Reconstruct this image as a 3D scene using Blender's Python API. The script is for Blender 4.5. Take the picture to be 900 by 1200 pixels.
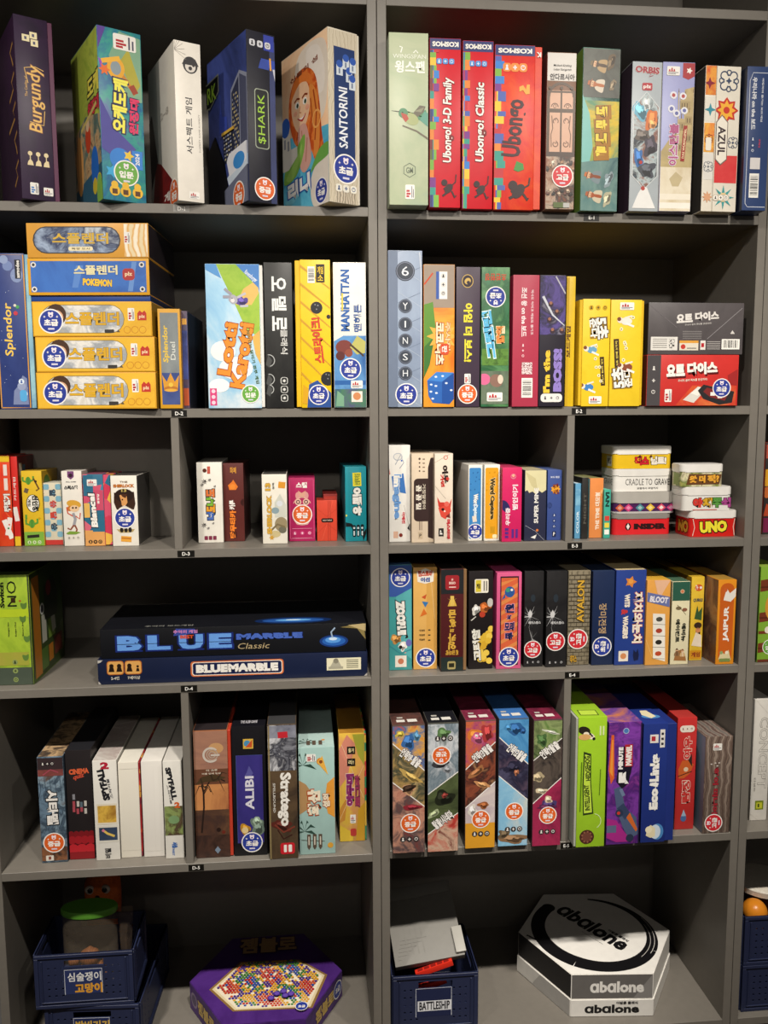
import bpy, bmesh, math, random
from mathutils import Vector, Matrix
random.seed(7)
for o in list(bpy.data.objects): bpy.data.objects.remove(o)
SC = bpy.context.scene
# ------------------------------------------------------------------ camera
EYE = 1.42                                  # lens height above the floor
FPX = 993.7                                 # focal length in pixels of the 900x1200 frame
YAW, PITCH, ROLL = 0.09392, -0.11673, -0.0050085
cy, sy, cp, sp, cr_, sr_ = (math.cos(YAW), math.sin(YAW), math.cos(PITCH), math.sin(PITCH), math.cos(ROLL), math.sin(ROLL))
FW_ = Vector((sy*cp, cy*cp, sp)); R0 = Vector((cy, -sy, 0)); U0 = R0.cross(FW_)
RT = cr_*R0 + sr_*U0; UP = -sr_*R0 + cr_*U0
CAM = Vector((0, -1.61, EYE))
cd = bpy.data.cameras.new('camera'); co = bpy.data.objects.new('camera', cd); SC.collection.objects.link(co)
cd.sensor_fit = 'HORIZONTAL'; cd.sensor_width = 36; cd.lens = FPX/900*36; cd.clip_start = 0.05
co.matrix_world = Matrix(((RT.x, UP.x, -FW_.x, CAM.x), (RT.y, UP.y, -FW_.y, CAM.y), (RT.z, UP.z, -FW_.z, CAM.z), (0, 0, 0, 1)))
SC.camera = co
# ------------------------------------------------------------------ view, world, lamps
SC.view_settings.view_transform = 'Standard'; SC.view_settings.look = 'None'
SC.view_settings.exposure = 0.0; SC.view_settings.gamma = 1.0; SC.view_settings.use_curve_mapping = False
wd = bpy.data.worlds.new('room_ambient'); SC.world = wd; wd.use_nodes = True
wd.node_tree.nodes['Background'].inputs[0].default_value = (1.0, 0.93, 0.86, 1)
wd.node_tree.nodes['Background'].inputs[1].default_value = 0.075
def lamp(name, loc, target, watt, radius, angle=110, col=(1.0, 0.93, 0.84)):
    l = bpy.data.lights.new(name, 'SPOT'); l.energy = watt; l.shadow_soft_size = radius; l.color = col
    l.spot_size = math.radians(angle); l.spot_blend = 1.0
    o = bpy.data.objects.new(name, l); SC.collection.objects.link(o); o.location = loc
    o.rotation_euler = (Vector(target)-Vector(loc)).to_track_quat('-Z', 'Y').to_euler()
for lx in (-0.70, 0.15, 0.85):               # three ceiling fittings; middle and narrow heads added to even brightness down the rows
    lz = EYE+0.94
    lamp('ceiling_spot', (lx, -1.0, lz), (lx*.9, 0, lz-1.0), 29, 0.03, 120)
    lamp('ceiling_spot', (lx+.03, -1.0, lz), (lx*.9, 0, lz-1.28), 52, 0.03, 52)
    lamp('ceiling_spot', (lx-.03, -1.0, lz), (lx*.9, 0, lz-2.5), 94, 0.03, 38)
    lamp('ceiling_spot', (lx*1.1, -2.6, lz), (lx*.9, 0, EYE+.3), 30, 0.04, 54)
# ------------------------------------------------------------------ pixel <-> place helpers
def proj(p):
    d = Vector(p)-CAM; z = d.dot(FW_)
    return 450+FPX*d.dot(RT)/z, 600-FPX*d.dot(UP)/z
def ray(x, y): return FW_*FPX + RT*(x-450) + UP*(600-y)
def on_z(x, y, z):
    d = ray(x, y); return CAM + d*((z-CAM.z)/d.z)
def on_y(x, y, Y):
    d = ray(x, y); return CAM + d*((Y-CAM.y)/d.y)
def solve(fn, target, a, b):
    fa = fn(a)-target
    for _ in range(40):
        m = (a+b)/2; fm = fn(m)-target
        if (fm > 0) == (fa > 0): a, fa = m, fm
        else: b = m
    return (a+b)/2
# ------------------------------------------------------------------ materials
MATS = {}
def lin(h):
    h = h.lstrip('#'); h = h if len(h) == 6 else ''.join(k+k for k in h); c = [int(h[i:i+2], 16)/255 for i in (0, 2, 4)]
    return tuple(x/12.92 if x <= .04045 else ((x+.055)/1.055)**2.4 for x in c)+(1,)
def N(scale, *cols): return ('cloud', scale)+cols          # painterly print made of several inks
def CK(scale, *cols): return ('cells', scale)+cols         # patchwork print
def WV(scale, *cols): return ('streak', scale)+cols        # streaky print / wood
def GR(*cols): return ('grad', 1)+cols                     # print that changes ink up the panel
def mat(c, rough=.38, name=None, bump=0):
    key = (c, rough, bump)
    if key in MATS: return MATS[key]
    m = bpy.data.materials.new(name or ('print_ink' if isinstance(c, str) else 'print_picture')); m.use_nodes = True
    nt = m.node_tree; b = nt.nodes['Principled BSDF']; b.inputs['Roughness'].default_value = rough
    b.inputs['Specular IOR Level'].default_value = .35
    tc = nt.nodes.new('ShaderNodeTexCoord')
    if isinstance(c, str):
        nz = nt.nodes.new('ShaderNodeTexNoise'); nz.inputs['Scale'].default_value = 60; nz.inputs['Detail'].default_value = 2
        nt.links.new(tc.outputs['Object'], nz.inputs['Vector'])
        r = nt.nodes.new('ShaderNodeValToRGB'); L = lin(c)
        r.color_ramp.elements[0].position = .3; r.color_ramp.elements[1].position = .7
        r.color_ramp.elements[0].color = tuple(x*.94 for x in L[:3])+(1,); r.color_ramp.elements[1].color = L
        nt.links.new(nz.outputs['Fac'], r.inputs['Fac'])
    else:
        kind, sc, cols = c[0], c[1], c[2:]
        r = nt.nodes.new('ShaderNodeValToRGB'); e = r.color_ramp.elements
        n = len(cols); lo, hi = (.3, .7)
        if kind == 'cloud':
            t = nt.nodes.new('ShaderNodeTexNoise'); t.inputs['Scale'].default_value = sc; t.inputs['Detail'].default_value = 6; t.inputs['Roughness'].default_value = .62
            t.inputs['Distortion'].default_value = .8; src = t.outputs['Fac']; vin = t.inputs['Vector']
        elif kind == 'cells':
            t = nt.nodes.new('ShaderNodeTexVoronoi'); t.inputs['Scale'].default_value = sc; vin = t.inputs['Vector']
            sx = nt.nodes.new('ShaderNodeSeparateColor'); nt.links.new(t.outputs['Color'], sx.inputs[0]); src = sx.outputs[0]
            lo, hi = 0, 1; r.color_ramp.interpolation = 'CONSTANT'
        elif kind == 'streak':
            t = nt.nodes.new('ShaderNodeTexWave'); t.inputs['Scale'].default_value = sc; t.inputs['Distortion'].default_value = 6
            t.inputs['Detail'].default_value = 3; src = t.outputs['Fac']; vin = t.inputs['Vector']; lo, hi = .1, .9
        else:
            sx = nt.nodes.new('ShaderNodeSeparateXYZ'); nt.links.new(tc.outputs['Generated'], sx.inputs[0]); src = sx.outputs[2]; vin = None; lo, hi = 0, 1
        if vin: nt.links.new(tc.outputs['Object'], vin)
        while len(e) < n: e.new(.5)
        for i in range(n):
            e[i].position = lo+(hi-lo)*(i/(n-1) if kind != 'cells' else i/n); 
        for i in range(n): e[i].color = lin(cols[i])
        nt.links.new(src, r.inputs['Fac'])
    nt.links.new(r.outputs['Color'], b.inputs['Base Color'])
    if bump:
        bn = nt.nodes.new('ShaderNodeTexNoise'); bn.inputs['Scale'].default_value = 350; nt.links.new(tc.outputs['Object'], bn.inputs['Vector'])
        bp = nt.nodes.new('ShaderNodeBump'); bp.inputs['Strength'].default_value = bump; bp.inputs['Distance'].default_value = .001
        nt.links.new(bn.outputs['Fac'], bp.inputs['Height']); nt.links.new(bp.outputs['Normal'], b.inputs['Normal'])
    MATS[key] = m
    return m
LINKS = []                                   # everything is linked at the end
def new(name, mesh, parent=None):
    o = bpy.data.objects.new(name, mesh); LINKS.append(o)
    if parent: o.parent = parent
    return o
def tag(o, label, cat, group=None):
    o['label'] = label; o['category'] = cat
    if group: o['group'] = group
    return o
def struct(o): o['kind'] = 'structure'; return o
# ------------------------------------------------------------------ lettering
TXT = {}
tcu = bpy.data.curves.new('lettering', 'FONT'); tob = bpy.data.objects.new('lettering', tcu); SC.collection.objects.link(tob)
tcu.resolution_u = 2
def glyphs(s, off):
    k = (s, off)
    if k not in TXT:
        tcu.body = s; tcu.offset = off; tob.update_tag(); dg = bpy.context.evaluated_depsgraph_get(); dg.update()
        ev = tob.evaluated_get(dg); me = ev.to_mesh()
        vs = [(v.co.x, v.co.y) for v in me.vertices]; fs = [tuple(p.vertices) for p in me.polygons]
        # make every triangle face the same way
        out = []
        for f in fs:
            a = sum(vs[f[i]][0]*vs[f[(i+1) % len(f)]][1]-vs[f[(i+1) % len(f)]][0]*vs[f[i]][1] for i in range(len(f)))
            out.append(f if a >= 0 else f[::-1])
        TXT[k] = (vs, out); ev.to_mesh_clear()
    return TXT[k]
# ------------------------------------------------------------------ shapes
def box_bm(bm, x0, x1, y0, y1, z0, z1, bev=0, mi=0, seg=1):
    vs = [bm.verts.new((x, y, z)) for x in (x0, x1) for y in (y0, y1) for z in (z0, z1)]
    idx = [(0, 1, 3, 2), (4, 6, 7, 5), (0, 4, 5, 1), (2, 3, 7, 6), (0, 2, 6, 4), (1, 5, 7, 3)]   # L R F B bottom top
    fs = [bm.faces.new([vs[i] for i in q]) for q in idx]
    for f, m in zip(fs, mi if isinstance(mi, (list, tuple)) else [mi]*6): f.material_index = m
    if bev:
        es = list({e for f in fs for e in f.edges})
        bmesh.ops.bevel(bm, geom=es, offset=bev, segments=seg, affect='EDGES', profile=.6)
    return fs
def mesh_of(bm, name, mats):
    me = bpy.data.meshes.new(name); bm.normal_update(); bm.to_mesh(me); bm.free()
    for m in mats: me.materials.append(m)
    me.set_sharp_from_angle(angle=.6)
    return me
def rounded(w, d, r, n=6):
    pts = []
    for cx, cyy, a0 in ((w/2-r, d/2-r, 0), (-w/2+r, d/2-r, 90), (-w/2+r, -d/2+r, 180), (w/2-r, -d/2+r, 270)):
        for i in range(n+1):
            a = math.radians(a0+90*i/n); pts.append((cx+r*math.cos(a), cyy+r*math.sin(a)))
    return pts
def prism(bm, pts, z0, z1, mi=0, bev=0, smooth=False):
    lo = [bm.verts.new((x, y, z0)) for x, y in pts]; hi = [bm.verts.new((x, y, z1)) for x, y in pts]
    n = len(pts); fs = []
    for i in range(n):
        f = bm.faces.new((lo[i], lo[(i+1) % n], hi[(i+1) % n], hi[i])); f.material_index = mi; fs.append(f); f.smooth = smooth
    a = bm.faces.new(lo[::-1]); b = bm.faces.new(hi); a.material_index = b.material_index = mi
    if bev: bmesh.ops.bevel(bm, geom=list(a.edges)+list(b.edges), offset=bev, segments=2, affect='EDGES')
    return fs
class Layer:
    """printed or glued-on part lying on one flat side of a thing; u,v run 0..1 over that side"""
    def __init__(s, owner, name, O, U, V, Nn, w, h, host):
        s.owner, s.name, s.O, s.U, s.V, s.N, s.w, s.h, s.host = owner, name, O, U, V, Nn, w, h, host
        s.vs, s.fs, s.ms = [], [], []; s.mats = []; s.calls = []; s.clip = None; host['layers'].append(s)
    def _add(s, pts, faces, col):
        m = mat(col)
        if m not in s.mats: s.mats.append(m)
        k = s.mats.index(m); s.host['n'] += 1
        off = .00025+.000012*s.host['n']; b = len(s.vs)
        if s.clip:
            x0, x1, y0, y1 = s.clip
            if any(x < x0 or x > x1 or y < y0 or y > y1 for x, y in pts):
                q, ff = [], []
                for f in faces:
                    poly = [pts[i] for i in f]
                    for ax, lim, sg in ((0, x0, 1), (0, x1, -1), (1, y0, 1), (1, y1, -1)):
                        o = []
                        for i in range(len(poly)):
                            A, B = poly[i-1], poly[i]; da, db = (A[ax]-lim)*sg, (B[ax]-lim)*sg
                            if (da < 0) != (db < 0): t = da/(da-db); o.append((A[0]+(B[0]-A[0])*t, A[1]+(B[1]-A[1])*t))
                            if db >= 0: o.append(B)
                        poly = o
                        if len(poly) < 3: break
                    if len(poly) >= 3: ff.append(list(range(len(q), len(q)+len(poly)))); q += poly
                pts, faces = q, ff
                if not ff: return s
        xs, ys = [p[0] for p in pts], [p[1] for p in pts]; s.calls.append((min(xs), max(xs), min(ys), max(ys), len(s.fs), len(s.fs)+len(faces)))
        for x, y in pts: s.vs.append(s.O+s.U*x+s.V*y+s.N*off)
        for f in faces: s.fs.append([b+i for i in f]); s.ms.append(k)
        return s
    def P(s, pts, col, phys=False):
        q = [(x, y) if phys else (x*s.w, y*s.h) for x, y in pts]
        a = sum(q[i][0]*q[(i+1) % len(q)][1]-q[(i+1) % len(q)][0]*q[i][1] for i in range(len(q)))
        if a < 0: q = q[::-1]
        return s._add(q, [list(range(len(q)))], col)
    def R(s, u, v, w, h, col, ang=0):
        if not ang: return s.P([(u, v), (u+w, v), (u+w, v+h), (u, v+h)], col)
        cx, cyy = (u+w/2)*s.w, (v+h/2)*s.h; a = math.radians(ang); W, H = w*s.w/2, h*s.h/2
        return s.P([(cx+x*math.cos(a)-y*math.sin(a), cyy+x*math.sin(a)+y*math.cos(a)) for x, y in ((-W, -H), (W, -H), (W, H), (-W, H))], col, True)
    def RR(s, u, v, w, h, col, r=.25):
        W, H = w*s.w, h*s.h; rr = min(W, H)*r
        return s.P([(x+u*s.w+W/2, y+v*s.h+H/2) for x, y in rounded(W, H, rr, 4)], col, True)
    def C(s, u, v, r, col, ry=None, n=20, ang=0):
        R = r*s.w; Ry = R if ry is None else ry*s.w; a = math.radians(ang)
        return s.P([(u*s.w+R*math.cos(t)*math.cos(a)-Ry*math.sin(t)*math.sin(a), v*s.h+R*math.cos(t)*math.sin(a)+Ry*math.sin(t)*math.cos(a))
                    for t in [2*math.pi*i/n for i in range(n)]], col, True)
    def B(s, pts, col, k=5):
        """smooth blob through the points"""
        q = [Vector((x*s.w, y*s.h)) for x, y in pts]; n = len(q); out = []
        for i in range(n):
            a, b, c, d = q[i-1], q[i], q[(i+1) % n], q[(i+2) % n]
            for j in range(k):
                t = j/k; out.append(tuple(.5*((2*b)+(c-a)*t+(2*a-5*b+4*c-d)*t*t+(3*b-a-3*c+d)*t*t*t)))
        return s.P(out, col, True)
    def W(s, u, v, r, col, ry=None, ang=0, seed=None, inner=True):
        """hand drawn irregular figure with a lighter and a darker patch inside"""
        rd = random.Random(seed if seed is not None else int(u*977+v*631+r*517)); Ry = (r if ry is None else ry)*s.w; R = r*s.w; a = math.radians(ang)
        ph = [rd.uniform(0, 6.28) for _ in range(4)]; am = [rd.uniform(.04, .16) for _ in range(4)]
        def ol(k, du, dv):
            o = []
            for i in range(26):
                t = 2*math.pi*i/26; m = k*(1+sum(am[j]*math.sin((j+2)*t+ph[j]) for j in range(4))); x, y = R*m*math.cos(t)+du*R, Ry*m*math.sin(t)+dv*Ry
                o.append((u*s.w+x*math.cos(a)-y*math.sin(a), v*s.h+x*math.sin(a)+y*math.cos(a)))
            return o
        s.P(ol(1, 0, 0), col, True)
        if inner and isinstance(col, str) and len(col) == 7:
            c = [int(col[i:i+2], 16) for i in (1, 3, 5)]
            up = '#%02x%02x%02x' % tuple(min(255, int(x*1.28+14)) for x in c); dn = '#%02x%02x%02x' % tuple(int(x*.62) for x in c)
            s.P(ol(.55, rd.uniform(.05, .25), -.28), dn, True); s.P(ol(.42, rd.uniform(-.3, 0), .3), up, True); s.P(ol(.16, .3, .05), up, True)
        return s
    def fig(s, u, v, k, hat, coat, skin='#e0b48c', beard='#d8d0c0', ang=0):
        """small drawn person: coat, face, beard, brimmed hat"""
        a = math.radians(ang)
        def t(x, y): return (u+k*(x*math.cos(a)-y*math.sin(a)), v+k*(x*math.sin(a)+y*math.cos(a))*s.w/s.h)
        s.B([t(*p) for p in ((-.9, -1.5), (-.75, -.5), (-.3, -.15), (.35, -.15), (.8, -.55), (.95, -1.5), (0, -1.6))], coat); s.B([t(*p) for p in ((-.15, -.3), (.2, -.3), (.3, -1.5), (-.1, -1.5))], beard)
        s.B([t(*p) for p in ((-.38, .45), (.35, .45), (.42, .05), (.1, -.32), (-.25, -.25), (-.42, .1))], skin); s.B([t(*p) for p in ((-.36, .05), (.36, .05), (.25, -.35), (0, -.55), (-.25, -.35))], beard)
        s.B([t(*p) for p in ((-.7, .4), (0, .5), (.7, .38), (.35, .62), (.3, .95), (-.28, .98), (-.34, .62))], hat); s.S([t(-.34, .58), t(.34, .56)], k*.1, '#3a2a22')
        for x in (-.16, .14): p = t(x, .24); s.C(p[0], p[1], k*.06, '#241a16', n=8)
        p = t(0, .1); s.C(p[0], p[1], k*.08, '#c88a6a', n=8)
        return s
    def ring(s, u, v, r, t, col, a0=0, a1=360, n=28):
        R = r*s.w; r2 = R-t*s.w; pts = []; fs = []
        for i in range(n+1):
            a = math.radians(a0+(a1-a0)*i/n)
            pts += [(u*s.w+R*math.cos(a), v*s.h+R*math.sin(a)), (u*s.w+r2*math.cos(a), v*s.h+r2*math.sin(a))]
            if i: k = 2*i; fs.append([k-2, k, k+1, k-1])
        return s._add(pts, fs, col)
    def S(s, pts, wd, col, wd2=None):
        q = [Vector((x*s.w, y*s.h)) for x, y in pts]; n = len(q); L, Rr = [], []
        for i in range(n):
            d = (q[min(i+1, n-1)]-q[max(i-1, 0)]); d = d.normalized() if d.length else Vector((1, 0)); p = Vector((-d.y, d.x))
            w = (wd+((wd2 if wd2 is not None else wd)-wd)*i/(n-1))*s.w/2
            L.append(q[i]+p*w); Rr.append(q[i]-p*w)
        pts = [tuple(v) for v in Rr]+[tuple(v) for v in L]
        return s._add(pts, [[i, i+1, n+i+1, n+i] for i in range(n-1)], col)
    def star(s, u, v, r, col, k=8, inner=.5, rot=0):
        return s.P([(u*s.w+(r if i % 2 == 0 else r*inner)*s.w*math.cos(rot+math.pi*i/k), v*s.h+(r if i % 2 == 0 else r*inner)*s.w*math.sin(rot+math.pi*i/k)) for i in range(2*k)], col, True)
    def T(s, t, u, v, w, h, col, rot=0, ang=0, bold=.025, out=None, ow=.05, sh=None, skew=0):
        """lettering t that fills the area w x h centred on u,v; rot in quarter turns, ang a small tilt"""
        vs, fs = glyphs(t, bold)
        x0 = min(p[0] for p in vs); x1 = max(p[0] for p in vs); y0 = min(p[1] for p in vs); y1 = max(p[1] for p in vs)
        W, H = w*s.w, h*s.h; tw, th = (W, H) if rot in (0, 180) else (H, W)
        kx, ky = tw/(x1-x0), th/(y1-y0); a = math.radians(rot+ang); ca, sa = math.cos(a), math.sin(a)
        def put(vv, col, dx=0, dy=0):
            pts = []
            for x, y in vv:
                X = (x-(x0+x1)/2)*kx; Y = (y-(y0+y1)/2)*ky; X += skew*Y
                pts.append((u*s.w+X*ca-Y*sa+dx, v*s.h+X*sa+Y*ca+dy))
            return pts
        if sh: s._add(put(vs, sh, s.w*.012, -s.w*.02), fs, sh)
        if out:
            v2, f2 = glyphs(t, bold+ow); s._add(put(v2, out), f2, out)
        return s._add(put(vs, col), fs, col)
    def build(s):
        if not s.vs: return
        n = len(s.calls); grp = list(range(n))           # prints far from each other are parts of their own
        def root(i):
            while grp[i] != i: i = grp[i]
            return i
        for i in range(n):
            for j in range(i):
                A, B = s.calls[i], s.calls[j]; gx = max(0, A[0]-B[1], B[0]-A[1]); gy = max(0, A[2]-B[3], B[2]-A[3])
                if math.hypot(gx, gy) <= max(.018, .4*max(A[1]-A[0], A[3]-A[2], B[1]-B[0], B[3]-B[2])): grp[root(i)] = root(j)
        out = {}
        for i in range(n): out.setdefault(root(i), []).extend(range(s.calls[i][4], s.calls[i][5]))
        for fi in out.values():
            used = {}; fs = []
            for k in fi: fs.append([used.setdefault(v, len(used)) for v in s.fs[k]])
            ms = sorted({s.ms[k] for k in fi})
            me = bpy.data.meshes.new(s.name); me.from_pydata([tuple(s.vs[v]) for v in used], [], fs)
            for m in ms: me.materials.append(s.mats[m])
            me.polygons.foreach_set('material_index', [ms.index(s.ms[k]) for k in fi]); me.update()
            new(s.name, me, s.owner)
HOSTS = []
class Thing:
    """a box-shaped thing with flat sides that parts can lie on"""
    def __init__(s, obj, W, D, H):
        s.o, s.W, s.D, s.H = obj, W, D, H; s.hosts = {}
    def on(s, name, face='F', owner=None):
        W, D, H = s.W, s.D, s.H
        fr = {'F': ((-W/2, -D/2, 0), (1, 0, 0), (0, 0, 1), (0, -1, 0), W, H), 'L': ((-W/2, D/2, 0), (0, -1, 0), (0, 0, 1), (-1, 0, 0), D, H),
              'R': ((W/2, -D/2, 0), (0, 1, 0), (0, 0, 1), (1, 0, 0), D, H), 'T': ((-W/2, -D/2, H), (1, 0, 0), (0, 1, 0), (0, 0, 1), W, D)}[face]
        h = s.hosts.setdefault(face, {'n': 0, 'layers': []})
        if h not in HOSTS: HOSTS.append(h)
        l = Layer(owner or s.o, name, Vector(fr[0]), Vector(fr[1]), Vector(fr[2]), Vector(fr[3]), fr[4], fr[5], h); e = .0007
        l.clip = (getattr(s, 'x0', 0)*W+e, getattr(s, 'x1', 1)*W-e, e, H-e) if face == 'F' else (e, fr[4]-e, e, fr[5]-e)
        return l
    # ---- things many boxes carry
    def sticker(s, kind, u, v, r, rot=0, face='F'):
        txt, col = {'b': ('초급', '#2e3f97'), 'o': ('중급', '#dd6429'), 'r': ('고급', '#cf2f38'), 'g': ('입문', '#6aa944'), 'x': ('전문', '#dd6429')}[kind]
        l = s.on('sticker', face); R = r; hh = l.w/l.h
        l.C(u, v, R, '#f4f0ea', n=32).C(u, v, R*.9, col, n=32)
        a = math.radians(rot)
        def q(dx, dy): return (u+(dx*math.cos(a)-dy*math.sin(a))*R, v+(dx*math.sin(a)+dy*math.cos(a))*R*hh)
        def ww(w, h): return (w*R*2, h*R*2*hh) if rot in (0, 180) else (h*R*2, w*R*2*hh)
        p = q(0, -.12); w = ww(.58, .27); l.T(txt, p[0], p[1], w[0], w[1], '#f4f0ea', rot=rot, bold=.045)
        p = q(0, .5); l.C(p[0], p[1], R*.2, '#efe3ea')
        for d in (-.13, .13):
            p = q(d, .66); l.C(p[0], p[1], R*.09, '#efe3ea', n=10)
        p = q(0, .45); l.C(p[0], p[1], R*.08, col, n=10)
        for d in (-.52, .52):
            p = q(d, .36); l.star(p[0], p[1], R*.11, '#f4f0ea', k=4, inner=.4)
        p = q(0, -.62); w = ww(.26, .07); l.R(p[0]-w[0]/2, p[1]-w[1]/2, w[0], w[1], '#d9d5e4')
    def pub(s, u, v, w, h, rot=0, col='#b3202a', face='F'):
        l = s.on('publisher_label', face); l.RR(u, v, w, h, '#efece4', .12)
        if rot in (0, 180):
            for i, (x, hh) in enumerate(((.12, .32), (.3, .52), (.48, .36))): l.P([(u+w*x, v+h*.42), (u+w*(x+.16), v+h*.42), (u+w*(x+.12), v+h*(.42+hh*.8)), (u+w*(x+.04), v+h*(.42+hh*.8))], col)
            l.R(u+w*.1, v+h*.28, w*.8, h*.08, '#555566'); l.R(u+w*.1, v+h*.12, w*.6, h*.07, '#555566')
        else:
            for i, (x, hh) in enumerate(((.12, .3), (.3, .45), (.5, .34))): l.R(u+w*.12, v+h*x, w*hh, h*.14, col)
            l.R(u+w*.66, v+h*.1, w*.08, h*.8, '#555566'); l.R(u+w*.82, v+h*.1, w*.08, h*.6, '#555566')
    def barcode(s, u, v, w, h, vert=False, face='F'):
        l = s.on('barcode', face); l.R(u, v, w, h, '#f0eee6'); rd = random.Random(3); t = .08
        while t < .9:
            b = rd.choice((.015, .025, .04))
            if vert: l.R(u+w*.1, v+h*t, w*.8, h*b, '#1c1c1e')
            else: l.R(u+w*t, v+h*.15, w*b, h*.75, '#1c1c1e')
            t += b+rd.choice((.02, .03, .05))
    def icons(s, spots, r, col, ink, face='F', shape='c'):
        l = s.on('icon_row', face); hh = l.w/l.h
        for i, (u, v) in enumerate(spots):
            if shape == 'c': l.C(u, v, r, col)
            elif shape == 'r': l.RR(u-r, v-r*hh, 2*r, 2*r*hh, col, .3)
            if i % 3 == 0: l.C(u, v+r*.35*hh, r*.28, ink, n=10); l.P([(u-r*.45, v-r*.6*hh), (u+r*.45, v-r*.6*hh), (u+r*.2, v+r*.1*hh), (u-r*.2, v+r*.1*hh)], ink)
            elif i % 3 == 1: l.R(u-r*.5, v-r*.12*hh, r, r*.24*hh, ink); l.R(u-r*.15, v-r*.5*hh, r*.3, r*hh, ink)
            else: l.ring(u, v, r*.6, r*.18, ink, n=14); l.R(u-r*.06, v, r*.12, r*.45*hh, ink)
BACK = .375; BK = [BACK]
def BX(label, z, xl, xr, yt, Y=None, yb=None, yaw=0, D=None, xf=None, c='#888888', cl=None, cr=None, ct=None, group=None, base=None, cat='board game box', bev=.0012, name='game_box', H=None, lean=0):
    """standing or lying carton whose front spans xl..xr of the photograph at its foot and reaches yt"""
    if Y is None: Y = on_z((xl+xr)/2, yb, z).y
    a = math.radians(yaw)
    X = solve(lambda t: proj((t, Y, z))[0], xl, -2, 2.5)
    X = .1606 if .13 < X < .1606 else X       # stand clear of the upright
    X = max(X, -.5935) if z < 1.5 else X
    W = solve(lambda t: proj((X+t*math.cos(a), Y+t*math.sin(a), z))[0], xr, .0, .9)
    if H is None:
        mx, my = X+W/2*math.cos(a), Y+W/2*math.sin(a)
        H = solve(lambda t: proj((mx, my, z+t))[1], yt, 0, .8)
    W -= .0008
    if D is None: D = .25
    D = min(D, (BK[0]-.003-Y-max(0, W*math.sin(a)))/math.cos(a))
    bw = 0
    if base: bw = base[1]*W
    lx0, lx1 = -W/2, W/2
    if base: lx0, lx1 = (-W/2+bw, W/2) if base[0] == 'L' else (-W/2, W/2-bw)
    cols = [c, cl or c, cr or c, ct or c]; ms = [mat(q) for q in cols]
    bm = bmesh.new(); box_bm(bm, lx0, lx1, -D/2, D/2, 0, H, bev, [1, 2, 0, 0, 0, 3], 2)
    o = new(name, mesh_of(bm, name, ms)); tag(o, label, cat, group)
    cxy = Vector((X+.0004, Y)) + Vector((math.cos(a), math.sin(a)))*(W/2) + Vector((-math.sin(a), math.cos(a)))*(D/2)
    o.location = (cxy.x, cxy.y, z+.0004); o.rotation_euler = (0, math.radians(lean), a)
    if base:
        bm = bmesh.new(); e = .0016
        x0, x1 = (-W/2, lx0) if base[0] == 'L' else (lx1, W/2)
        box_bm(bm, x0, x1, -D/2+e, D/2-e, e, H-e, .0006); new('box_base', mesh_of(bm, 'box_base', [mat(base[2])]), o)
    t = Thing(o, W, D, H); t.Y = Y; t.z = z
    t.x0, t.x1 = (lx0+W/2)/W, (lx1+W/2)/W
    return t
# ------------------------------------------------------------------ the room
def slab(name, x0, x1, y0, y1, z0, z1, m, parent=None, bev=0):
    bm = bmesh.new(); box_bm(bm, x0, x1, y0, y1, z0, z1, bev); return new(name, mesh_of(bm, name, [m]), parent)
PANEL = mat('#77726a', .42, 'grey_laminate', .04)
struct(slab('floor', -2.2, 2.6, -3.2, .30, -.05, 0, mat(WV(3, '#4a3f36', '#54483d', '#5c5046'), .5, 'vinyl_floor')))
struct(slab('wall_back', -2.2, 2.6, .42, .5, 0, 2.75, mat('#77736c', .8, 'painted_wall')))
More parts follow.
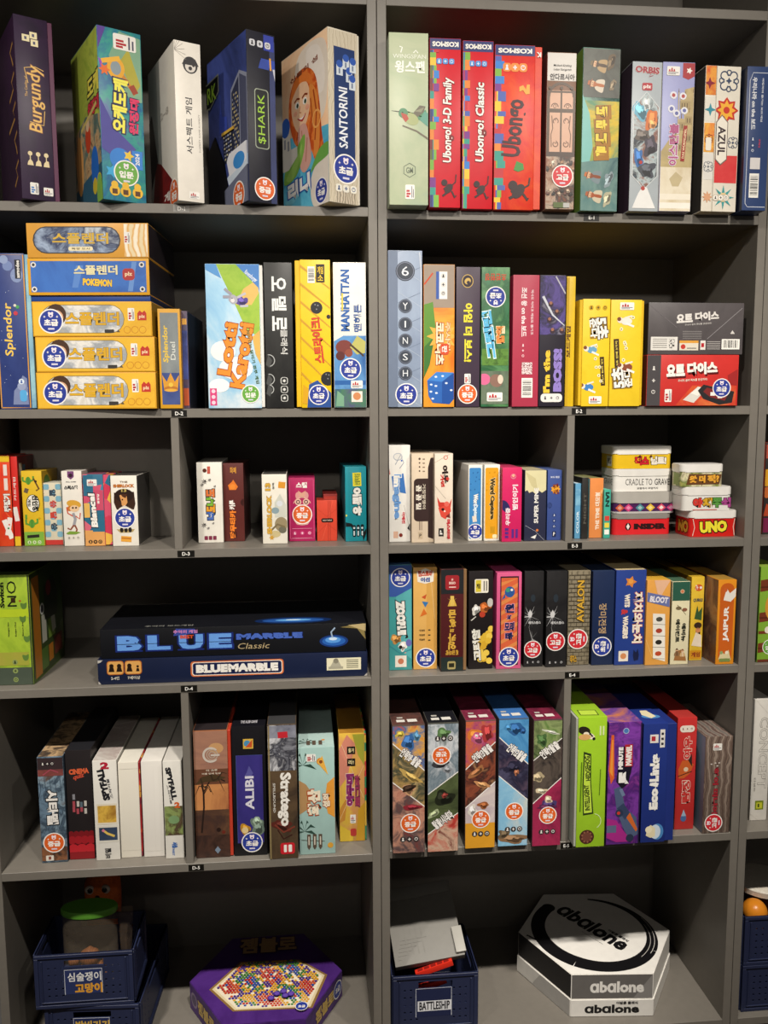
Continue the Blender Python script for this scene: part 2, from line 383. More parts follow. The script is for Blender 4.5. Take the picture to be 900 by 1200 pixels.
# ------------------------------------------------------------------ bookcases
T_ = .0168
ZD = [EYE+v for v in (.743, .3754, .009, -.2543, -.5169, -.882, -1.3015)]
ZE = [EYE+v for v in (.743, .3719, .0095, -.254, -.5162, -.8776, -1.3015)]
TOP = 2.50
def px_x(x, y): return on_y(x, y, 0).x
def bookcase(name, label, x0, x1, zs, dividers, labels, inner=()):
    r = new('bookcase', None); r.location = ((x0+x1)/2, .11, 0); tag(r, label, 'bookcase', 'grey bookcases standing side by side')
    cx = (x0+x1)/2
    def part(nm, a, b, c, d, e, f, bev=.0006, parent=r, m=PANEL):
        return slab(nm, a-cx, b-cx, c-.11, d-.11, e, f, m, parent, bev)
    part('side_panel', x0, x0+T_, 0, BACK+.015, 0, TOP); part('side_panel', x1-T_, x1, 0, BACK+.015, 0, TOP)
    part('back_panel', x0+T_, x1-T_, BACK, BACK+.012, .05, TOP-T_); part('top_panel', x0+T_, x1-T_, 0, BACK, TOP-T_, TOP)
    part('plinth', x0+T_, x1-T_, .02, .036, 0, zs[6]-T_)
    sh = [part('shelf', x0+T_, x1-T_, 0, BACK, z-T_, z) for z in zs]
    for (i, j, xa, ya) in dividers:
        X = px_x(xa, ya); part('divider', X, X+T_*.86, .001, BACK, zs[j], zs[i]-T_)
    for (xa, xb, i) in inner: part('inner_back_panel', max(x0+T_, px_x(xa, 560)), px_x(xb, 560), .18, .19, zs[i], zs[i-1]-T_)
    for (i, xa, xb, txt, bg) in labels:
        z = zs[i]; y = proj(((x0+x1)/2, 0, z-T_/2))[1]
        A, B = px_x(xa, y), px_x(xb, y); hb = .0122
        zc = z-T_*.52 if i != 1 else z-T_*.5
        bm = bmesh.new(); box_bm(bm, A-cx, B-cx, -.1106, -.11, zc-hb/2, zc+hb/2)
        me = mesh_of(bm, 'shelf_label', [mat(bg)])
        o = new('shelf_label', me, sh[i])
        vs, fs = glyphs(txt, .02); x_0 = min(p[0] for p in vs); x_1 = max(p[0] for p in vs); y_0 = min(p[1] for p in vs); y_1 = max(p[1] for p in vs)
        k = min((B-A)*.72/(x_1-x_0), hb*.56/(y_1-y_0))
        m2 = bpy.data.meshes.new('lettering'); m2.from_pydata([((A+B)/2-cx+(x-(x_0+x_1)/2)*k*1.05, -.1109, zc+(y-(y_0+y_1)/2)*k) for x, y in vs], [], fs); m2.materials.append(mat('#f2f0ea'))
        new('lettering', m2, o)
    return r
XL, XS, XR = -.6118, .1426, .8955
bookcase('bookcase', 'grey laminate bookcase on the left with the widest view of six shelf rows', XL, XS-.0006, ZD,
         [(2, 3, 202, 560), (4, 5, 214.5, 900)], [(1, 203, 222, 'D-1', '#8f8c86'), (2, 201, 219, 'D-2', '#15130f'), (3, 208, 228, 'D-3', '#15130f'), (4, 212, 231, 'D-4', '#15130f'), (5, 221, 239, 'D-5', '#15130f')], [(-13, 202, 3)])
bookcase('bookcase', 'grey laminate bookcase in the middle right holding the row of red boxes at top', XS+.0006, XR-.0006, ZE,
         [(2, 3, 664, 560), (4, 5, 659.5, 900)], [(1, 684, 702, 'E-1', '#15130f'), (2, 670, 687, 'E-2', '#15130f'), (3, 665, 682, 'E-3', '#15130f'), (4, 662, 679, 'E-4', '#15130f'), (5, 657, 670, 'E-5', '#15130f')])
bookcase('bookcase', 'grey laminate bookcase cut off by the right edge of the photo', XR+.0006, XR+.754, ZE, [], [])
# ================================================================== boxes
W_, K_, Cm = '#f1eee6', '#17161a', '#ece3cc'
# ---- upper left shelf
z = ZD[1]; g = 'boxes on the top left shelf'
b = BX('dark purple box with golden script title, leftmost on the top left shelf', z, 26, 71, 21, Y=-.02, yaw=28, D=.18, c=N(9, '#241a2c', '#33203c', '#2a1e33'), cl=N(9, '#2c1a30', '#3a2140'), cr='#5a2346', group=g, base=('R', .13, '#5a2346'))
l = b.on('title'); l.T('Burgundy', .5, .56, .44, .36, '#e9b95e', 90, bold=.01, out='#7a3f2a', ow=.03, skew=.15); l.T('The Castles of', .24, .62, .07, .11, '#d8a85c', 90, bold=.01); l.S([(.3, .43), (.66, .42), (.7, .5)], .02, '#e9b95e'); l.S([(.3, .64), (.22, .72), (.5, .735), (.72, .72)], .02, '#e9b95e')
l = b.on('printed_tokens'); 
for u, v in ((.3, .885), (.5, .905), (.52, .865)): l.R(u-.1, v-.02, .19, .036, '#efe2b4'); l.R(u-.04, v-.01, .06, .016, '#4b4a6a')
l = b.on('icon_row')
for i, u in enumerate((.26, .47, .68)):
    l.C(u, .255, .06, '#e7d3a4'); l.R(u-.012, .2, .024, .05, '#e7d3a4'); l.P([(u-.08, .19), (u+.08, .19), (u+.06, .21+.006*i), (u, .225), (u-.06, .21)], '#e7d3a4')
b.pub(.22, .03, .22, .065, 90, '#3b7cc0'); b.pub(.57, .03, .25, .045)
l = b.on('cover_picture', 'L')
for k in range(5): l.S([(.7+.2*math.sin(k*2), .1+.16*k), (.85, .14+.16*k), (.78, .19+.16*k), (.92, .22+.16*k)], .03, '#b9894a')

b = BX('blue green box with yellow hammer art and pale green round sticker, beside the white box', z, 121, 172, 35, Y=-.025, yaw=28, D=.18, c=N(14, '#2f4a86', '#2c6f92', '#3d9a8c', '#5a55a0'), cl=N(12, '#7f9a35', '#a9b648', '#6a7a3c'), cr='#2c6f80', group=g)
l = b.on('artwork'); l.P([(0, .86), (.2, 1), (0, 1)], '#5a3d94'); l.P([(.25, .84), (.5, .99), (.98, .97), (.98, .6), (.7, .6)], '#7fa889'); l.P([(.5, .82), (.7, .9), (.95, .7), (.8, .63)], '#b0a63a'); l.P([(.0, .3), (.0, .6), (.35, .42), (.8, .32), (.5, .22)], '#4b4796'); l.P([(.1, .72), (0, .82), (.1, .8)], '#8e4fc0')
l.S([(.45, .77), (.78, .66)], .09, '#d0872e'); l.S([(.74, .69), (.84, .645)], .14, '#9c3f26'); l.C(.4, .775, .2, '#e8a92f', .24); l.C(.4, .775, .12, '#8d9aa0', .15); l.S([(.08, .8), (.5, .835)], .1, '#f0b53a'); l.star(.14, .755, .14, '#e86f2a', 6); l.star(.22, .17, .16, '#37a6d8', 5)
l = b.on('title'); l.T('오케도케', .46, .56, .34, .31, '#f3ea57', 90, -4, bold=.05, out='#2a2a52', ow=.09); l.T('원정대', .78, .51, .22, .21, '#dd2f62', 90, -4, bold=.05, out='#20224a', ow=.07)
l = b.on('award_seal'); l.C(.42, .25, .24, '#2f7fd0'); l.R(.7, .2, .24, .11, '#2f7fd0'); l.T('2024', .82, .26, .1, .07, W_, 90); l.star(.62, .275, .13, '#e8c33c', 5)
b.sticker('g', .55, .17, .29); l = b.on('icon_row')
for u in (.27, .52, .8): l.C(u, .06, .12, '#e9b830'); l.C(u, .095, .08, '#e9b830'); l.R(u-.06, .04, .12, .03, '#5a3510')
b.pub(.36, .885, .52, .09, 90)
l = b.on('cover_picture', 'L'); l.T('도케', .8, .7, .42, .12, '#efe25a', 0, bold=.05, out='#26302a', ow=.08); l.T('원정대', .78, .575, .4, .09, '#d63a4a', 0, bold=.05, out='#301a20', ow=.07); l.P([(0, 0), (.0, .5), (.5, .56), (1, .5), (1, 0)], N(25, '#8a6b4a', '#3f6e6c', '#c9a77a', '#5c3a30')); l.P([(.0, 0), (.0, .16), (1, .22), (1, 0)], '#35617a'); l.C(.55, .42, .1, '#cf4a2c', .14); l.C(.55, .5, .06, '#e9c7a0'); l.C(.2, .3, .14, '#e0a45e', .3); l.S([(.3, .5), (.9, .58)], .04, '#d7c070'); l.C(.76, .22, .13, '#2a6ecb', .2); l.C(.74, .11, .08, '#d9c23e'); l.C(.9, .12, .08, '#d9c23e'); l.C(.9, .05, .1, '#8cbf55', .18)

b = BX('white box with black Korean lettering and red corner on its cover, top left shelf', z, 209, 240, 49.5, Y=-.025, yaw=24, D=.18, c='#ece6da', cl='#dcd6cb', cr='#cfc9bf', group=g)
l = b.on('title'); l.T('서스펙트 게임', .5, .48, .26, .35, '#26252a', 90, bold=.01); l.T('SUSPECT GAME SUSPECT', .88, .44, .05, .24, '#77736c', 90, bold=0)
l = b.on('artwork'); l.C(.6, .86, .28, '#2d2b2e', .3); l.C(.6, .85, .2, '#d9d2c8'); l.C(.6, .84, .07, '#2d2b2e'); l.C(.72, .86, .05, '#2d2b2e'); l.P([(.28, .86), (.92, .86), (.8, .9), (.64, .91), (.46, .9)], '#2d2b2e')
for k in range(7): l.S([(.0, .94), (.45*math.cos(k*.25), .94+.07*math.sin(k*.5-.8))], .012, '#9a948b')
b.pub(.42, .02, .4, .045)
l = b.on('cover_picture', 'L'); l.P([(.0, .0), (.22, .36), (.42, .32), (1, .08), (1, 0)], N(20, '#5e1417', '#7d1d1c', '#46100f')); l.P([(.02, .2), (.0, .66), (.12, .7), (.22, .5), (.3, .36)], '#1d1619'); l.T('게임', .7, .075, .4, .06, W_); l.T('2~8', .6, .62, .3, .05, '#b3aca2')
b.sticker('o', .86, .06, .15, face='L')

b = BX('black and blue box with green dotted title and city tower cover, top left shelf', z, 292.5, 325.5, 38, Y=-.03, yaw=28, D=.18, c=N(6, '#1d1d24', '#24242e', '#2b2c3a'), cl=N(6, '#2a3158', '#3c4a8c', '#252a48'), cr='#3a4272', ct='#15151a', group=g)
l = b.on('artwork'); l.P([(.78, 0), (1, 0), (1, .96), (.8, .96)], N(9, '#3a4474', '#2c3358')); l.P([(.86, .84), (1, .8), (1, .72)], '#c9cbd6'); l.R(.5, .8, .5, .05, '#2f49a8'); l.P([(.4, .79), (.78, .79), (.7, .85), (.48, .84)], '#30479c'); l.S([(.82, .86), (.84, .79)], .06, '#e0a030'); l.R(.6, .9, .36, .09, '#3240a0'); b.icons([(.2, .93), (.47, .93), (.74, .93)], .1, '#cfd0d6', '#1d1d24', shape='r')
l = b.on('title'); l.RR(.24, .32, .5, .35, '#9aa290', .2); l.RR(.27, .325, .44, .34, '#16181a', .2); l.T('$HARK', .49, .495, .28, .29, '#9dc93c', 90, bold=.0); 
b.sticker('o', .55, .085, .37)
l = b.on('cover_picture', 'L'); l.R(0, .0, 1, .99, N(5, '#2c3560', '#46559c', '#232848')); l.P([(.6, .3), (.6, .72), (.82, .8), (1, .75), (1, .28)], '#8e93a6'); l.P([(.62, .33), (.62, .7), (.8, .77), (.8, .33)], '#343850'); l.P([(.82, .34), (.82, .78), (.98, .73), (.98, .34)], '#4c5068')
for i in range(13):
    for j in range(5):
        if (i*7+j*3) % 4: l.R(.64+.032*j, .36+.026*i, .02, .013, ('#d8c68c', '#b8a87c', '#8a90a8')[(i+j) % 3])
l.P([(.3, .5), (.3, .6), (.34, .68), (.38, .6), (.5, .58), (.5, .5)], '#3b4fae'); l.R(.33, .62, .02, .12, '#4a60c4'); l.P([(.4, .3), (.4, .48), (.62, .5), (.7, .3)], '#2a2e44')
for i in range(7):
    for j in range(4): l.R(.42+.055*j, .32+.022*i, .035, .011, ('#cfc6a0', '#6a7090', '#a8b0c8')[(i*2+j) % 3]); l.R(.38, .475, .3, .018, '#e2b84a'); l.P([(.0, .0), (0, .42), (.2, .5), (.42, .3), (.52, .1), (.4, 0)], '#101118'); l.P([(.5, .2), (.92, .3), (1, .28), (1, .22), (.55, .14)], '#cfdcea'); l.P([(.44, .0), (.42, .13), (1, .22), (1, 0)], '#6d7288'); l.P([(.5, .3), (.56, .34), (.98, .36), (.98, .25), (.56, .2)], '#e9eaf0'); l.C(.8, .27, .14, '#3d8ed6', .08)
l = b.on('cover_title', 'L'); l.P([(.0, .7), (.0, .86), (.34, .87), (.34, .76), (.1, .69)], '#8c9082'); l.P([(.0, .71), (.0, .85), (.32, .86), (.32, .765), (.1, .7)], '#15171a'); l.T('RK', .15, .78, .24, .1, '#9dc93c', bold=.02)
b.sticker('o', .78, .06, .14, face='L')

b = BX('box with a smiling red-haired girl on its orange cover, and a blue spine', z, 386, 422.7, 36, Y=-.035, yaw=28, D=.18, c='#cfc6b2', cl=N(8, '#f0b98c', '#f4cfa8', '#e98f6a'), cr='#b8ae9a', group=g, base=('R', .07, '#d8d1bf'))
l = b.on('artwork'); l.R(.0, .0, .92, .99, WV(40, '#b7ab94', '#d2c8b2', '#c3b8a2')); l.R(.18, .2, .66, .7, '#1f3566'); l.R(.18, .0, .66, .1, WV(60, '#8d8272', '#c9bda8'));
for i, (u, v) in enumerate(((.36, .77), (.56, .81), (.66, .74), (.78, .8), (.76, .7))): l.R(u-.1, v-.03, .2, .06, '#ccd4dc'); l.C(u, v+.035, .1, '#2f55a8'); l.R(u-.03, v-.02, .05, .03, '#6d7a92')
l = b.on('title'); l.T('SANTORINI', .46, .5, .28, .35, '#e9ecf2', 90, bold=.02)
b.sticker('b', .53, .205, .4); b.icons([(.3, .09), (.53, .09), (.77, .09)], .1, '#e6e2d6', '#4a5a80', shape='r')
l = b.on('cover_picture', 'L'); l.P([(0, 0), (0, .5), (1, .45), (1, 0)], N(10, '#3f9fc4', '#64bdd8', '#2f83b0')); l.B([(.4, .95), (.75, .98), (.98, .9), (.97, .6), (.8, .5), (.4, .6), (.3, .8)], '#f0e2d0'); l.B([(.55, .93), (.8, .94), (.93, .8), (.9, .66), (.7, .7)], '#f7ecdf')
HR = WV(26, '#b8481c', '#d8642a', '#e8843c', '#c8541f')
l.B([(.16, .62), (.2, .76), (.36, .85), (.56, .855), (.74, .78), (.82, .62), (.86, .44), (.9, .3), (.74, .27), (.62, .36), (.4, .4), (.26, .46)], HR); l.B([(.22, .66), (.26, .75), (.4, .79), (.56, .77), (.63, .68), (.6, .58), (.48, .5), (.36, .5), (.26, .57)], '#f0c39c'); l.B([(.2, .7), (.26, .8), (.44, .84), (.64, .8), (.7, .7), (.58, .765), (.42, .785), (.28, .74)], '#e27a34'); l.B([(.62, .74), (.76, .68), (.82, .5), (.8, .34), (.7, .32), (.7, .46), (.64, .58)], '#e58c40'); l.S([(.7, .7), (.76, .56), (.72, .4)], .025, '#a8461c'); l.S([(.64, .66), (.68, .52), (.6, .4)], .02, '#a8461c'); l.ring(.76, .52, .09, .02, '#f0a85c')
for eu in (.35, .52): l.C(eu, .665, .045, '#f6efe6', .035); l.C(eu+.008, .662, .024, '#3a5a3a'); l.C(eu+.008, .662, .012, '#1c1410'); l.S([(eu-.06, .69), (eu, .705), (eu+.06, .695)], .02, '#8a3d1c')
l.S([(.42, .65), (.4, .615), (.44, .607)], .014, '#c88a64'); l.B([(.35, .585), (.44, .575), (.54, .592), (.46, .552)], '#b8403a'); l.B([(.38, .582), (.45, .576), (.52, .588), (.45, .566)], '#f6efe6')
for eu in (.31, .57): l.C(eu, .62, .04, '#eba88a', .025)
l.B([(.38, .52), (.52, .53), (.6, .44), (.64, .3), (.5, .24), (.4, .28), (.36, .4)], '#d8a494'); l.S([(.44, .5), (.48, .36)], .02, '#b87a6c'); l.S([(.56, .44), (.52, .3)], .02, '#b87a6c')
l.B([(.03, .22), (.1, .34), (.3, .4), (.5, .47), (.48, .36), (.3, .24)], '#7fb04a'); l.B([(.08, .25), (.3, .34), (.44, .42), (.4, .34), (.22, .23)], '#96c25c'); l.P([(.0, .3), (.0, .56), (.16, .58), (.2, .42), (.34, .42), (.34, .36), (.14, .3)], '#d8d4c8'); l.C(.08, .57, .1, '#2f5fb4'); l.R(.04, .44, .04, .06, '#8a9098'); l.R(.12, .42, .04, .06, '#8a9098'); l.B([(.7, .0), (.62, .16), (.78, .27), (1, .3), (1.1, .0)], '#e7ddcf'); l.B([(.62, .22), (.8, .33), (1, .35), (1, .28), (.76, .25)], '#6ea84c'); l.B([(.05, .1), (.2, .16), (.36, .12), (.2, .08)], '#7cc8dc')
l = b.on('cover_title', 'L'); l.T('리니', .36, .165, .5, .115, '#f2efe9', 0, 4, bold=.06, out='#2a5fae', ow=.08); l.T('신들의 섬', .5, .85, .6, .03, '#8a4a30', 0, 6, bold=.02)
b.sticker('b', .84, .085, .13, face='L')

# ---- upper right shelf
z = ZE[1]; g = 'boxes on the top right shelf'
b = BX('pale sage green box with a painted bird, first on the top right shelf', z, 453.5, 502, 38.5, Y=-.035, c=N(6, '#a9b697', '#bcc4a4', '#b0bd9c', '#9fb2a0'), cl='#9aa68c', cr='#8d9a80', group=g)
l = b.on('title'); l.T('WINGSPAN', .52, .865, .84, .024, '#e6eadc', bold=.0); l.T('윙스팬', .53, .805, .76, .07, '#f0f1e6', bold=.03); l.S([(.3, .885), (.34, .915), (.27, .92)], .03, '#edf0e4'); l.S([(.62, .885), (.68, .9), (.74, .885)], .025, '#edf0e4')
l = b.on('bird_picture'); l.S([(.34, .465), (.7, .435), (1, .39)], .035, '#6d6552', .05); l.P([(.3, .545), (.46, .55), (.62, .515), (.86, .49), (1, .46), (1, .5), (.94, .56), (.7, .54)], '#4f8a62'); l.P([(.58, .53), (.78, .585), (.93, .58), (.88, .545), (.72, .515)], '#66614f'); l.P([(.64, .55), (.9, .575), (.82, .545)], '#8b8a70'); l.C(.56, .505, .2, '#a7b079', .14, ang=-25); l.P([(.78, .5), (1, .46), (1, .54), (.9, .55)], '#5c9a86'); l.C(.36, .538, .12, '#4f8a62'); l.P([(.3, .54), (.45, .53), (.5, .505), (.42, .485), (.34, .51)], '#b5432f'); l.S([(.26, .545), (.06, .55)], .025, '#3a3a30', .008); l.C(.345, .542, .018, K_, n=8)
l = b.on('maker_mark'); 
pts = [(.52+.17*math.sin(math.pi*i/3), .205+.17*.245*math.cos(math.pi*i/3)) for i in range(7)]; l.S(pts, .02, '#6d7a66'); l.T('GM', .52, .205, .18, .035, '#6d7a66')
b.pub(.41, .035, .24, .085, 90)
def ubongo(label, xl, xr, yt, name, col, zed=False, base=None, Y=-.02):
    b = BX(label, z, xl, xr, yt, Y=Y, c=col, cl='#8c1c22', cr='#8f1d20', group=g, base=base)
    e = b.x1
    l = b.on('artwork'); l.R(.0, .935, e, .062, '#27306e')
    rd = random.Random(name); v = 0
    bl = ['#f0c52c', '#2f7fd0', '#7ab23c', '#7b2f8a', '#e8862e', '#4a5fae', '#c22330', '#2f9a8a']
    while v < .92:
        hh = rd.choice((.03, .045, .06)); hh = min(hh, .93-v)
        if name != 'Ubongo': l.R(0, v, .12 if 'Family' in name else .1, hh, ['#2d3770', '#5d6f34', '#8a6a28', '#7c2530'][rd.randrange(4)] if 'Family' in name else bl[rd.randrange(8)])
        k = rd.randrange(8)
        if 'Classic' in name or rd.random() < .45: l.R(.1 if 'Family' in name else .04, v, rd.choice((.12, .2, .2)), hh, bl[k]); l.R(.1 if 'Family' in name else .04, v, .03, hh, bl[(k+3) % 8])
        else: l.R(.0, v, rd.choice((.14, .2)), hh, bl[k])
        v += hh
    b.icons([((.3+.2*i)*e, .865) for i in range(3)], .085, '#4a8fd4' if not zed else '#ea8a30', '#dfe9f4', shape='r')
    l = b.on('maker_mark'); l.T('KOSMOS', .5*e, .964, .84*e, .03, W_, 180, bold=.05)
    if base: l = b.on('maker_mark'); l.clip = None; l.T('K', (1+e)/2, .945, .1, .03, W_, 180, bold=.05)
    l = b.on('title')
    if zed:
        l.T('Ubongo', .53*e, .5, .62*e, .35, '#3a1018', 90, -4, bold=.03); l.P([(.52, .72), (.52, .75), (.6, .76), (.66, .735), (.68, .765), (.74, .765), (.74, .71), (.66, .705), (.6, .73)], '#eaa93a'); l.P([(.42, .245), (.48, .3), (.62, .285), (.64, .25), (.52, .235)], '#3f8f3c')
    else: l.T(name, .6, .52, .36, .5 if 'Family' in name else .47, W_, 90, bold=.03, out='#7c1016', ow=.04, skew=.1)
    l = b.on('animal_silhouette'); u0 = .62*e
    l.C(u0, .115, .17, '#2b1214', .11, ang=50); l.C(u0-.14*e, .15, .1, '#2b1214'); l.S([(u0+.02, .1), (u0-.2, .07)], .06, '#2b1214'); l.S([(u0, .14), (u0-.16, .11)], .05, '#2b1214'); l.S([(u0+.1, .1), (u0+.2, .06), (u0+.24*e, .075)], .05, '#2b1214'); l.S([(u0+.08, .13), (u0+.22, .155), (u0+.24, .2)], .035, '#2b1214')
    return b
ubongo('first of the three red puzzle boxes, beside the pale green box, with white lettering', 503, 539.5, 45, 'Ubongo! 3-D Family', '#cf1a2b')
ubongo('middle one of the three red puzzle boxes, white lettering and colour blocks', 541, 577, 48, 'Ubongo! Classic', '#d01626', Y=-.014)
ubongo('orange-red puzzle box with dark brown lettering, right of the other two red boxes', 578, 633, 53, 'Ubongo', N(20, '#cf1f1e', '#dc3420', '#e4521f'), True, ('R', .15, N(20, '#cf1f1e', '#e4521f')), Y=-.012)
b = BX('box with an iron garden gate under a white sky, right of the red puzzle boxes', z, 638.3, 672.5, 61.5, Y=-.022, c='#8a6a58', cl='#4a2a28', cr='#55352e', group=g)
l = b.on('artwork'); l.R(.0, .82, 1, .175, '#d7d2cb'); l.R(0, .0, 1, .36, N(30, '#4a3430', '#8c5c44', '#b8a08c', '#39302e', '#7a4a34')); l.R(.06, .36, .9, .4, '#d3a78c'); l.ring(.5, .72, .47, .09, '#54402f', 0, 180); l.R(.02, .34, .09, .42, '#54402f'); l.R(.9, .34, .08, .42, '#54402f'); l.R(.47, .36, .06, .4, '#54402f'); l.R(0, .62, 1, .025, '#54402f'); l.R(0, .34, 1, .03, '#4a3830'); l.R(0, .745, 1, .012, '#54402f')
for u in (.28, .72):
    s_ = 1 if u < .5 else -1
    for v, r, a in ((.565, .1, 0), (.42, .1, 180)): l.ring(u+.04*s_, v, r, .03, '#6b4b38', a-40, a+230); l.ring(u+.05*s_, v+.012, r*.5, .025, '#6b4b38', a, a+260)
    l.S([(u-.1*s_, .4), (u-.12*s_, .48), (u-.06*s_, .52), (u-.1*s_, .6)], .03, '#6b4b38'); l.ring(u, .655, .13, .03, '#6b4b38', 0, 180); l.ring(u, .66, .06, .02, '#6b4b38', 0, 360)
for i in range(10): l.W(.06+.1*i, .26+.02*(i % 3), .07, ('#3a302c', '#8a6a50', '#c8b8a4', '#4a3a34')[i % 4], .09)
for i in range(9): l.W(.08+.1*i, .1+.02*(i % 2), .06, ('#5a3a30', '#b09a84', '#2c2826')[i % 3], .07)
for u in (.1, .5, .85): l.C(u, .775, .05, '#54402f')
l = b.on('title'); l.T('안다르시아', .52, .845, .84, .04, '#3a3436', bold=.015); l.T('Michael Kiesling', .52, .915, .6, .016, '#44403e', bold=.01); l.T('Lukas Gungerich', .52, .89, .6, .016, '#44403e', bold=.01)
b.sticker('r', .58, .215, .37)
l = b.on('icon_row'); l.R(.28, .01, .45, .035, '#5b6b3a'); l.R(.62, .012, .22, .03, '#b9b8b4')
b = BX('mottled green box with explorers and a yellow Korean title, right of the gate box', z, 679.5, 723, 56.5, Y=-.015, yaw=3, c=N(10, '#4f6560', '#6f9a8a', '#39524c', '#7fb09a'), cl='#6b8a3a', cr='#4f6b48', group=g)
l = b.on('artwork'); l.R(0, .7, 1, .295, N(14, '#4a4a44', '#5f625a', '#3c3f3c')); l.R(0, .3, 1, .38, N(9, '#c7ae2c', '#8aa04a', '#d8b82e', '#5b8f6a')); l.P([(0, .3), (0, .72), (.2, .6), (.3, .4), (.22, .3)], '#7fc0b8'); l.P([(0, .0), (0, .3), (1, .34), (1, 0)], N(12, '#4d7a7a', '#70918a', '#3f6468'))
for (u, v, c1, c2, bd) in ((.36, .9, '#7a6a50', '#b89a70', '#5a4a3c'), (.3, .78, '#b5673a', '#d8ccb8', '#b56a3c'), (.26, .22, '#c2703a', '#7c8c92', '#8a4a2c'), (.3, .1, '#b06038', '#cfc4a8', '#a8562c')): l.fig(u, v, .17, c1, c2, beard=bd, ang=78)
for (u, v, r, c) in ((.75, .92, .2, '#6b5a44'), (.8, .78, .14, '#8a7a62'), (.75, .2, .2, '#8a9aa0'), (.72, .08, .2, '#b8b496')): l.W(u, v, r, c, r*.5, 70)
l = b.on('title')
for i, ch in enumerate('네라니쿤'): l.R(.36-.04*(i % 2), .61-.085*i-.04, .42, .085, '#a8731c', 4); l.T(ch, .52, .615-.082*i, .3, .065, '#f6d648', bold=.07, out='#5a3a12', ow=.06)
b = BX('silver box with a hexagonal picture panel and red curled title, on the top right shelf', z, 736.5, 771, 72.5, Y=-.02, yaw=1, c='#b4bcc0', cl='#3a2a3a', cr='#8a9298', group=g)
l = b.on('artwork'); l.P([(.08, .24), (.08, .7), (.5, .8), (.93, .7), (.93, .24), (.5, .15)], N(26, '#57707a', '#3a3a40', '#b8c6c8', '#8a5f52', '#6d6f74')); l.W(.3, .67, .2, '#6fb0c8', .34, 20); l.W(.68, .62, .2, '#d2743c', .3, -20); l.W(.72, .59, .12, '#e8a060', .16); l.W(.4, .51, .24, '#6a625c', .2, 10); l.W(.68, .44, .22, '#4c4650', .32); l.W(.28, .36, .16, '#3a6fb0', .28); l.W(.58, .28, .26, '#4c5058', .26); l.W(.5, .72, .12, '#d8e0e0', .2); l.C(.36, .33, .06, '#b83a34'); l.S([(.08, .24), (.08, .7), (.5, .8), (.93, .7), (.93, .24), (.5, .15), (.08, .24)], .025, '#dfe3e3'); l.P([(.1, .02), (.3, .12), (.45, .17), (.6, .16), (.9, .02)], '#ecebe7'); l.C(.46, .155, .07, '#b5463c')
l = b.on('title'); l.T('ORBIS', .5, .945, .82, .045, '#9c2434', 0, -3, bold=.05, out='#e4d8d0', ow=.03); l.S([(.62, .92), (.56, .9), (.7, .91)], .02, '#9c2434'); b.on('maker_mark').RR(.34, .81, .34, .05, '#b02a34', .2).T('plz', .51, .833, .26, .03, W_, bold=.03)
b = BX('lilac and sand box with red ribbon corner, right of the silver box', z, 771.5, 809, 73, Y=-.022, yaw=0, c=N(5, '#8f97c8', '#a3a6d0', '#8088bc'), cl='#c9c0b0', cr='#a89c8a', group=g)
l = b.on('artwork'); l.R(0, .0, 1, .3, N(8, '#d8c9a8', '#e6dcc4', '#cdbb96')); l.P([(0, .3), (0, .4), (.3, .5), (.7, .58), (.7, .82), (.99, .84), (.99, .3)], N(18, '#a8966a', '#c0ac7a', '#8c7c58')); l.P([(.3, .22), (.5, .27), (.72, .23), (.6, .17), (.4, .17)], '#c4b48c'); l.P([(.62, .995), (.62, .9), (.8, .885), (1, .91), (1, .995)], '#a82c34'); l.star(.82, .945, .1, W_, 5); l.R(.0, .08, 1, .04, '#efe7d4'); l.R(0, .02, 1, .04, '#f2ede0')
for u, v in ((.35, .78), (.65, .775), (.46, .66), (.7, .68), (.3, .69)): l.C(u, v, .11, '#e4e4ea'); l.C(u, v, .06, '#6a6fa8' if v < .7 else '#b34a44')
for u, v, r in ((.72, .74, .16), (.86, .64, .12), (.62, .6, .12), (.8, .52, .14), (.55, .46, .1)): l.ring(u, v, r, r, '#b8a478', 0, 180); l.R(u-r, v-.05, 2*r, .052, '#a8946a'); l.R(u-.012, v+r*.24, .024, .03, '#8a744e'); [l.R(u-r+.05+.08*k, v-.04, .03, .03, '#6d5c40') for k in range(max(1, int(r*22)))]
for u in (.5, .95): l.R(u, .5, .03, .3, '#c0ae84'); l.P([(u, .8), (u+.03, .8), (u+.015, .83)], '#8a744e')
for u, v in ((.35, .78), (.65, .775), (.46, .66), (.7, .68)): l.C(u, v, .1, '#e4e4ea'); l.C(u, v, .055, '#6a6fa8' if v < .7 else '#b34a44')
l = b.on('title'); l.T('이스탄불', .4, .45, .3, .28, '#b25a86', 90, bold=.04, out='#e8dfea', ow=.05); l.R(.66, .34, .12, .24, '#a0332c', -4); l.T('DAS WÜRFELSPIEL', .72, .46, .08, .2, '#f0d9b0', 90, -4)
b.pub(.12, .91, .4, .06)
b = BX('box printed with white, red and blue patterned ceramic tiles, on the top right shelf', z, 821, 862, 77.5, Y=-.028, yaw=2, c='#e6dfcf', cl='#3a3836', cr='#aaa294', group=g)
l = b.on('artwork'); 
for (u, v, w, h, c1) in ((0, .8, .3, .2, N(30, '#d0342c', '#e8a040', '#c02a28')), (0, .62, .3, .17, '#e4dfd2'), (0, .41, .3, .2, N(30, '#d9482e', '#efb24a', '#b92c2a')), (.34, .2, .64, .19, N(40, '#d2363a', '#d84a48')), (.02, .22, .28, .18, '#e2ded6')): l.R(u, v, w, h, c1)
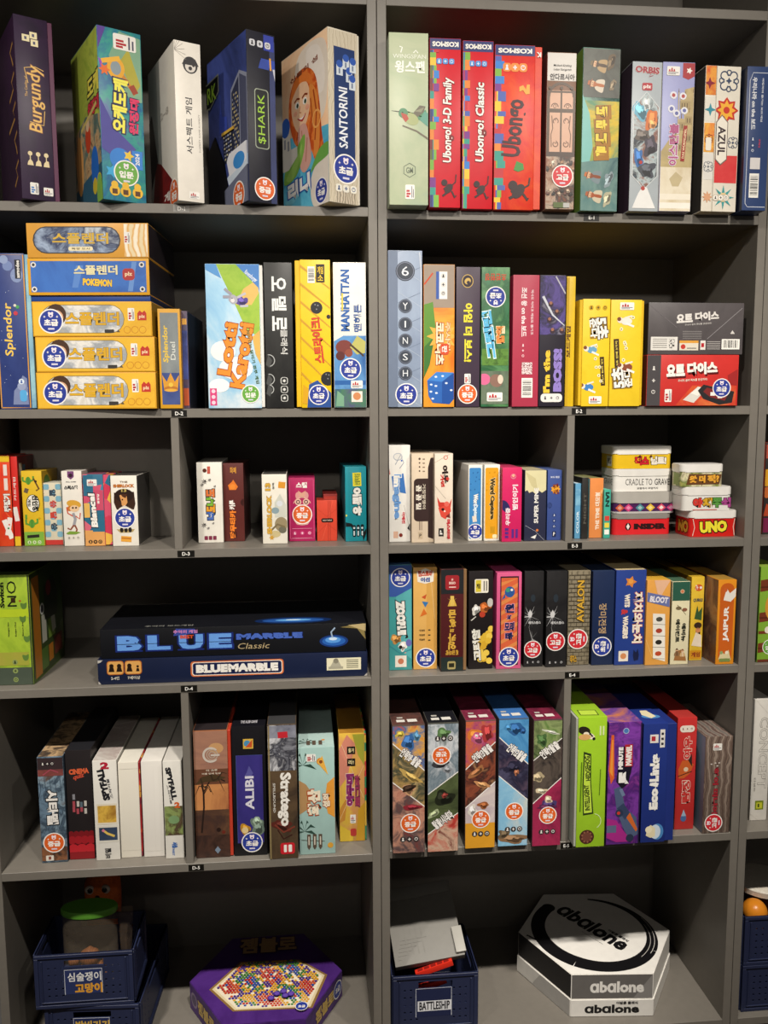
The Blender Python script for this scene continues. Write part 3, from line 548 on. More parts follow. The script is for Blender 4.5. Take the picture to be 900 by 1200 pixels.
def tile(l, u, v, r, c1):
    for k in range(4):
        a = math.pi/4+k*math.pi/2; x, y = u+.62*r*math.cos(a), v+.62*r*math.sin(a)*l.w/l.h
        l.ring(x, y, r*.4, r*.11, c1, math.degrees(a)-140, math.degrees(a)+140, 14); l.ring(u+.7*r*math.cos(a+.785), v+.7*r*math.sin(a+.785)*l.w/l.h, r*.26, r*.1, c1, n=12)
    l.star(u, v, r*.3, c1, 4)
tile(l, .66, .9, .3, '#3f4c66'); tile(l, .16, .31, .15, '#6a7078'); tile(l, .84, .48, .16, '#44506a'); tile(l, .15, .5, .13, '#7a2a28'); l.star(.62, .7, .34, '#c83a2c', 8, .7); l.star(.62, .7, .27, '#f0b13c', 8, .6); l.C(.62, .7, .09, '#c83a2c'); l.star(.16, .7, .17, '#3c8fa0', 4, .35); l.star(.62, .1, .32, '#3f9a9a', 8, .35); l.C(.62, .1, .12, '#e8c88c'); l.star(.16, .1, .16, '#d8a27c', 8, .5); l.star(.12, .88, .15, '#8a2038', 4, .4)
l.S([(.31, 0), (.31, 1)], .02, '#b9b2a2')
l = b.on('title'); l.P([(.34, .36), (.34, .62), (.5, .67), (.68, .62), (.68, .36), (.5, .32)], '#7a6c64'); l.P([(.36, .365), (.36, .615), (.5, .66), (.66, .615), (.66, .365), (.5, .33)], '#f0e9da'); l.T('AZUL', .51, .49, .22, .2, '#423538', -90, bold=.03); l.RR(.3, .075, .5, .045, '#c9c0ae', .5); l.RR(.06, .42, .16, .09, '#f0e9da')
b.icons([(.4, .097), (.55, .097), (.7, .097)], .065, '#f4efe4', '#4a4440')
b = BX('navy blue box with white frame and white vertical writing, rightmost on the top right shelf', z, 869, 897, 78, Y=-.04, yaw=0, c='#31446f', cl='#1a2134', cr='#1f2b48', group=g)
l = b.on('artwork'); l.S([(.12, .05), (.12, .9), (.24, .955), (.96, .955)], .025, '#c9cdd6'); l.S([(.12, .05), (.22, .025), (.96, .025)], .025, '#c9cdd6')
l = b.on('title'); l.T('우리나라 on the 보드', .32, .745, .2, .36, '#e4e6ea', -90, bold=.03); l.T('여행하며 즐기는 보드게임', .66, .77, .08, .3, '#d4d8e0', -90); l.T('국가유산', .62, .47, .08, .06, '#d0384a', -90)
b.icons([(.34, .5), (.34, .455), (.34, .42)], .09, '#31446f', '#dfe3ea'); l = b.on('square_label'); l.R(.26, .29, .42, .08, '#d8d4d2'); b.barcode(.26, .09, .4, .17, True)

# ---- second row left
z = ZD[2]; g = 'boxes on the second left shelf'
b = BX('tall dark blue box with gold title, cut off by the left edge of the photo', z, 1, 43, 297, Y=.0, D=.2, c=N(5, '#27346c', '#34447e', '#2c3a70'), cl='#27346c', cr='#7fb0c4', ct='#3a5a8c', group=g, base=('R', .13, N(8, '#6fa0b8', '#9ac4cc', '#5d8cb0')))
e = b.x1; l = b.on('artwork'); l.S([(.03, .01), (.03, .99), (e-.03, .99), (e-.03, .01), (.03, .01)], .03, '#d79a3c'); l.C(.64, .86, .17, '#8090b8', .2); l.C(.4, .92, .14, '#7486b4'); l.C(.3, .96, .12, '#8c9cc0'); l.P([(.36, .03), (.4, .12), (.55, .16), (.66, .22), (.78, .2), (.8, .03)], '#7a86ac'); l.C(.62, .15, .12, '#95a0bf')
for i in range(14): l.C(.1+.7*random.random(), .1+.8*random.random(), .008, '#dfe6f2', n=6)
l = b.on('title'); l.T('Splendor', .36, .515, .3, .34, '#e6c25a', 90, bold=.02, skew=.1); l.C(.56, .62, .06, '#c23a4a'); l.C(.62, .66, .05, '#4aa05a'); l.C(.55, .67, .04, '#d8d2c2'); b.on('maker_mark').R(.6, .84, .16, .12, '#1b1d28').T('asmodee', .68, .9, .1, .11, W_, 90)
b.icons([(.62, .18), (.7, .1)], .08, '#dbe6f0', '#3a5aa0'); l = b.on('age_label'); l.RR(.56, .05, .2, .075, '#58a8dc', .4)
def splendor(label, z, xl, xr, yt, kind, H=None, Y=.0, yaw=-4):
    b = BX(label, z, xl, xr, yt, Y=Y, yaw=yaw, D=.205, H=H, c='#e0a52c' if kind != 'top' else '#dca040', cl='#c08a20', cr=N(6, '#1d1a1c', '#2b2428', '#3a2c24') if kind != 'plain' else '#8a6a1c', ct='#2a2424' if kind != 'plain' else '#d09a28', group=g)
    l = b.on('artwork')
    if kind == 'plain':
        l.R(0.01, .03, .98, .94, N(6, '#e0ac2e', '#e8b93a', '#daa028')); l.RR(.07, .09, .7, .82, '#8a6f30', .5); l.RR(.075, .11, .69, .78, N(22, '#c9c4b8', '#e6e3dc', '#9aa0a6', '#b8b09c'), .5); l.C(.2, .62, .085, '#4a3326', .09); l.C(.2, .55, .06, '#d8a888'); l.RR(.6, .1, .08, .1, '#3a3836', .2); l.P([(.7, .12), (.73, .12), (.715, .2)], '#5a5040')
        for i in range(3): l.ring(.79+.065*i, .19, .03, .004, '#c07a24')
        t = b.on('title'); t.T('스플렌더', .5, .51, .45, .38, '#d9a92c', bold=.035, out='#6e5a2a', ow=.02)
        b.pub(.8, .45, .055, .36, 90); m = b.on('maker_mark'); m.P([(.88, .46), (.88, .66), (.9, .74), (.92, .68), (.94, .74), (.955, .66), (.955, .46)], '#c0392c'); m.T('plz', .918, .56, .05, .12, '#f0d8b0', bold=.03)
        b.sticker('b', .155, .44, .102)
    elif kind == 'top':
        l.RR(.05, .12, .72, .78, '#3c3a3a', .5); l.RR(.06, .15, .7, .72, N(14, '#4a5a84', '#9fb0c8', '#2f3a5c', '#c4ccd4', '#7a6a4c'), .5); l.R(.8, .03, .19, .94, WV(16, '#e8d4a8', '#dca040', '#f4ead2'))
        t = b.on('title'); t.T('스플렌더', .44, .56, .46, .32, '#d9b13c', bold=.03, out='#3a4460', ow=.02); t.RR(.34, .2, .2, .12, '#efe2b8', .4); t.T('확장 도시', .44, .26, .15, .06, '#5a4a2a'); b.pub(.8, .4, .05, .34, 90)
    else:
        l.R(.025, .08, .95, .84, N(5, '#2b58a8', '#3f72c0', '#2a4f9c')); 
        for u in (.05, .94):
            for v in (.16, .82): l.C(u, v, .022, '#e6e2da'); l.C(u, v, .012, '#3a3a44')
        l.P([(.36, .2), (.4, .8), (.46, .8), (.41, .2)], '#5c88cc'); l.P([(.82, .1), (.86, .9), (.9, .9), (.86, .1)], '#6a94d2')
        t = b.on('title'); t.T('스플렌더', .56, .68, .36, .26, '#e9dfae', bold=.035, out='#2a4a8c', ow=.02); t.T('POKEMON', .57, .34, .24, .2, '#f0c53a', 0, -3, bold=.06, out='#28407c', ow=.04); m = b.on('maker_mark'); m.RR(.78, .4, .1, .32, '#b03a36', .3); m.T('plz', .83, .56, .06, .14, '#f0d8b0', bold=.03)
    return b
yy = .0
S1 = splendor('yellow box with grey cloud panel and blue sticker, bottom of its stack', z, 44, 184, 436.5, 'plain')
S2 = splendor('yellow box with grey cloud panel and blue sticker, second from the bottom of the stack', z+S1.H+.0006, 42.7, 182.5, 395, 'plain')
S3 = splendor('yellow box with grey cloud panel and blue sticker, third from the stack bottom', S2.z+S2.H+.0006, 38.7, 179, 353.5, 'plain')
zz = S3.z+S3.H+.0006
b = BX('blue and yellow box second from the top of the leaning stack, blue base showing below', zz, 36.5, 176.5, 346.5, Y=.004, yaw=-4, D=.2, c='#27458c', cl='#27458c', cr='#1c2238', ct='#1c2238', group=g, name='game_box')
P1 = splendor('x', zz+b.H, 33.5, 176, 302.7, 'blue'); P1.o.name = 'box_lid'
for k in ('label', 'category', 'group'): del P1.o[k]
P1.o.parent = b.o
P1.o.matrix_parent_inverse = (Matrix.Translation(b.o.location) @ b.o.rotation_euler.to_matrix().to_4x4()).inverted()
S5 = splendor('yellow box with navy skyline panel, topmost of the leaning stack on the second left shelf', P1.z+P1.H+.0006, 32, 175, 261.5, 'top')
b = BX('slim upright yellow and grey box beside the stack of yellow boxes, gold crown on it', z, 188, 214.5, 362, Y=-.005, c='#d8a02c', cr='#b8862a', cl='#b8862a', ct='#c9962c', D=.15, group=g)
l = b.on('artwork'); l.R(.1, .04, .8, .92, N(7, '#6d7478', '#8a9090', '#4c566c')); l.R(.1, .04, .8, .32, N(7, '#2f3f78', '#46568c', '#283462')); l.P([(.2, .18), (.12, .34), (.32, .27), (.5, .36), (.68, .27), (.88, .34), (.8, .18)], '#d99a34'); l.C(.5, .2, .32, '#b8742a', .12); l.C(.5, .24, .1, '#e6c04a'); l.C(.5, .185, .28, '#e0a840', .07)
l = b.on('title'); l.T('Splendor', .34, .65, .3, .37, '#e3c04a', 90, bold=.03, skew=.1); l.T('Duel', .64, .58, .22, .18, '#d8dbd2', 90, bold=.01)
b = BX('dark box with navy front standing right behind the slim upright yellow box', z, 215.2, 223, 364.5, Y=.012, yaw=-2, D=.19, c=N(20, '#35406c', '#5a4a5c', '#27305a'), cr=N(6, '#1e1c22', '#28262e'), cl='#222', ct='#1e1c22', group=g)
l = b.on('artwork'); l.R(.1, .03, .8, .18, '#b8542e'); l.R(.1, .3, .8, .5, N(30, '#4a57a0', '#2d3668')); l.R(.15, .86, .7, .06, '#e0a84a')
b = BX('sky blue box with a rabbit on a green hill and orange swirly title', z, 244.5, 311, 309.5, Y=-.005, c=N(5, '#7db8e2', '#a6d2ec', '#e4eef2', '#8cc2e6'), cl='#6a9cc4', cr='#e4e4e0', ct='#9cc4dc', group=g, base=('R', .055, '#e2e0da'))
e = b.x1; l = b.on('artwork'); l.P([(.2*e, 1), (.3, .9), (.5, .73), (.62, .62), (.7, .55), (.92, .5), (e, .45), (e, .8), (.85*e, .9), (.6, 1)], N(20, '#86b23a', '#a4c448', '#95bb3c')); l.P([(.52, .72), (.66, .83), (e-.02, .9), (e-.02, .8), (.8, .72)], '#e6bd6a'); l.P([(.8, .5), (e, .55), (e, .3), (.85, .38)], '#dfb45c'); l.P([(.56*e, 1), (.92, .84), (e, .8), (e, 1)], '#4d84c8'); l.C(.28, .4, .22, '#f0f4f2', .18); l.C(.5, .28, .3, '#eef3f4', .2); l.C(.2, .16, .18, '#f2f5f4', .12); l.P([(0, 1), (.2*e, 1), (.28, .9), (0, .96)], '#5f9fdc')
l.R(.03, .02, .12, .12, '#d8457e')
for i in range(3): l.C(.09, .04+.04*i, .035, '#f4d0de')
l = b.on('rabbit_picture'); l.W(.62, .745, .1, '#5a4a96', .085); l.B([(.4, .76), (.46, .79), (.54, .775), (.55, .74), (.48, .725), (.42, .74)], '#b4b2bc'); l.S([(.45, .79), (.33, .83)], .05, '#a2a0ac'); l.S([(.44, .775), (.3, .775)], .05, '#a2a0ac'); l.S([(.55, .77), (.7, .8)], .04, '#c4c2ca'); l.C(.7, .755, .04, '#5a4a96'); l.S([(.6, .71), (.74, .715)], .04, '#c4c2ca'); l.C(.47, .75, .035, '#e6e2e2'); l.C(.46, .765, .01, K_, n=8)
l = b.on('title'); l.T('Lotti', .36, .415, .24, .37, '#f09432', 90, -10, bold=.045, out='#a8421c', ow=.03); l.T('Karotti', .61, .37, .26, .46, '#f09432', 90, -10, bold=.045, out='#a8421c', ow=.03); l.T('재미있는 달리기 경주 게임', .8, .36, .06, .38, '#4a6a3a', -90, 10); b.on('maker_mark').T('Ravensburger', .84*e, .915, .26, .04, '#dfe8f4', 0, -40)
b.sticker('g', .79*e, .1, .165)
b = BX('black box with large white Korean letters and round discs, beside the rabbit box', z, 312, 345, 307.7, Y=-.002, c=N(7, '#232323', '#2d2d2c', '#1f1f20'), cl='#151515', cr='#1b1b1b', ct='#1d1d1d', group=g)
l = b.on('title')
for i, ch in enumerate('오델로'): l.T(ch, .53, .855-.135*i, .52, .1, '#e9ebe8', -90, bold=.03)
l.T('클래식', .68, .46, .25, .17, '#d0d0cc', -90, bold=.02)
l = b.on('artwork'); 
for v, r in ((.33, .22), (.2, .2), (.13, .17)): l.ring(.12, v, r, .03, '#b4b6b4', -80, 100); l.P([(.01, v-.03), (.14, v-.05), (.24, v), (.1, v+.04)], '#4c4d4c')
for i in range(3): l.RR(.53, .165-.06*i, .26, .05, '#c9c9c4', .3); l.RR(.56, .169-.06*i, .2, .042, '#232323', .3); l.C(.66, .19-.06*i, .05, '#d9d9d4'); 
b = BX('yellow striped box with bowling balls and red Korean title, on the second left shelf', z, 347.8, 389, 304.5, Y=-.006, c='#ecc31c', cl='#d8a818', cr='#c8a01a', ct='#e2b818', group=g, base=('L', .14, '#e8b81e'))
s0 = b.x0; l = b.on('artwork')
for i in range(7): l.P([(s0, .95-.12*i), (1, .8-.13*i), (1, .81-.13*i), (s0, .97-.12*i)], '#c9972a')
l.P([(s0+.02, .03), (s0+.05, .16), (1, .02), (1, 0)], '#d8a41c'); l.P([(.3, 0), (.36, .16), (.6, .19), (1, .1), (1, 0)], '#2a4f94'); l.C(.6, .68, .17, '#26262a'); l.C(.9, .2, .2, '#26262a'); l.C(1-.06, .62, .06, '#26262a')
for u, v in ((.56, .7), (.64, .695), (.6, .67), (.85, .23), (.93, .225), (.9, .2)): l.C(u, v, .02, '#8a8a8c', n=8)
l = b.on('title'); l.T('스트라이크!', .62, .46, .3, .31, '#d4432a', 90, 6, bold=.04, out='#6a1a12', ow=.012); b.barcode(.36, .845, .2, .11, True); l = b.on('maker_mark'); l.R(.6, .85, .24, .12, '#22211c'); l.T('게임', .72, .93, .16, .05, '#ecc31c'); l.T('소', .72, .88, .16, .04, '#ecc31c')
b.sticker('b', .63, .09, .29)
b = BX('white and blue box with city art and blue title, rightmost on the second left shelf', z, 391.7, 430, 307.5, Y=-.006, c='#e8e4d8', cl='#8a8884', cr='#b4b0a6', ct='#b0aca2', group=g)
l = b.on('artwork'); l.P([(0, .0), (0, .46), (.3, .5), (1, .5), (1, .0)], N(9, '#3a6fb0', '#5f95c8', '#2c5a98')); l.C(.32, .42, .26, '#7a3a34', .22); l.C(.2, .36, .14, '#5c2c2a'); l.C(.46, .38, .12, '#8e4a3a'); l.P([(.5, .42), (.72, .5), (.98, .46), (.96, .38), (.7, .37)], '#b8b464'); l.S([(.5, .44), (.92, .36)], .06, '#4a3a2c'); l.R(0, .0, 1, .13, N(20, '#2e4a7c', '#4a7a5c', '#5a3f84')); l.P([(.05, .01), (.1, .12), (.3, .08), (.3, .01)], '#7aa88a'); l.R(0, .16, 1, .03, '#2d62a4')
l = b.on('title'); l.T('MANHATTAN', .36, .74, .27, .42, '#2f62a8', 90, bold=.045); l.R(.25, .67, .05, .12, '#d8c43c'); l.T('맨해튼', .74, .62, .25, .19, '#3a5a94', 90, bold=.03)
b.sticker('b', .51, .27, .33); b.pub(.52, .135, .36, .055); b.on('square_label').R(.53, .04, .34, .075, '#e9e0d4').C(.7, .08, .12, '#d08a5a')

# ---- second row right
z = ZE[2]; g = 'boxes on the second right shelf'
b = BX('silver blue box with white letters in dark discs, first on the second right shelf', z, 454.5, 495, 293.7, Y=-.004, c=N(4, '#7f8da6', '#95a4ba', '#a8b4c4'), cl='#6a7488', cr='#6c7890', ct='#8a96aa', group=g)
l = b.on('artwork'); l.R(0, 0, .28, .998, '#6f7c92'); 
for i in range(7): l.S([(.28, .03+.16*i), (1, .1+.16*i)], .012, '#6f7d94'); l.S([(.28, .1+.16*i), (1, .0+.16*i)], .01, '#b9c4d2')
l.S([(.97, .02), (.97, .86), (.92, .99)], .03, '#c9d0d8')
l = b.on('title')
for i, (ch, v, r) in enumerate((('6', .87, .28), ('Y', .65, .2), ('I', .535, .2), ('N', .43, .2), ('S', .325, .2), ('H', .22, .2))):
    l.C(.5, v, r, '#20242c'); l.ring(.5, v, r*.93, r*.1, '#70788a'); l.C(.5, v, r*.8, '#3c434f'); l.T(ch, .5, v, r*(.75 if ch != 'I' else .2), r*.95*l.w/l.h, '#e4e8ec', bold=.0)
b.sticker('b', .53, .083, .33)
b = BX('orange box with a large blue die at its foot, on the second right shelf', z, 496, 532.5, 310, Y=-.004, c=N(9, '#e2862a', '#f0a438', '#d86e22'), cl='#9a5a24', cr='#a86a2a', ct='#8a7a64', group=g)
l = b.on('artwork'); l.R(0, .7, 1, .298, '#9c8c7c'); l.P([(0, .4), (0, .72), (.3, .74), (.4, .55), (.3, .42)], '#5f8f38'); l.P([(0, .2), (0, .42), (.36, .5), (.2, .3)], '#3f7434'); l.star(.6, .5, .5, '#f0b04a', 10, .6); l.S([(.02, .86), (.3, .94)], .05, '#c44a2a')
l = b.on('die_picture'); l.P([(.12, .19), (.42, .25), (1, .24), (1, .06), (.84, .02), (.3, .03), (.16, .08)], '#1f4f9c'); l.P([(.12, .19), (.42, .25), (.98, .245), (.6, .18)], '#3f82d0'); l.P([(.12, .19), (.6, .18), (.6, .03), (.3, .03), (.16, .08)], '#2c64b4')
for u, v in ((.25, .16), (.4, .15), (.24, .11), (.42, .1), (.3, .06), (.74, .17), (.9, .12), (.4, .215), (.62, .22)): l.C(u, v, .045, '#dce8f4', .03)
l = b.on('title'); l.T('코코너츠', .52, .45, .3, .3, '#efe0c0', -90, bold=.05, out='#b5542c', ow=.06); l.T('주사위', .78, .5, .17, .2, '#f2cf9a', -90, bold=.04, out='#b5542c', ow=.05); l.RR(.54, .37, .28, .08, '#d0502c', .3); l.T('판', .68, .41, .17, .05, W_, -90)
l = b.on('rating_label'); l.R(.4, .76, .1, .19, '#3a5aa4'); l.R(.5, .76, .26, .19, '#ebe9e4'); b.icons([(.63, .92), (.63, .86), (.63, .8)], .08, '#d4d2cc', '#2c2c30')
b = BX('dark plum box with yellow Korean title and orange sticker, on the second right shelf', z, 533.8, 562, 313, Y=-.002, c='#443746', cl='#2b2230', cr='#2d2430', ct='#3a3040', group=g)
l = b.on('title'); l.T('아임 더 보스!', .5, .535, .38, .42, '#e6d83a', -90, bold=.05); l = b.on('artwork'); l.C(.47, .9, .24, '#c9a85c', .27); l.C(.47, .9, .21, '#2e2632', .24); l.C(.47, .9, .14, '#c9a85c', .12, ang=40); l.C(.5, .89, .07, '#2e2632')
b.pub(.36, .17, .26, .07, 90); b.sticker('o', .49, .095, .41)
b = BX('green jungle box with light blue title and upside-down blue sticker, on the second right shelf', z, 563, 596, 313.3, Y=-.004, c=N(16, '#3f7a54', '#2f5f3c', '#5c8f5c', '#3a6b4c'), cl='#2a4a30', cr='#2c5038', ct='#4a6a4c', group=g)
l = b.on('artwork'); l.R(.03, .3, .94, .12, N(40, '#3a5a28', '#5f8a3a', '#27451f')); l.R(0, .02, 1, .24, N(10, '#5a4f4a', '#6a7a64', '#4c5a4c')); l.C(.12, .2, .22, '#d86a94', .2); l.C(.55, .19, .24, '#8a6a5c', .22, ang=-30); l.C(.7, .2, .1, '#d8c8b4', .16); l.T('초판한정', .5, .93, .74, .05, '#c8452c', 180)
l = b.on('title'); l.T('그린맨', .28, .52, .34, .34, '#5fb8e0', 90, 8, bold=.08, out='#dff0f4', ow=.06); l.T('탐험', .68, .52, .3, .12, '#e8873a', 90, bold=.06, out='#f2d8b0', ow=.05)
b.sticker('b', .5, .79, .36, 180); b.pub(.22, .04, .56, .065)
b = BX('plain crimson box with thin white vertical text and barcode, on the second right shelf', z, 599.5, 630.4, 322.3, Y=-.006, yaw=1, c='#b03a50', cl='#8a2038', cr='#8c2a3c', ct='#a8445a', group=g)
l = b.on('title'); l.T('조선 왕 on the 보드', .42, .72, .22, .37, '#f1dfe0', -90, bold=.035); l.T('역사도 익히고 게임도 즐기고', .73, .72, .1, .34, '#e8ccd0', -90)
b.icons([(.4, .47), (.4, .43), (.4, .39)], .08, '#b03a50', '#ecd6d8'); l = b.on('square_label'); l.R(.36, .25, .4, .09, CK(900, '#ecd8d8', '#6a1c2c', '#ecd8d8')); b.barcode(.36, .07, .42, .15, True)
b = BX('black and purple box with yellow and violet sideways title, on the second right shelf', z, 630.6, 661, 322.5, Y=-.006, c='#2a2630', cl='#1a1820', cr='#2d2a30', ct='#3a3842', group=g)
l = b.on('artwork'); l.R(0, .55, 1, .445, N(24, '#3c3560', '#5a4c8c', '#2c2a3c', '#8a8498')); l.S([(.12, .84), (.5, .7), (.96, .62)], .1, '#c9ccd4', .03); l.S([(.6, .99), (.98, .86)], .05, '#b8b6bc')
for u, v in ((.42, .78), (.66, .72), (.38, .66), (.5, .58), (.86, .58)): l.C(u, v, .1, '#3a2a34'); l.C(u, v+.01, .06, '#9c6a54')
l = b.on('title'); l.T("I'm the", .3, .27, .26, .33, '#e9c13a', 90, bold=.07); l.T('BOSS!', .72, .28, .34, .33, '#8f7cc4', 90, bold=.08); l = b.on('rating_label'); l.RR(.08, .035, .84, .065, '#e2e0da', .4); b.icons([(.26, .067), (.5, .067), (.74, .067)], .1, '#e2e0da', '#2a2630')
b = BX('thin yellow box squeezed between the black box and the wide yellow pair', z, 661.3, 672, 324, Y=.01, c='#dcb824', cl='#2a2420', cr='#c9a41c', ct='#c9a41c', group=g)
l = b.on('title'); l.R(.0, .0, .3, .99, '#c8a21e'); l.T('보드게임', .3, .5, .5, .24, '#5a3a1a', 90, bold=.04)
def fivesec(label, xl, xr, yt, flip, base=None):
    b = BX(label, z, xl, xr, yt, Y=-.006, c=N(26, '#e2bd22', '#ecc82c', '#e6c228'), cl='#d2ac1c', cr='#d2ac1c', ct='#d8b224', group=g, base=base)
    e0, e1 = b.x0, b.x1; R = random.Random(xl)
    def m(u, v): return (e0+(e1-e0)*u, 1-v) if not flip else (e0+(e1-e0)*(1-u), v)
    r = -90 if not flip else 90
    a = b.on('title'); p = m(.62, .26); a.P([m(.25, .17), m(.28, .37), m(.95, .36), m(.9, .16)], '#a07a1c'); a.T('5초', m(.72, .27)[0], m(.72, .27)[1], .38, .2, W_, r, 6, bold=.05, out='#2a2018', ow=.045); a.T('준다', m(.4, .27)[0], m(.4, .27)[1], .25, .18, W_, r, 6, bold=.04, out='#2a2018', ow=.045)
    l = b.on('artwork')
    for u, v, w, h in ((.76, .67, .14, .27),) if not flip else ((.78, .5, .16, .27),): q = m(u, v); l.R(q[0]-w/2, q[1]-h/2, w, h, '#3c2c1a', 4); l.T('5초 안에 3가지', q[0], q[1], w*.4, h*.85, '#f0d860', r, 4)
    for u, v, c1 in ((.3, .47, '#6aa0c0'), (.2, .82, '#3f7fc0')) if not flip else ((.5, .37, '#8a4a34'), (.55, .8, '#e8e4d8')):
        q = m(u, v); l.C(q[0]+.05, q[1], .17, c1, .11); l.C(q[0]-.14, q[1]+.01, .085, '#efe0d0'); l.C(q[0]-.17, q[1]+.02, .06, '#7a4a30'); l.S([(q[0], q[1]+.03), (q[0]+.22, q[1]+.05)], .05, '#efe0d0'); l.S([(q[0]+.05, q[1]-.02), (q[0]+.28, q[1]-.05)], .06, W_)
    for i in range(6):
        q = m(.25+.6*R.random(), .42+.45*R.random()); l.C(q[0], q[1], .05, '#f3eecf'); l.C(q[0], q[1], .025, '#a8904a')
    b.icons([m(.3, .08), m(.55, .08), m(.8, .08)], .075, '#c9a21c', '#4a3a1a') if not flip else None
    q = m(.5, .94); b.pub(q[0]-.2, q[1]-.035, .42, .07)
fivesec('yellow party game box left of its twin, black line icons along its top', 677, 712.7, 350.5, False, ('L', .1, '#d9b120'))
fivesec('yellow party game box right of its twin, title upside down at the foot', 713, 752, 351.5, True, ('R', .07, '#d9b120'))
b = BX('red box with white Korean title and dice tray picture, under the grey box', z, 756.5, 864, 416, Y=-.006, D=.15, c='#c8332e', cl='#5a2220', cr='#7a1c1c', ct='#8a2a26', group=g)
YR = b; l = b.on('artwork'); l.R(0, .0, .15, .995, '#4a4648'); l.P([(.32, .01), (.5, .4), (.98, .4), (.98, .01)], N(7, '#d8642e', '#c8402c', '#e08a48')); l.P([(.4, .12), (.56, .38), (.66, .34), (.52, .06)], '#d9d6cc'); l.P([(.48, .25), (.58, .37), (.66, .33), (.56, .2)], '#efece2'); l.P([(.56, .3), (.62, .42), (.96, .28), (.94, .06), (.8, .02), (.62, .14)], '#2b2a2c'); l.P([(.62, .28), (.66, .36), (.9, .25), (.86, .1), (.7, .17)], '#7c2a28'); l.R(.7, .2, .05, .07, W_); l.R(.78, .15, .05, .07, W_); l.P([(.88, .6), (.99, .72), (.99, .4), (.9, .42)], '#a02a2a')
b.icons([(.075, .74), (.075, .5), (.075, .28)], .035, '#4a4648', '#d9d6d0'); b.pub(.2, .08, .075, .25, 90)
l = b.on('title'); l.T('요트', .31, .7, .2, .24, W_, 0, 3, bold=.07, sh='#5a1414'); l.T('다이스', .6, .74, .33, .24, W_, 0, 3, bold=.07, sh='#5a1414'); l.T('주사위 굴려 족보를 완성하라!', .5, .51, .32, .05, '#f0d8c8', 0, 3)
b.sticker('b', .82, .35, .1)
b = BX('dark grey box with white title and barcode, lying on the red box', z+YR.H+.0008, 758.5, 870, 355, Y=-.004, D=.15, c=N(8, '#4a4546', '#544f50', '#464243'), cl='#2c2a2b', cr='#363233', ct='#3a3738', group=g)
l = b.on('artwork'); l.S([(.01, .95), (.3, .52)], .006, '#6d686a'); l.S([(.62, .3), (.98, .9)], .006, '#8a8688'); 
l = b.on('title'); l.T('요트', .375, .7, .17, .17, '#dcd8d2', 0, 4, bold=.06); l.T('다이스', .61, .745, .25, .17, '#dcd8d2', 0, 4, bold=.06); l.T('주사위 굴려 족보를 완성하라!', .52, .59, .28, .035, '#b8b4b0', 0, 4)
l = b.on('back_label'); l.R(.03, .08, .28, .26, '#dcd9d2'); l.R(.22, .12, .06, .18, CK(700, '#3a3838', '#dcd9d2')); l.R(.33, .08, .2, .18, '#d9d2c0'); l.R(.33, .22, .2, .05, '#d89a3c'); l.C(.37, .15, .025, '#c03a30'); l.R(.34+.07, .11, .1, .02, '#77736e'); l.R(.55, .09, .055, .18, '#e0dcd4'); l.R(.58-.02, .14, .03, .08, '#b3202a')
for i in range(5): l.R(.62, .24-.035*i, .14, .014, '#a8a4a0'); l.R(.05, .29-.04*i, .15, .012, '#77736e'); l.R(.36, .44-.035*i, .2, .012, '#8a8684')
l.P([(.86, .4), (.885, .47), (.91, .4)], '#cfcbc6'); b.barcode(.775, .1, .19, .2)
# ---- third row left
BK[0] = .178
z = ZD[3]; g = 'small boxes on the third left shelf'
b = BX('red box with white playing cards and yellow corner, cut off by the left edge', z, -14, 17, 534, yb=640.6, c=N(9, '#d42c20', '#e04a22', '#c8281e'), cr='#a81c1c', ct='#8a1c1c', D=.14, group=g)
l = b.on('artwork'); l.P([(.2, .93), (.2, .995), (.99, .995), (.99, .93)], '#e6c02c')
for i in range(6): l.P([(.5, .4), (1, .9-.12*i), (1, .86-.12*i)], '#e86a3c')
l.R(.55, .08, .3, .22, W_, 20); l.R(.6, .12, .3, .2, '#efe8e0', -10); l.C(.72, .2, .06, '#2f8a4a'); l.C(.78, .24, .05, '#d0342c'); l.R(.6, .78, .22, .12, '#e8dcd4'); l.R(.6, .62, .22, .13, '#e8dcd4')
b.on('title').T('뒤집기', .72, .48, .4, .2, W_, 90, bold=.07, out='#7c1414', ow=.05)
b = BX('slim red box with yellow foot, second from the left edge on the third shelf', z, 17.5, 25.5, 535, yb=640.3, yaw=0, c='#d02a24', cr=N(24, '#7a1a1c', '#5a1416', '#8a2a22'), ct=N(20, '#5a1c1c', '#3a1214', '#6d2020'), D=.19, group=g)
l = b.on('artwork'); l.R(0, .0, 1, .11, '#e6bd2c'); l.R(.1, .28, .7, .16, '#e8e0da', 8); b.on('title').T('카드게임', .45, .64, .4, .26, '#f0dcd4', 90)
l = b.on('top_picture', 'T')
for i in range(3): l.R(.2+.25*i, .1, .12, .3, '#cfc9c0')
l = b.on('side_picture', 'R'); l.R(.1, .72, .16, .2, '#b8b0a8'); l.R(.3, .7, .16, .2, '#3a6a9c')
b = BX('small yellow box with green cactus drawings on the third left shelf', z, 28.8, 53, 552, yb=640, yaw=-1, c='#e2bb2c', cr='#a8861c', ct='#b8942c', D=.13, group=g)
l = b.on('artwork'); l.R(0, .0, 1, .19, '#7fb042'); l.R(.15, .11, .6, .04, '#2a2a22', 4)
def cactus(l, u, v, k):
    l.C(u, v, .13*k, '#5c9a3a', .2*k); l.S([(u-.06*k, v-.02*k), (u-.26*k, v), (u-.26*k, v+.05*k)], .09*k, '#5c9a3a'); l.S([(u+.06*k, v-.01*k), (u+.25*k, v+.01*k), (u+.25*k, v+.06*k)], .09*k, '#5c9a3a'); l.S([(u, v-.05*k), (u, v+.05*k)], .02*k, '#3f7428')
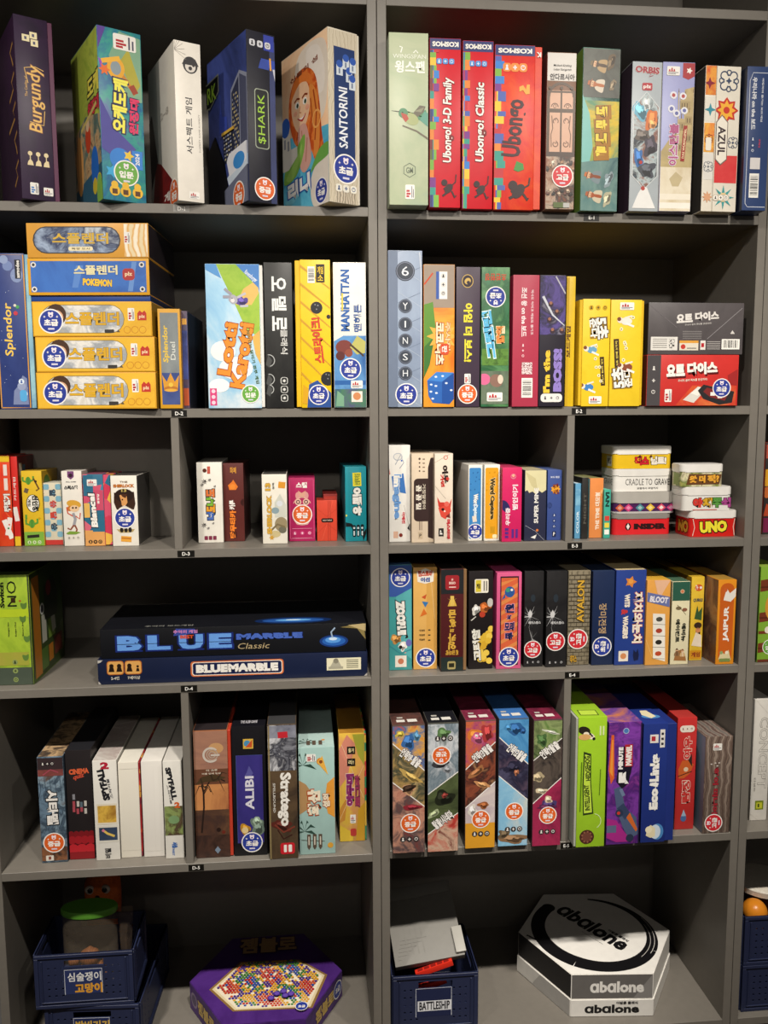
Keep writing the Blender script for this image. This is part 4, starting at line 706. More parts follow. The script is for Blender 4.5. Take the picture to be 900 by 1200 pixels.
cactus(l, .34, .87, 1); cactus(l, .42, .3, 1.1); l.S([(.6, .9), (.85, .76), (.7, .74)], .08, '#6a4a2a'); l.R(.12, .71, .2, .06, '#6a5a4a', -20); l.R(.1, .36, .1, .06, '#5c9a3a'); l.C(.7, .86, .06, '#3a2a20'); l.star(.8, .37, .08, '#c9a01c', 5)
b.on('artwork', 'R').C(.3, .8, .2, '#4a6a2a'); b.icons([(.25, .05), (.5, .05), (.75, .05)], .09, '#cfe0b0', '#4a6a2a')
l = b.on('title'); l.C(.52, .57, .33, '#2a2a22', .45); l.C(.52, .57, .29, '#f3f0e4', .42); l.T('선인장', .63, .57, .3, .22, '#2a2a22', -90, bold=.06); l.T('게임', .34, .58, .16, .1, '#2a2a22', -90, bold=.04)
b = BX('low blue and cream checked box with a red foot, beside the cactus box', z, 53.5, 75, 566, yb=639, yaw=-1, c='#d8d0b8', cr='#8aa4ac', ct='#c8c4b4', D=.12, group=g)
l = b.on('artwork')
for i in range(9):
    for j in range(3):
        if (i+j) % 2 == 0: l.RR(.02+.33*j, .13+.095*i, .31, .09, '#7fb0c4', .3)
l.R(0, 0, 1, .085, '#c23a34')
l = b.on('title')
for ch, v, c1 in (('알', .84, '#3a4a5a'), ('쏭', .66, '#c8453a'), ('달', .48, '#c8453a'), ('쏭', .3, '#3a4a5a')): l.T(ch, .52, v, .36, .12, c1, -90, bold=.05)
b = BX('white upright box with a running cartoon figure and small black title', z, 75.5, 99.5, 552, yb=640, c='#e8e3d8', cr='#b8b2a6', ct='#c4beb2', D=.14, group=g)
l = b.on('artwork'); l.P([(.3, 1), (.3, .92), (.46, .885), (.62, .92), (.62, 1)], '#7a4a78'); l.C(.46, .94, .1, '#3a2030'); l.C(.56, .56, .36, '#d8a23c', .2, ang=-12); l.C(.36, .5, .16, '#c8742a', .13); l.C(.58, .5, .24, '#e8c49c', .17); l.C(.5, .51, .05, '#3a2a20'); l.C(.66, .51, .05, '#3a2a20'); l.S([(.5, .44), (.6, .36), (.5, .26)], .14, '#9a9aa0'); l.S([(.48, .4), (.24, .44), (.2, .52)], .06, '#c8523a'); l.S([(.62, .4), (.82, .36), (.86, .44)], .06, '#c8523a'); l.S([(.52, .28), (.34, .22), (.2, .24)], .08, '#8a4a34'); l.S([(.56, .28), (.66, .22), (.6, .18)], .08, '#8a4a34'); l.P([(.1, .17), (.3, .2), (.7, .19), (.85, .18), (.6, .155), (.2, .155)], '#7a9a3c')
l = b.on('title'); l.T('스틱스택', .45, .78, .66, .055, '#2a2a2c', 0, bold=.06); l.T('SKILL GAMES', .47, .855, .5, .014, '#6a6a6c')
b.icons([(.25, .11), (.47, .11), (.7, .11)], .08, '#d8d2c4', '#3a3a3c')
b = BX('small pink, blue and yellow patchwork box with white script title, beside the portrait box', z, 100, 132, 556, yb=640, c=CK(34, '#2f6a86', '#c8506a', '#e0a85a', '#3a7f9c', '#d86a7c'), cr=CK(34, '#a83a4c', '#c89a4a', '#a83a4c'), ct='#8a4a5c', D=.13, group=g, base=('R', .25, CK(34, '#d0506c', '#e0b04a', '#c83a54', '#2f6a86')))
e = b.x1; l = b.on('artwork'); l.R(0, .7, .5*e, .29, '#2f6a86'); l.R(.5*e, .5, .5*e, .28, '#c8506a'); l.R(0, .4, .3*e, .2, '#e0b25c'); l.R(0, .0, e, .22, '#dca05c'); l.R(.4*e, .2, .6*e, .24, '#2f6a86')
l = b.on('title'); l.T('Blancal', .34, .5, .24, .47, W_, 90, 4, bold=.06, out='#2a2a34', ow=.08, skew=.15); l.T('블랑칼', .55, .66, .08, .14, W_, 90); b.pub(.16, .84, .36, .09)
b.icons([(.2, .06), (.38, .06), (.56, .06)], .075, '#3a2a24', '#e0a85a')
b = BX('white box with a dark portrait and a blue round sticker on the third left shelf', z, 132.3, 163.3, 557.5, yb=640, yaw=-1, c='#e9e4d8', cr=N(8, '#3a3836', '#4a4744'), ct='#4a4642', D=.17, group=g)
l = b.on('artwork'); l.P([(.12, .76), (.88, .77), (.92, .6), (.86, .52), (.2, .52), (.1, .62)], '#3a2418'); l.C(.5, .72, .36, '#2a1a14', .26); l.P([(.32, .72), (.46, .74), (.6, .71), (.62, .62), (.5, .55), (.4, .58), (.38, .64)], '#d89a5c'); l.P([(.36, .74), (.62, .74), (.56, .68), (.44, .7)], '#4a2a1a'); l.C(.43, .66, .03, '#2a1812'); l.P([(.3, .54), (.5, .58), (.8, .52), (.8, .5), (.25, .5)], '#d9cfc0'); l.P([(.16, .24), (.86, .24), (.78, .2), (.6, .19), (.3, .19)], '#b8a06a')
for u in (.36, .52, .68): l.C(u, .23, .07, '#26221e', .1)
l.R(.32, .06, .4, .08, '#e0a03c', -5); l.R(.34, .1, .36, .02, '#b8702a', -5)
l = b.on('title'); l.T('THE', .5, .91, .3, .025, '#6a4a2a'); l.T('SHERLOCK', .5, .855, .8, .045, '#c8742a', bold=.05, out='#5a2a14', ow=.02); l.T('13', .5, .79, .2, .045, '#b8a45c', bold=.05)
b.sticker('b', .5, .4, .41)

BK[0] = BACK
g = 'small boxes in the third left bay by the upright'
b = BX('white box with paint splashes and crooked coloured letters, beside the shelf divider', z, 232.5, 262.5, 542, yb=636.2, yaw=1, c='#e8e4d9', cl='#8f8b84', cr='#b4b0a6', ct='#a8a49c', D=.18, group=g)
l = b.on('title'); 
for ch, v, c1, sz in (('너', .34, '#4a6ab4', .11), ('도', .43, '#e0982c', .1), ('나', .52, '#7ab23c', .12), ('도', .62, '#d8763c', .1)): l.T(ch, .52, v, .34, sz, c1, 90, bold=.08, out='#2a2a28', ow=.07)
l = b.on('artwork')
for u, v, r in ((.3, .76, .13), (.2, .72, .08), (.5, .78, .08), (.7, .7, .06), (.24, .22, .12), (.4, .18, .07), (.6, .24, .06)): l.star(u, v, r, '#8a8680', 7, .45); l.C(u+.03, v+.01, r*.3, '#3a3836')
l.C(.32, .9, .08, '#5a2a1c'); l.R(.42, .86, .12, .09, '#c05a4a')
for i in range(3): l.RR(.24+.17*i, .035, .14, .05, '#7a2a44', .2)
b = BX('brown box with orange letters and white word, beside the white paint-splash box', z, 263, 287.3, 543, yb=634.5, yaw=-2, c='#5e2a26', cr='#3a1a1a', ct='#4a2422', cl='#4a2020', D=.13, group=g)
l = b.on('artwork'); l.P([(.3, .66), (.24, .72), (.42, .76), (.5, .79), (.62, .74), (.72, .7), (.62, .66)], '#e07a2c'); l.C(.46, .7, .13, '#e88a34'); l.C(1, .5, .18, '#3a1815', .18); l.T('화폐', .5, .91, .3, .08, '#d89a3c')
l = b.on('title'); l.T('달무티카', .44, .22, .32, .36, '#e8802c', 90, bold=.06, out='#3a1412', ow=.04); l.T('카툰', .42, .47, .3, .12, W_, 90, bold=.05)
b = BX('white box with golden letters and castle art, left of the magenta box', z, 308, 337.5, 556, yb=637.4, c='#e9e4d6', cl='#c8c2b4', cr='#a8a296', ct='#4a4844', D=.14, group=g)
l = b.on('artwork'); l.P([(.5, .38), (.5, .6), (.72, .72), (.96, .56), (.96, .38)], '#cfd0c4'); l.C(.52, .48, .16, '#8aa0a8', .13); l.C(.7, .58, .12, '#d8dce0'); l.C(.75, .28, .26, '#9a8a6a', .3); l.C(.5, .14, .22, '#c9b98a', .14); l.C(.8, .2, .16, '#6d6a5a', .14); l.S([(.3, .18), (.6, .28), (.9, .24)], .08, '#7a6a4c'); l.R(.66, .8, .28, .09, '#e09a34', -6)
l = b.on('title'); l.T('SHERLOCK', .28, .42, .2, .56, '#d8a83c', 90, bold=.06, out='#6a5a2a', ow=.03); l.T('13', .24, .82, .22, .11, '#d8a83c', 90, bold=.06, out='#6a5a2a', ow=.03); l.T('셜록', .46, .83, .08, .1, '#5a5650', 90); l.star(.36, .09, .12, '#c89a3c', 6)
b = BX('magenta box with ornate pattern and orange round sticker, on the third left shelf', z, 338.8, 370, 560, yb=634.5, c='#b3225c', cl='#7a1a40', cr='#7c1840', ct='#8a1c48', D=.13, group=g)
l = b.on('artwork')
for u in (.36, .66): l.C(u, .62, .12, '#e8c8b0'); l.C(u, .62, .08, '#6a3a44'); l.C(u, .62, .04, '#e8c8b0'); l.C(u, .72, .1, '#d89a94', .14); l.C(u, .3, .1, '#d8a0a0')
l.P([(.36, .8), (.5, .76), (.66, .8), (.6, .7), (.42, .7)], '#d8a48c'); l.ring(.51, .55, .36, .03, '#e0b0a0', 20, 160); l.ring(.51, .4, .36, .03, '#e0b0a0', 200, 340); l.S([(.05, .04), (.05, .97), (.95, .97), (.95, .04), (.05, .04)], .02, '#d8608c'); l.R(.12, .05, .76, .005, '#e8b0c4'); l.R(.12, .2, .76, .005, '#e8b0c4')
b.on('title').T('스컬', .5, .885, .42, .09, W_, bold=.05); b.sticker('o', .51, .425, .38); b.icons([(.22, .13), (.5, .13), (.78, .13)], .08, '#c84a7c', '#f4dde6')
b = BX('lowest coral red box with black nameplate, right of the magenta box', z, 371.5, 395.3, 586.5, yb=634.2, c='#d84a34', cl='#8a2a20', cr='#9a3022', ct='#b03a2c', D=.06, group=g)
l = b.on('artwork'); l.S([(.02, .8), (.5, .6), (.98, .78)], .015, '#b83826'); l.S([(.02, .2), (.5, .42), (.98, .25)], .015, '#b83826'); l.S([(.25, .02), (.5, .42), (.8, .98)], .015, '#e86a50'); l.S([(.56, .0), (.58, .99)], .02, '#9a2a1e'); l.S([(.66, .0), (.67, .99)], .015, '#7a2018'); l.RR(.22, .46, .6, .1, '#1d1614', .4); b.on('title').T('RED7 MINI', .52, .51, .44, .035, '#d8c4b4')
b = BX('dark red box standing behind the lowest coral red box', z, 379, 396, 579, Y=.1, c='#8a2a24', cl='#5a1a18', ct='#6a201c', D=.1, group=g)
b.on('artwork').R(.1, .85, .8, .1, '#a83a2e')
b = BX('teal box with white bubble title and yellow tab, rightmost on the third left shelf', z, 404.8, 430, 547, yb=634.7, yaw=2, c='#1f8f9c', cl='#1a6a74', cr='#14666e', ct='#1f7a84', D=.14, group=g)
l = b.on('artwork'); l.P([(0, .2), (0, .26), (.3, .24), (.52, .16), (.4, .13), (.26, .2)], '#151a1c'); l.P([(.84, .0), (1, .12), (1, .18), (.8, .1)], '#151a1c'); l.C(.04, .35, .05, '#e8d84a'); l.R(.36, .74, .4, .18, '#e6d93a', 2); l.T('순발력게임', .57, .83, .26, .15, '#3a6a3a', 90)
for i in range(3): l.RR(.34+.19*i, .06+.005*i, .15, .16, '#14242a', .4); l.C(.41+.19*i, .18, .05, '#d8e4e4'); l.R(.38+.19*i, .08, .06, .06, '#d8e4e4')
l = b.on('title'); 
for ch, v in (('오', .66), ('리', .54), ('야', .41)): l.T(ch, .56, v, .42, .125, W_, 0, bold=.09, out='#14242a', ow=.07)

# ---- third row right
z = ZE[3]; g = 'small boxes on the third right shelf'
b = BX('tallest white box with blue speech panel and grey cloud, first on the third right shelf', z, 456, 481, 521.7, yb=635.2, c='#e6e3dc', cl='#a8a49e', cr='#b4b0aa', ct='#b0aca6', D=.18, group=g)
l = b.on('artwork'); l.C(.42, .88, .22, '#b9bec6', .18); l.C(.42, .88, .18, '#e6e3dc', .14); l.S([(.3, .8), (.55, .9), (.7, .82), (.5, .76)], .03, '#8a94a4'); l.C(.6, .84, .04, '#3a6ac0'); l.P([(.06, .7), (.0, .78), (.0, .7)], '#c23a34'); l.P([(.12, .68), (.68, .71), (.8, .5), (.2, .53)], '#3f74b8'); l.P([(.86, .14), (1, .2), (1, .11)], K_); l.C(.55, .07, .09, '#7a2a20'); l.R(.2, .04, .22, .07, '#d0a890'); l.S([(.7, .38), (.98, .13)], .015, '#a8a49e')
l = b.on('title'); l.T('Imagine', .36, .47, .44, .46, '#6d9cd4', -90, bold=.05, out='#f2f0ea', ow=.05); l.T('im', .36, .63, .3, .12, W_, -90, bold=.05); l.T('이매진', .68, .25, .16, .12, '#c23a44', -90, bold=.05)
b = BX('cream and dark brown box with rounded label panel, second on the third right shelf', z, 482.2, 508.3, 531.5, yb=636, c='#dcc9b0', cl='#a8967c', cr='#6a5c50', ct='#b8a48c', D=.17, group=g)
l = b.on('artwork'); l.RR(.1, .24, .89, .48, '#3a2a28', .2); l.P([(.74, .06), (.74, .3), (.99, .3), (.99, .04)], '#3a2a28'); l.P([(.74, .68), (.74, .84), (.86, .95), (.99, .95), (.99, .68)], '#3a2a28'); l.R(.3, .04, .2, .08, '#c4b094'); l.T('P', .4, .08, .1, .04, '#3a2a28')
for i in range(4): l.C(.36, .94-.045*i, .05 if i == 0 else .035, '#5a463c'); l.R(.5, .93-.045*i, .1, .012, '#8a7664')
l.R(.34, .14, .05, .1, '#8a7664'); l.R(.44, .14, .03, .1, '#8a7664')
l = b.on('title'); 
for i, ch in enumerate('꼼꼼밀'): l.T(ch, .32, .61-.1*i, .24, .075, '#efe6d6', -90, bold=.03)
l.T('거짓말쟁이', .56, .52, .16, .28, '#d8ccb8', -90, bold=.02)
b = BX('cream box with red fox mask and red brush lettering, third on the third right shelf', z, 509, 530.7, 531.5, yb=637, yaw=0, c='#e4d6c4', cl='#a89a88', cr='#b0a08c', ct='#b8aa98', D=.16, group=g)
l = b.on('fox_mask'); l.P([(.14, .52), (.2, .42), (.4, .34), (.62, .3), (.86, .38), (.94, .5), (.8, .44), (.5, .46), (.3, .46)], '#c83a2e'); l.P([(.2, .4), (.84, .44), (.9, .36), (.6, .27), (.35, .3)], '#d84c3c'); l.C(.45, .38, .08, '#2a1614'); l.C(.55, .36, .05, '#f0e0d0'); l.P([(.6, .3), (.84, .34), (.86, .28)], '#7a2a24'); l.C(.66, .44, .14, '#e0685a')
l = b.on('artwork'); l.C(.6, .955, .12, '#d8604c'); l.C(.6, .955, .09, '#e4d6c4'); l.S([(.02, .64), (.6, .5)], .012, '#6a5a4c'); l.S([(.02, .9), (.8, .99)], .012, '#8a7a6c'); l.R(.22, .08, .28, .09, '#2a2624'); l.T('P', .36, .125, .14, .05, W_, 90)
l = b.on('title'); l.T('여우', .58, .77, .34, .2, '#2a1a18', -90, 6, bold=.06); l.T('가면', .42, .7, .2, .14, '#c8302a', -90, 6, bold=.06); l.T('미스터리', .76, .16, .2, .22, '#c02a34', -90, bold=.08); l.star(.7, .72, .13, '#d03a30', 5)
def word(label, xl, xr, yt, yb, c1, c2, st, left):
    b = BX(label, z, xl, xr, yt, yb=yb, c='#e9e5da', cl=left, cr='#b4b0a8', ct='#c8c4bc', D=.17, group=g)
    l = b.on('artwork'); l.RR(.06, .03, .84, .93, c1, .12); R = random.Random(5)
    for i in range(10): l.C(.15+.66*R.random(), .6+.32*R.random(), .05, c2, n=7)
    l = b.on('title'); l.T('Word', .53, .72 if not st else .54, .34, .22 if not st else .16, W_ if st else '#4a3a18', -90, bold=.07, out=c2 if st else '#f0d89a', ow=.05); l.T('Capture', .5, .44 if not st else .38, .34, .31 if not st else .22, '#d8ecf8' if st else '#4a3a18', -90, bold=.07, out=c2 if st else '#f0d89a', ow=.05)
    if st: b.on('artwork').R(.3, .25, .3, .08, '#e4d8c8', 8); b.sticker('b', .5, .125, .56)
    else: l = b.on('artwork'); l.R(.4, .1, .3, .09, '#c9921c'); l.RR(.55, .035, .3, .05, '#efe2b4', .3)
    return b
word('white box with sky blue panel and blue round sticker, on the third right shelf', 548.3, 565, 544.8, 634, '#3f86c4', '#2a64a0', True, '#d8d5ce')
word('white box with orange-yellow panel and dark lettering, right of its sky blue twin', 566.8, 585.3, 544.6, 634, '#e3a021', '#c98a14', False, '#cfccc4')
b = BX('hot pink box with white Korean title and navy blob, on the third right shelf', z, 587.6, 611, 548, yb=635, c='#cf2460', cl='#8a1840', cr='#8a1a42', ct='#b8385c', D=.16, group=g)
l = b.on('artwork'); l.C(.16, .48, .2, '#2f2a5c', .34, ang=30); l.C(.56, .88, .14, '#d8748c'); l.C(.56, .88, .1, '#cf2460', .06); l.C(.56, .89, .07, '#e8b090')
for i in range(3): l.R(.16, .05+.05*i, .18, .035, '#5a2a80')
l.R(.5, .05, .12, .12, '#5a2a80'); l.R(.7, .05, .12, .12, '#5a2a80')
l = b.on('title'); l.T('범인이기', .66, .6, .28, .34, '#f2dfe4', 90, bold=.05); l.T('우리중', .3, .34, .24, .24, '#f2dfe4', 90, bold=.04)
b = BX('navy box with torn cream upper part and white upside-down title, on the third right shelf', z, 613.9, 639.5, 551, yb=634, c='#2e3148', cl='#24263a', cr='#1c1e2e', ct='#b8ae8c', D=.16, group=g)
l = b.on('artwork'); l.P([(.01, .995), (.01, .7), (.12, .72), (.2, .68), (.36, .7), (.5, .66), (.66, .71), (.8, .68), (.99, .72), (.99, .995)], '#d8d0a4'); l.P([(.01, .98), (.5, .88), (.6, .7), (.3, .78)], '#c8be90'); l.S([(.04, .22), (.5, .14), (.96, .0)], .012, '#b8bac4'); l.C(.6, .15, .06, '#d87a3c'); l.P([(.3, .05), (.5, .03), (.58, .09), (.44, .07)], '#e8e6e0')
l = b.on('title'); l.T('SUPER MINE', .54, .5, .2, .5, '#e4e2dc', 90, bold=.04)
b = BX('blue box with orange star title and round notch on the third right shelf', z, 640.3, 657.5, 551, yb=633.3, c='#3d518f', cl='#26345e', cr='#2c3c6c', ct='#54669c', D=.16, group=g)
l = b.on('artwork'); l.ring(.12, .5, .2, .03, '#22305c', -90, 90); l.C(.1, .5, .16, '#34467c')
l = b.on('title'); l.star(.56, .73, .34, '#e8a32c', 9, .72); l.T('위치', .56, .77, .4, .07, '#7a2a1c', 0, 10, bold=.06); l.T('사진', .58, .69, .4, .07, '#7a2a1c', 0, 10, bold=.06); l.T('보드게임', .5, .9, .6, .03, '#d8dcec'); b.icons([(.5, .36), (.5, .28), (.5, .2)], .11, '#2a3a6c', '#d0d6e8', shape='r'); l.RR(.38, .05, .26, .08, '#20284a', .2); l.T('P', .51, .09, .12, .05, W_)
g = 'thin books and boxes leaning in the bay with the tins'
b = BX('light blue slim booklet box right of the divider, in the bay with the round-cornered tins', z, 672.8, 680, 566.7, yb=631.5, c='#5f9ec4', cl='#3a6a8c', cr='#4a7ea0', ct='#cfe0e8', D=.13, group=g)
b.on('title').T('COLOR', .5, .3, .45, .4, '#d8ecf4', 90); b.on('artwork').R(.1, .6, .8, .3, N(60, '#8ac0d8', '#4a8ab4'))
b = BX('dark slim box between the light blue booklet and the orange box', z, 680.6, 688.6, 560, yb=631.8, c='#2c2a28', cl='#1c1a18', cr='#222', ct='#8a8a68', D=.13, group=g)
b.on('title').T('NIGHT', .5, .5, .4, .5, '#5a564e', 90)
b = BX('orange slim box with teal left side and white vertical lettering, beside the stack of tins', z, 689.8, 706, 560.5, yb=630.7, yaw=4, c='#e08a4a', cl='#6ab0b8', cr='#a85c2c', ct='#8a8a5c', D=.13, group=g)
b.on('title').T('THE TIME 대모험', .58, .45, .36, .62, '#f4e2cc', 90, bold=.04); b.on('artwork').C(.9, .77, .14, '#f0b070')
b = BX('teal slim box with dark lettering, touching the stack of tins', z, 706.6, 714.8, 574, yb=631, c='#3fa894', cl='#2a7a6c', cr='#2a7a6c', ct='#6ac0ac', D=.13, group=g)
b.on('title').T('IAN', .5, .8, .6, .3, '#1f3a34', -90, bold=.05); l = b.on('artwork')
for i, c1 in enumerate(('#d0453a', '#e4d04a', '#efeee4')): l.R(.15, .36-.14*i, .7, .1, c1)

# ---- fourth row left
z = ZD[4]; g = 'boxes on the fourth left shelf'
b = BX('big lime green box with black lettering, cut off by the left edge', z, -13, 40.5, 674, yb=803, yaw=-1, D=.2, c=N(4, '#7da02c', '#a8c43a', '#5f7f34', '#b0b83c'), cr=N(9, '#4a6428', '#3a4a24', '#5c7a34'), ct='#3c4a28', cl='#445', group=g)
l = b.on('artwork'); l.R(0, .0, 1, .16, '#4a5548'); l.R(0, .62, 1, .07, '#b9cf2c'); l.S([(.975, 0), (.975, .999)], .045, '#3c4632'); l.R(0, .18, .9, .12, N(6, '#9aa43a', '#b4a04a'))
for u, v in ((.82, .72), (.78, .6), (.86, .42), (.8, .25)): l.B([(u-.07, v+.025), (u+.02, v+.02), (u+.09, v+.03), (u+.08, v-.015), (u, v-.03), (u-.06, v-.01)], '#5f8038')
l = b.on('title'); l.T('NO', .53, .83, .25, .23, '#1c2414', 90, bold=.0); l.T('Switch', .27, .82, .12, .23, '#1c2414', 90, bold=.05); l.R(.5, .75, .12, .045, '#3a2a14'); l.C(.74, .765, .03, '#b06a2c')
for i, t in enumerate(('Simon Jun', 'Eunjun Choi', 'Hongsu Seo')): l.T(t, .78-.19*i, .51, .05, .13, '#2a341c', 90)
b.icons([(.52, .21), (.52, .13), (.52, .05)], .07, '#8a9a5c', '#1c2414')
l = b.on('side_picture', 'R'); l.R(.06, .03, .2, .92, '#c07a28'); l.P([(.26, .6), (.26, .95), (.5, .98), (.98, .98), (.98, .4), (.6, .3), (.34, .42)], '#3d5228'); l.R(.3, .3, .14, .26, '#c8c8b8'); l.C(.33, .62, .06, '#d8d8d0'); l.C(.33, .62, .04, '#26262a'); l.R(.5, .3, .2, .18, '#7a9a3c'); l.R(.6, .34, .12, .2, '#b8b8a8', 10); l.P([(.4, .5), (.4, .82), (.7, .88), (.85, .7), (.8, .48)], '#2c3424'); l.C(.55, .78, .08, '#7a2a2c'); l.R(.26, .05, .2, .2, '#5a7a34'); l.R(.48, .08, .14, .16, '#c07a28'); l.R(.66, .1, .26, .18, '#6a3428'); l.C(.8, .19, .08, '#a04a3a'); l.S([(.0, .01), (.0, .99)], .04, '#20261c')
MB = b = BX('wide navy flat box with white and orange title, lying on the fourth left shelf', z, 115, 431, 769, yb=797.5, yaw=0, D=.215, c=N(4, '#141c36', '#1a2444'), cl='#10162a', cr='#10162a', ct='#141c36', group=g, H=.049)
l = b.on('title'); l.RR(.338, .2, .345, .62, '#d8713a', .2); l.RR(.343, .24, .335, .54, '#f0e0d0', .2); l.RR(.346, .27, .329, .48, '#182048', .2); l.T('BLUEMARBLE', .51, .51, .305, .34, W_, bold=.08)
l = b.on('icon_row')
for u in (.033, .098): l.RR(u, .38, .062, .56, '#b86a2c', .2); l.RR(u+.003, .41, .056, .5, '#e0a85c', .2)
for u, k in ((.05, 1), (.078, 1), (.115, 1), (.145, .6)): l.C(u, .74-.1*(1-k), .008*k, '#26180e'); l.P([(u-.011*k, .5), (u+.011*k, .5), (u+.006*k, .5+.22*k), (u-.006*k, .5+.22*k)], '#26180e')
l.T('2-4인', .062, .25, .03, .14, '#d0ccc0'); l.T('7세이상', .13, .25, .045, .14, '#d0ccc0')
l = b.on('back_label'); l.R(.845, .28, .13, .5, '#e6e0c0'); l.P([(.853, .34), (.865, .55), (.872, .7), (.888, .7), (.895, .55), (.905, .34)], '#b0ac98'); l.C(.88, .66, .01, '#8a8674'); l.R(.852, .33, .055, .1, '#a8a490')
for i in range(5): l.R(.92, .66-.075*i, .045, .035, '#77745f')
l = b.on('worn_corner'); l.P([(0, 0), (.012, 0), (.004, .12), (0, .14)], '#b4b0aa'); l.P([(.0, .86), (.0, .99), (.02, .99), (.012, .9)], '#c0bcb6'); l.P([(.985, 0), (.999, 0), (.999, .14)], '#b4b0aa')
b = BX('wide black flat box with blue chrome letters, lying on top of the navy flat box', z+MB.H+.0008, 118, 429.5, 734, Y=MB.Y+.004, yaw=0, D=.212, c='#15161a', cl='#0e0f12', cr='#0e0f12', ct=N(4, '#121318', '#17181e'), group=g)
l = b.on('title')
BL = [('B', .107, .09), ('L', .216, .085), ('U', .335, .09), ('E', .445, .085)]
for ch, u, w in BL: l.T(ch, u, .5, w, .52, '#6aa0e8', bold=.06, out='#1b2c74', ow=.05); 
for ch, u, w in BL: l.R(u-w*.5, .47, w, .018, '#15161a')
for ch, u, w in BL: l.R(u-w*.56, .21, w*1.1, .05, '#1b2c74')
l.T('MARBLE', .63, .63, .25, .2, '#4a6ac0', bold=.08, out='#1a2a6c', ow=.04); l.T('Classic', .57, .3, .12, .2, '#b8a47c', bold=.0, skew=.3)
l = b.on('artwork'); l.C(.875, .38, .055, '#1a3a7c', .024); l.C(.875, .38, .045, '#2a62b4', .018); l.C(.872, .42, .03, '#5a9ae0', .012); l.C(.872, .46, .016, '#cfe4f8', .006); l.S([(.87, .5), (.865, .7), (.88, .85)], .006, '#9ab0c8'); l.P([(.27, .72), (.36, .8), (.35, .95), (.28, .97)], '#3a4a9c'); l.T('추억의 게임', .315, .86, .09, .12, '#d88ac0'); l.T('BEST', .32, .68, .05, .12, '#d8542c', bold=.05)
l = b.on('top_picture', 'T'); l.C(.72, .16, .15, '#142c5c', .05); l.C(.72, .16, .12, '#2a5aa8', .032); l.C(.72, .17, .07, '#6ab0ec', .016); l.C(.72, .18, .03, '#d8ecfa', .008); l.T('추억의 보드게임', .25, .08, .18, .05, '#8a8a84')
l = b.on('torn_wrap'); l.P([(.9, .86), (.99, .98), (.998, .4), (.965, .8)], '#8a7a4a'); l.P([(.93, .93), (.998, .7), (.998, .97)], '#c0ac7c')

# ---- fourth row right
z = ZE[4]; g = 'boxes on the fourth right shelf'
b = BX('teal box with white bubble letters and cow picture, first on the fourth right shelf', z, 456, 483, 662, yb=785.5, c='#459c9c', cl='#2d6a6c', cr='#2c686a', ct='#3a5a84', group=g)
l = b.on('artwork'); l.P([(0, .995), (1, .995), (1, .78), (.6, .7), (0, .7)], '#3b5aa4'); l.P([(.3, .7), (1, .78), (1, .1), (.4, .2)], '#5aaeb0'); l.W(.3, .3, .24, '#c08a4a', .2); l.W(.6, .23, .18, '#ece6dc', .2, -15); l.C(.5, .22, .08, '#26221e'); l.C(.7, .17, .05, '#c49a8c'); l.C(.86, .26, .13, '#6a6ab0', .16); l.P([(.7, .3), (.78, .36), (.84, .31)], '#26221e'); l.S([(.0, .24), (.5, .16), (1, .2)], .05, '#3a8a94'); l.R(.26, .03, .5, .11, '#e8e0d4'); l.C(.51, .085, .13, '#c87a5a')
l = b.on('title'); l.T('ZOOPLE', .52, .5, .4, .33, W_, -90, 3, bold=.1, out='#1f3a3c', ow=.09); b.sticker('b', .5, .88, .42)
b = BX('pale orange box with small triangles and blue sticker, second on the fourth right shelf', z, 484.2, 512.3, 665, yb=784.5, c='#e2b061', cl='#a87c3c', cr='#b08440', ct='#8a6a34', group=g)
l = b.on('artwork'); l.R(.55, .0, .44, .998, '#dba654'); l.P([(.34, .71), (.56, .74), (.5, .69)], '#c8542c'); l.P([(.36, .67), (.64, .66), (.5, .61)], '#3a78b0'); l.P([(.28, .52), (.44, .6), (.58, .545)], '#d8702a'); l.S([(.7, .98), (.9, .5)], .01, '#f0d8a8')
for i in range(3): l.T('게임설명', .36, .385-.045*i, .24, .02, '#4a3a24'); l.R(.62, .38-.05*i, .1, .014, '#5a4a30')
l = b.on('title'); l.P([(.18, .86), (.14, .96), (.5, .99), (.86, .96), (.84, .86), (.5, .84)], '#efe8dc'); l.T('텔스트레', .5, .94, .6, .06, '#c84a2c', bold=.07); l.T('이션', .5, .88, .4, .045, '#3a5a9c', bold=.07); b.sticker('b', .52, .115, .42)
b = BX('dark brown box with gold pyramid and gold Korean title, third on the fourth right shelf', z, 516, 546.7, 667, yb=786.8, c='#4f1e20', cl='#26201e', cr='#2c2420', ct='#1f1d1c', group=g, base=('R', .12, '#8a6a48'))
e = b.x1; l = b.on('artwork'); l.R(0, .0, e, .14, '#26302e'); l.R(0, .76, e, .235, '#26282a'); l.P([(.3*e, .64), (.7*e, .64), (.6*e, .7), (.72*e, .72), (.5*e, .69), (.28*e, .72), (.4*e, .7)], '#d8b04a'); l.R(.42*e, .64, .16*e, .1, '#e0bc5c'); l.RR(.2*e, .8, .6*e, .14, '#a02a30', .15); l.T('★', .5*e, .9, .12*e, .03, '#f0d0c4'); l.T('EGO', .5*e, .865, .28*e, .025, '#f0d0c4', bold=.05); l.R(.36*e, .82, .3*e, .01, '#f0d0c4'); l.RR(.3*e, .02, .36*e, .08, '#a89a64', .2); l.R(.36*e, .04, .24*e, .04, '#2c2a1c')
l = b.on('title'); 
for ch, v, s in (('금', .565, .3), ('황', .475, .3), ('의', .405, .16), ('카', .335, .3), ('잉', .255, .3)): l.T(ch, .5*e, v, s, .27*s, '#d8aa44', 180, bold=.05)
l.T('황금마왕', .5*e, .185, .5, .05, '#c89a3c', 180, bold=.05)
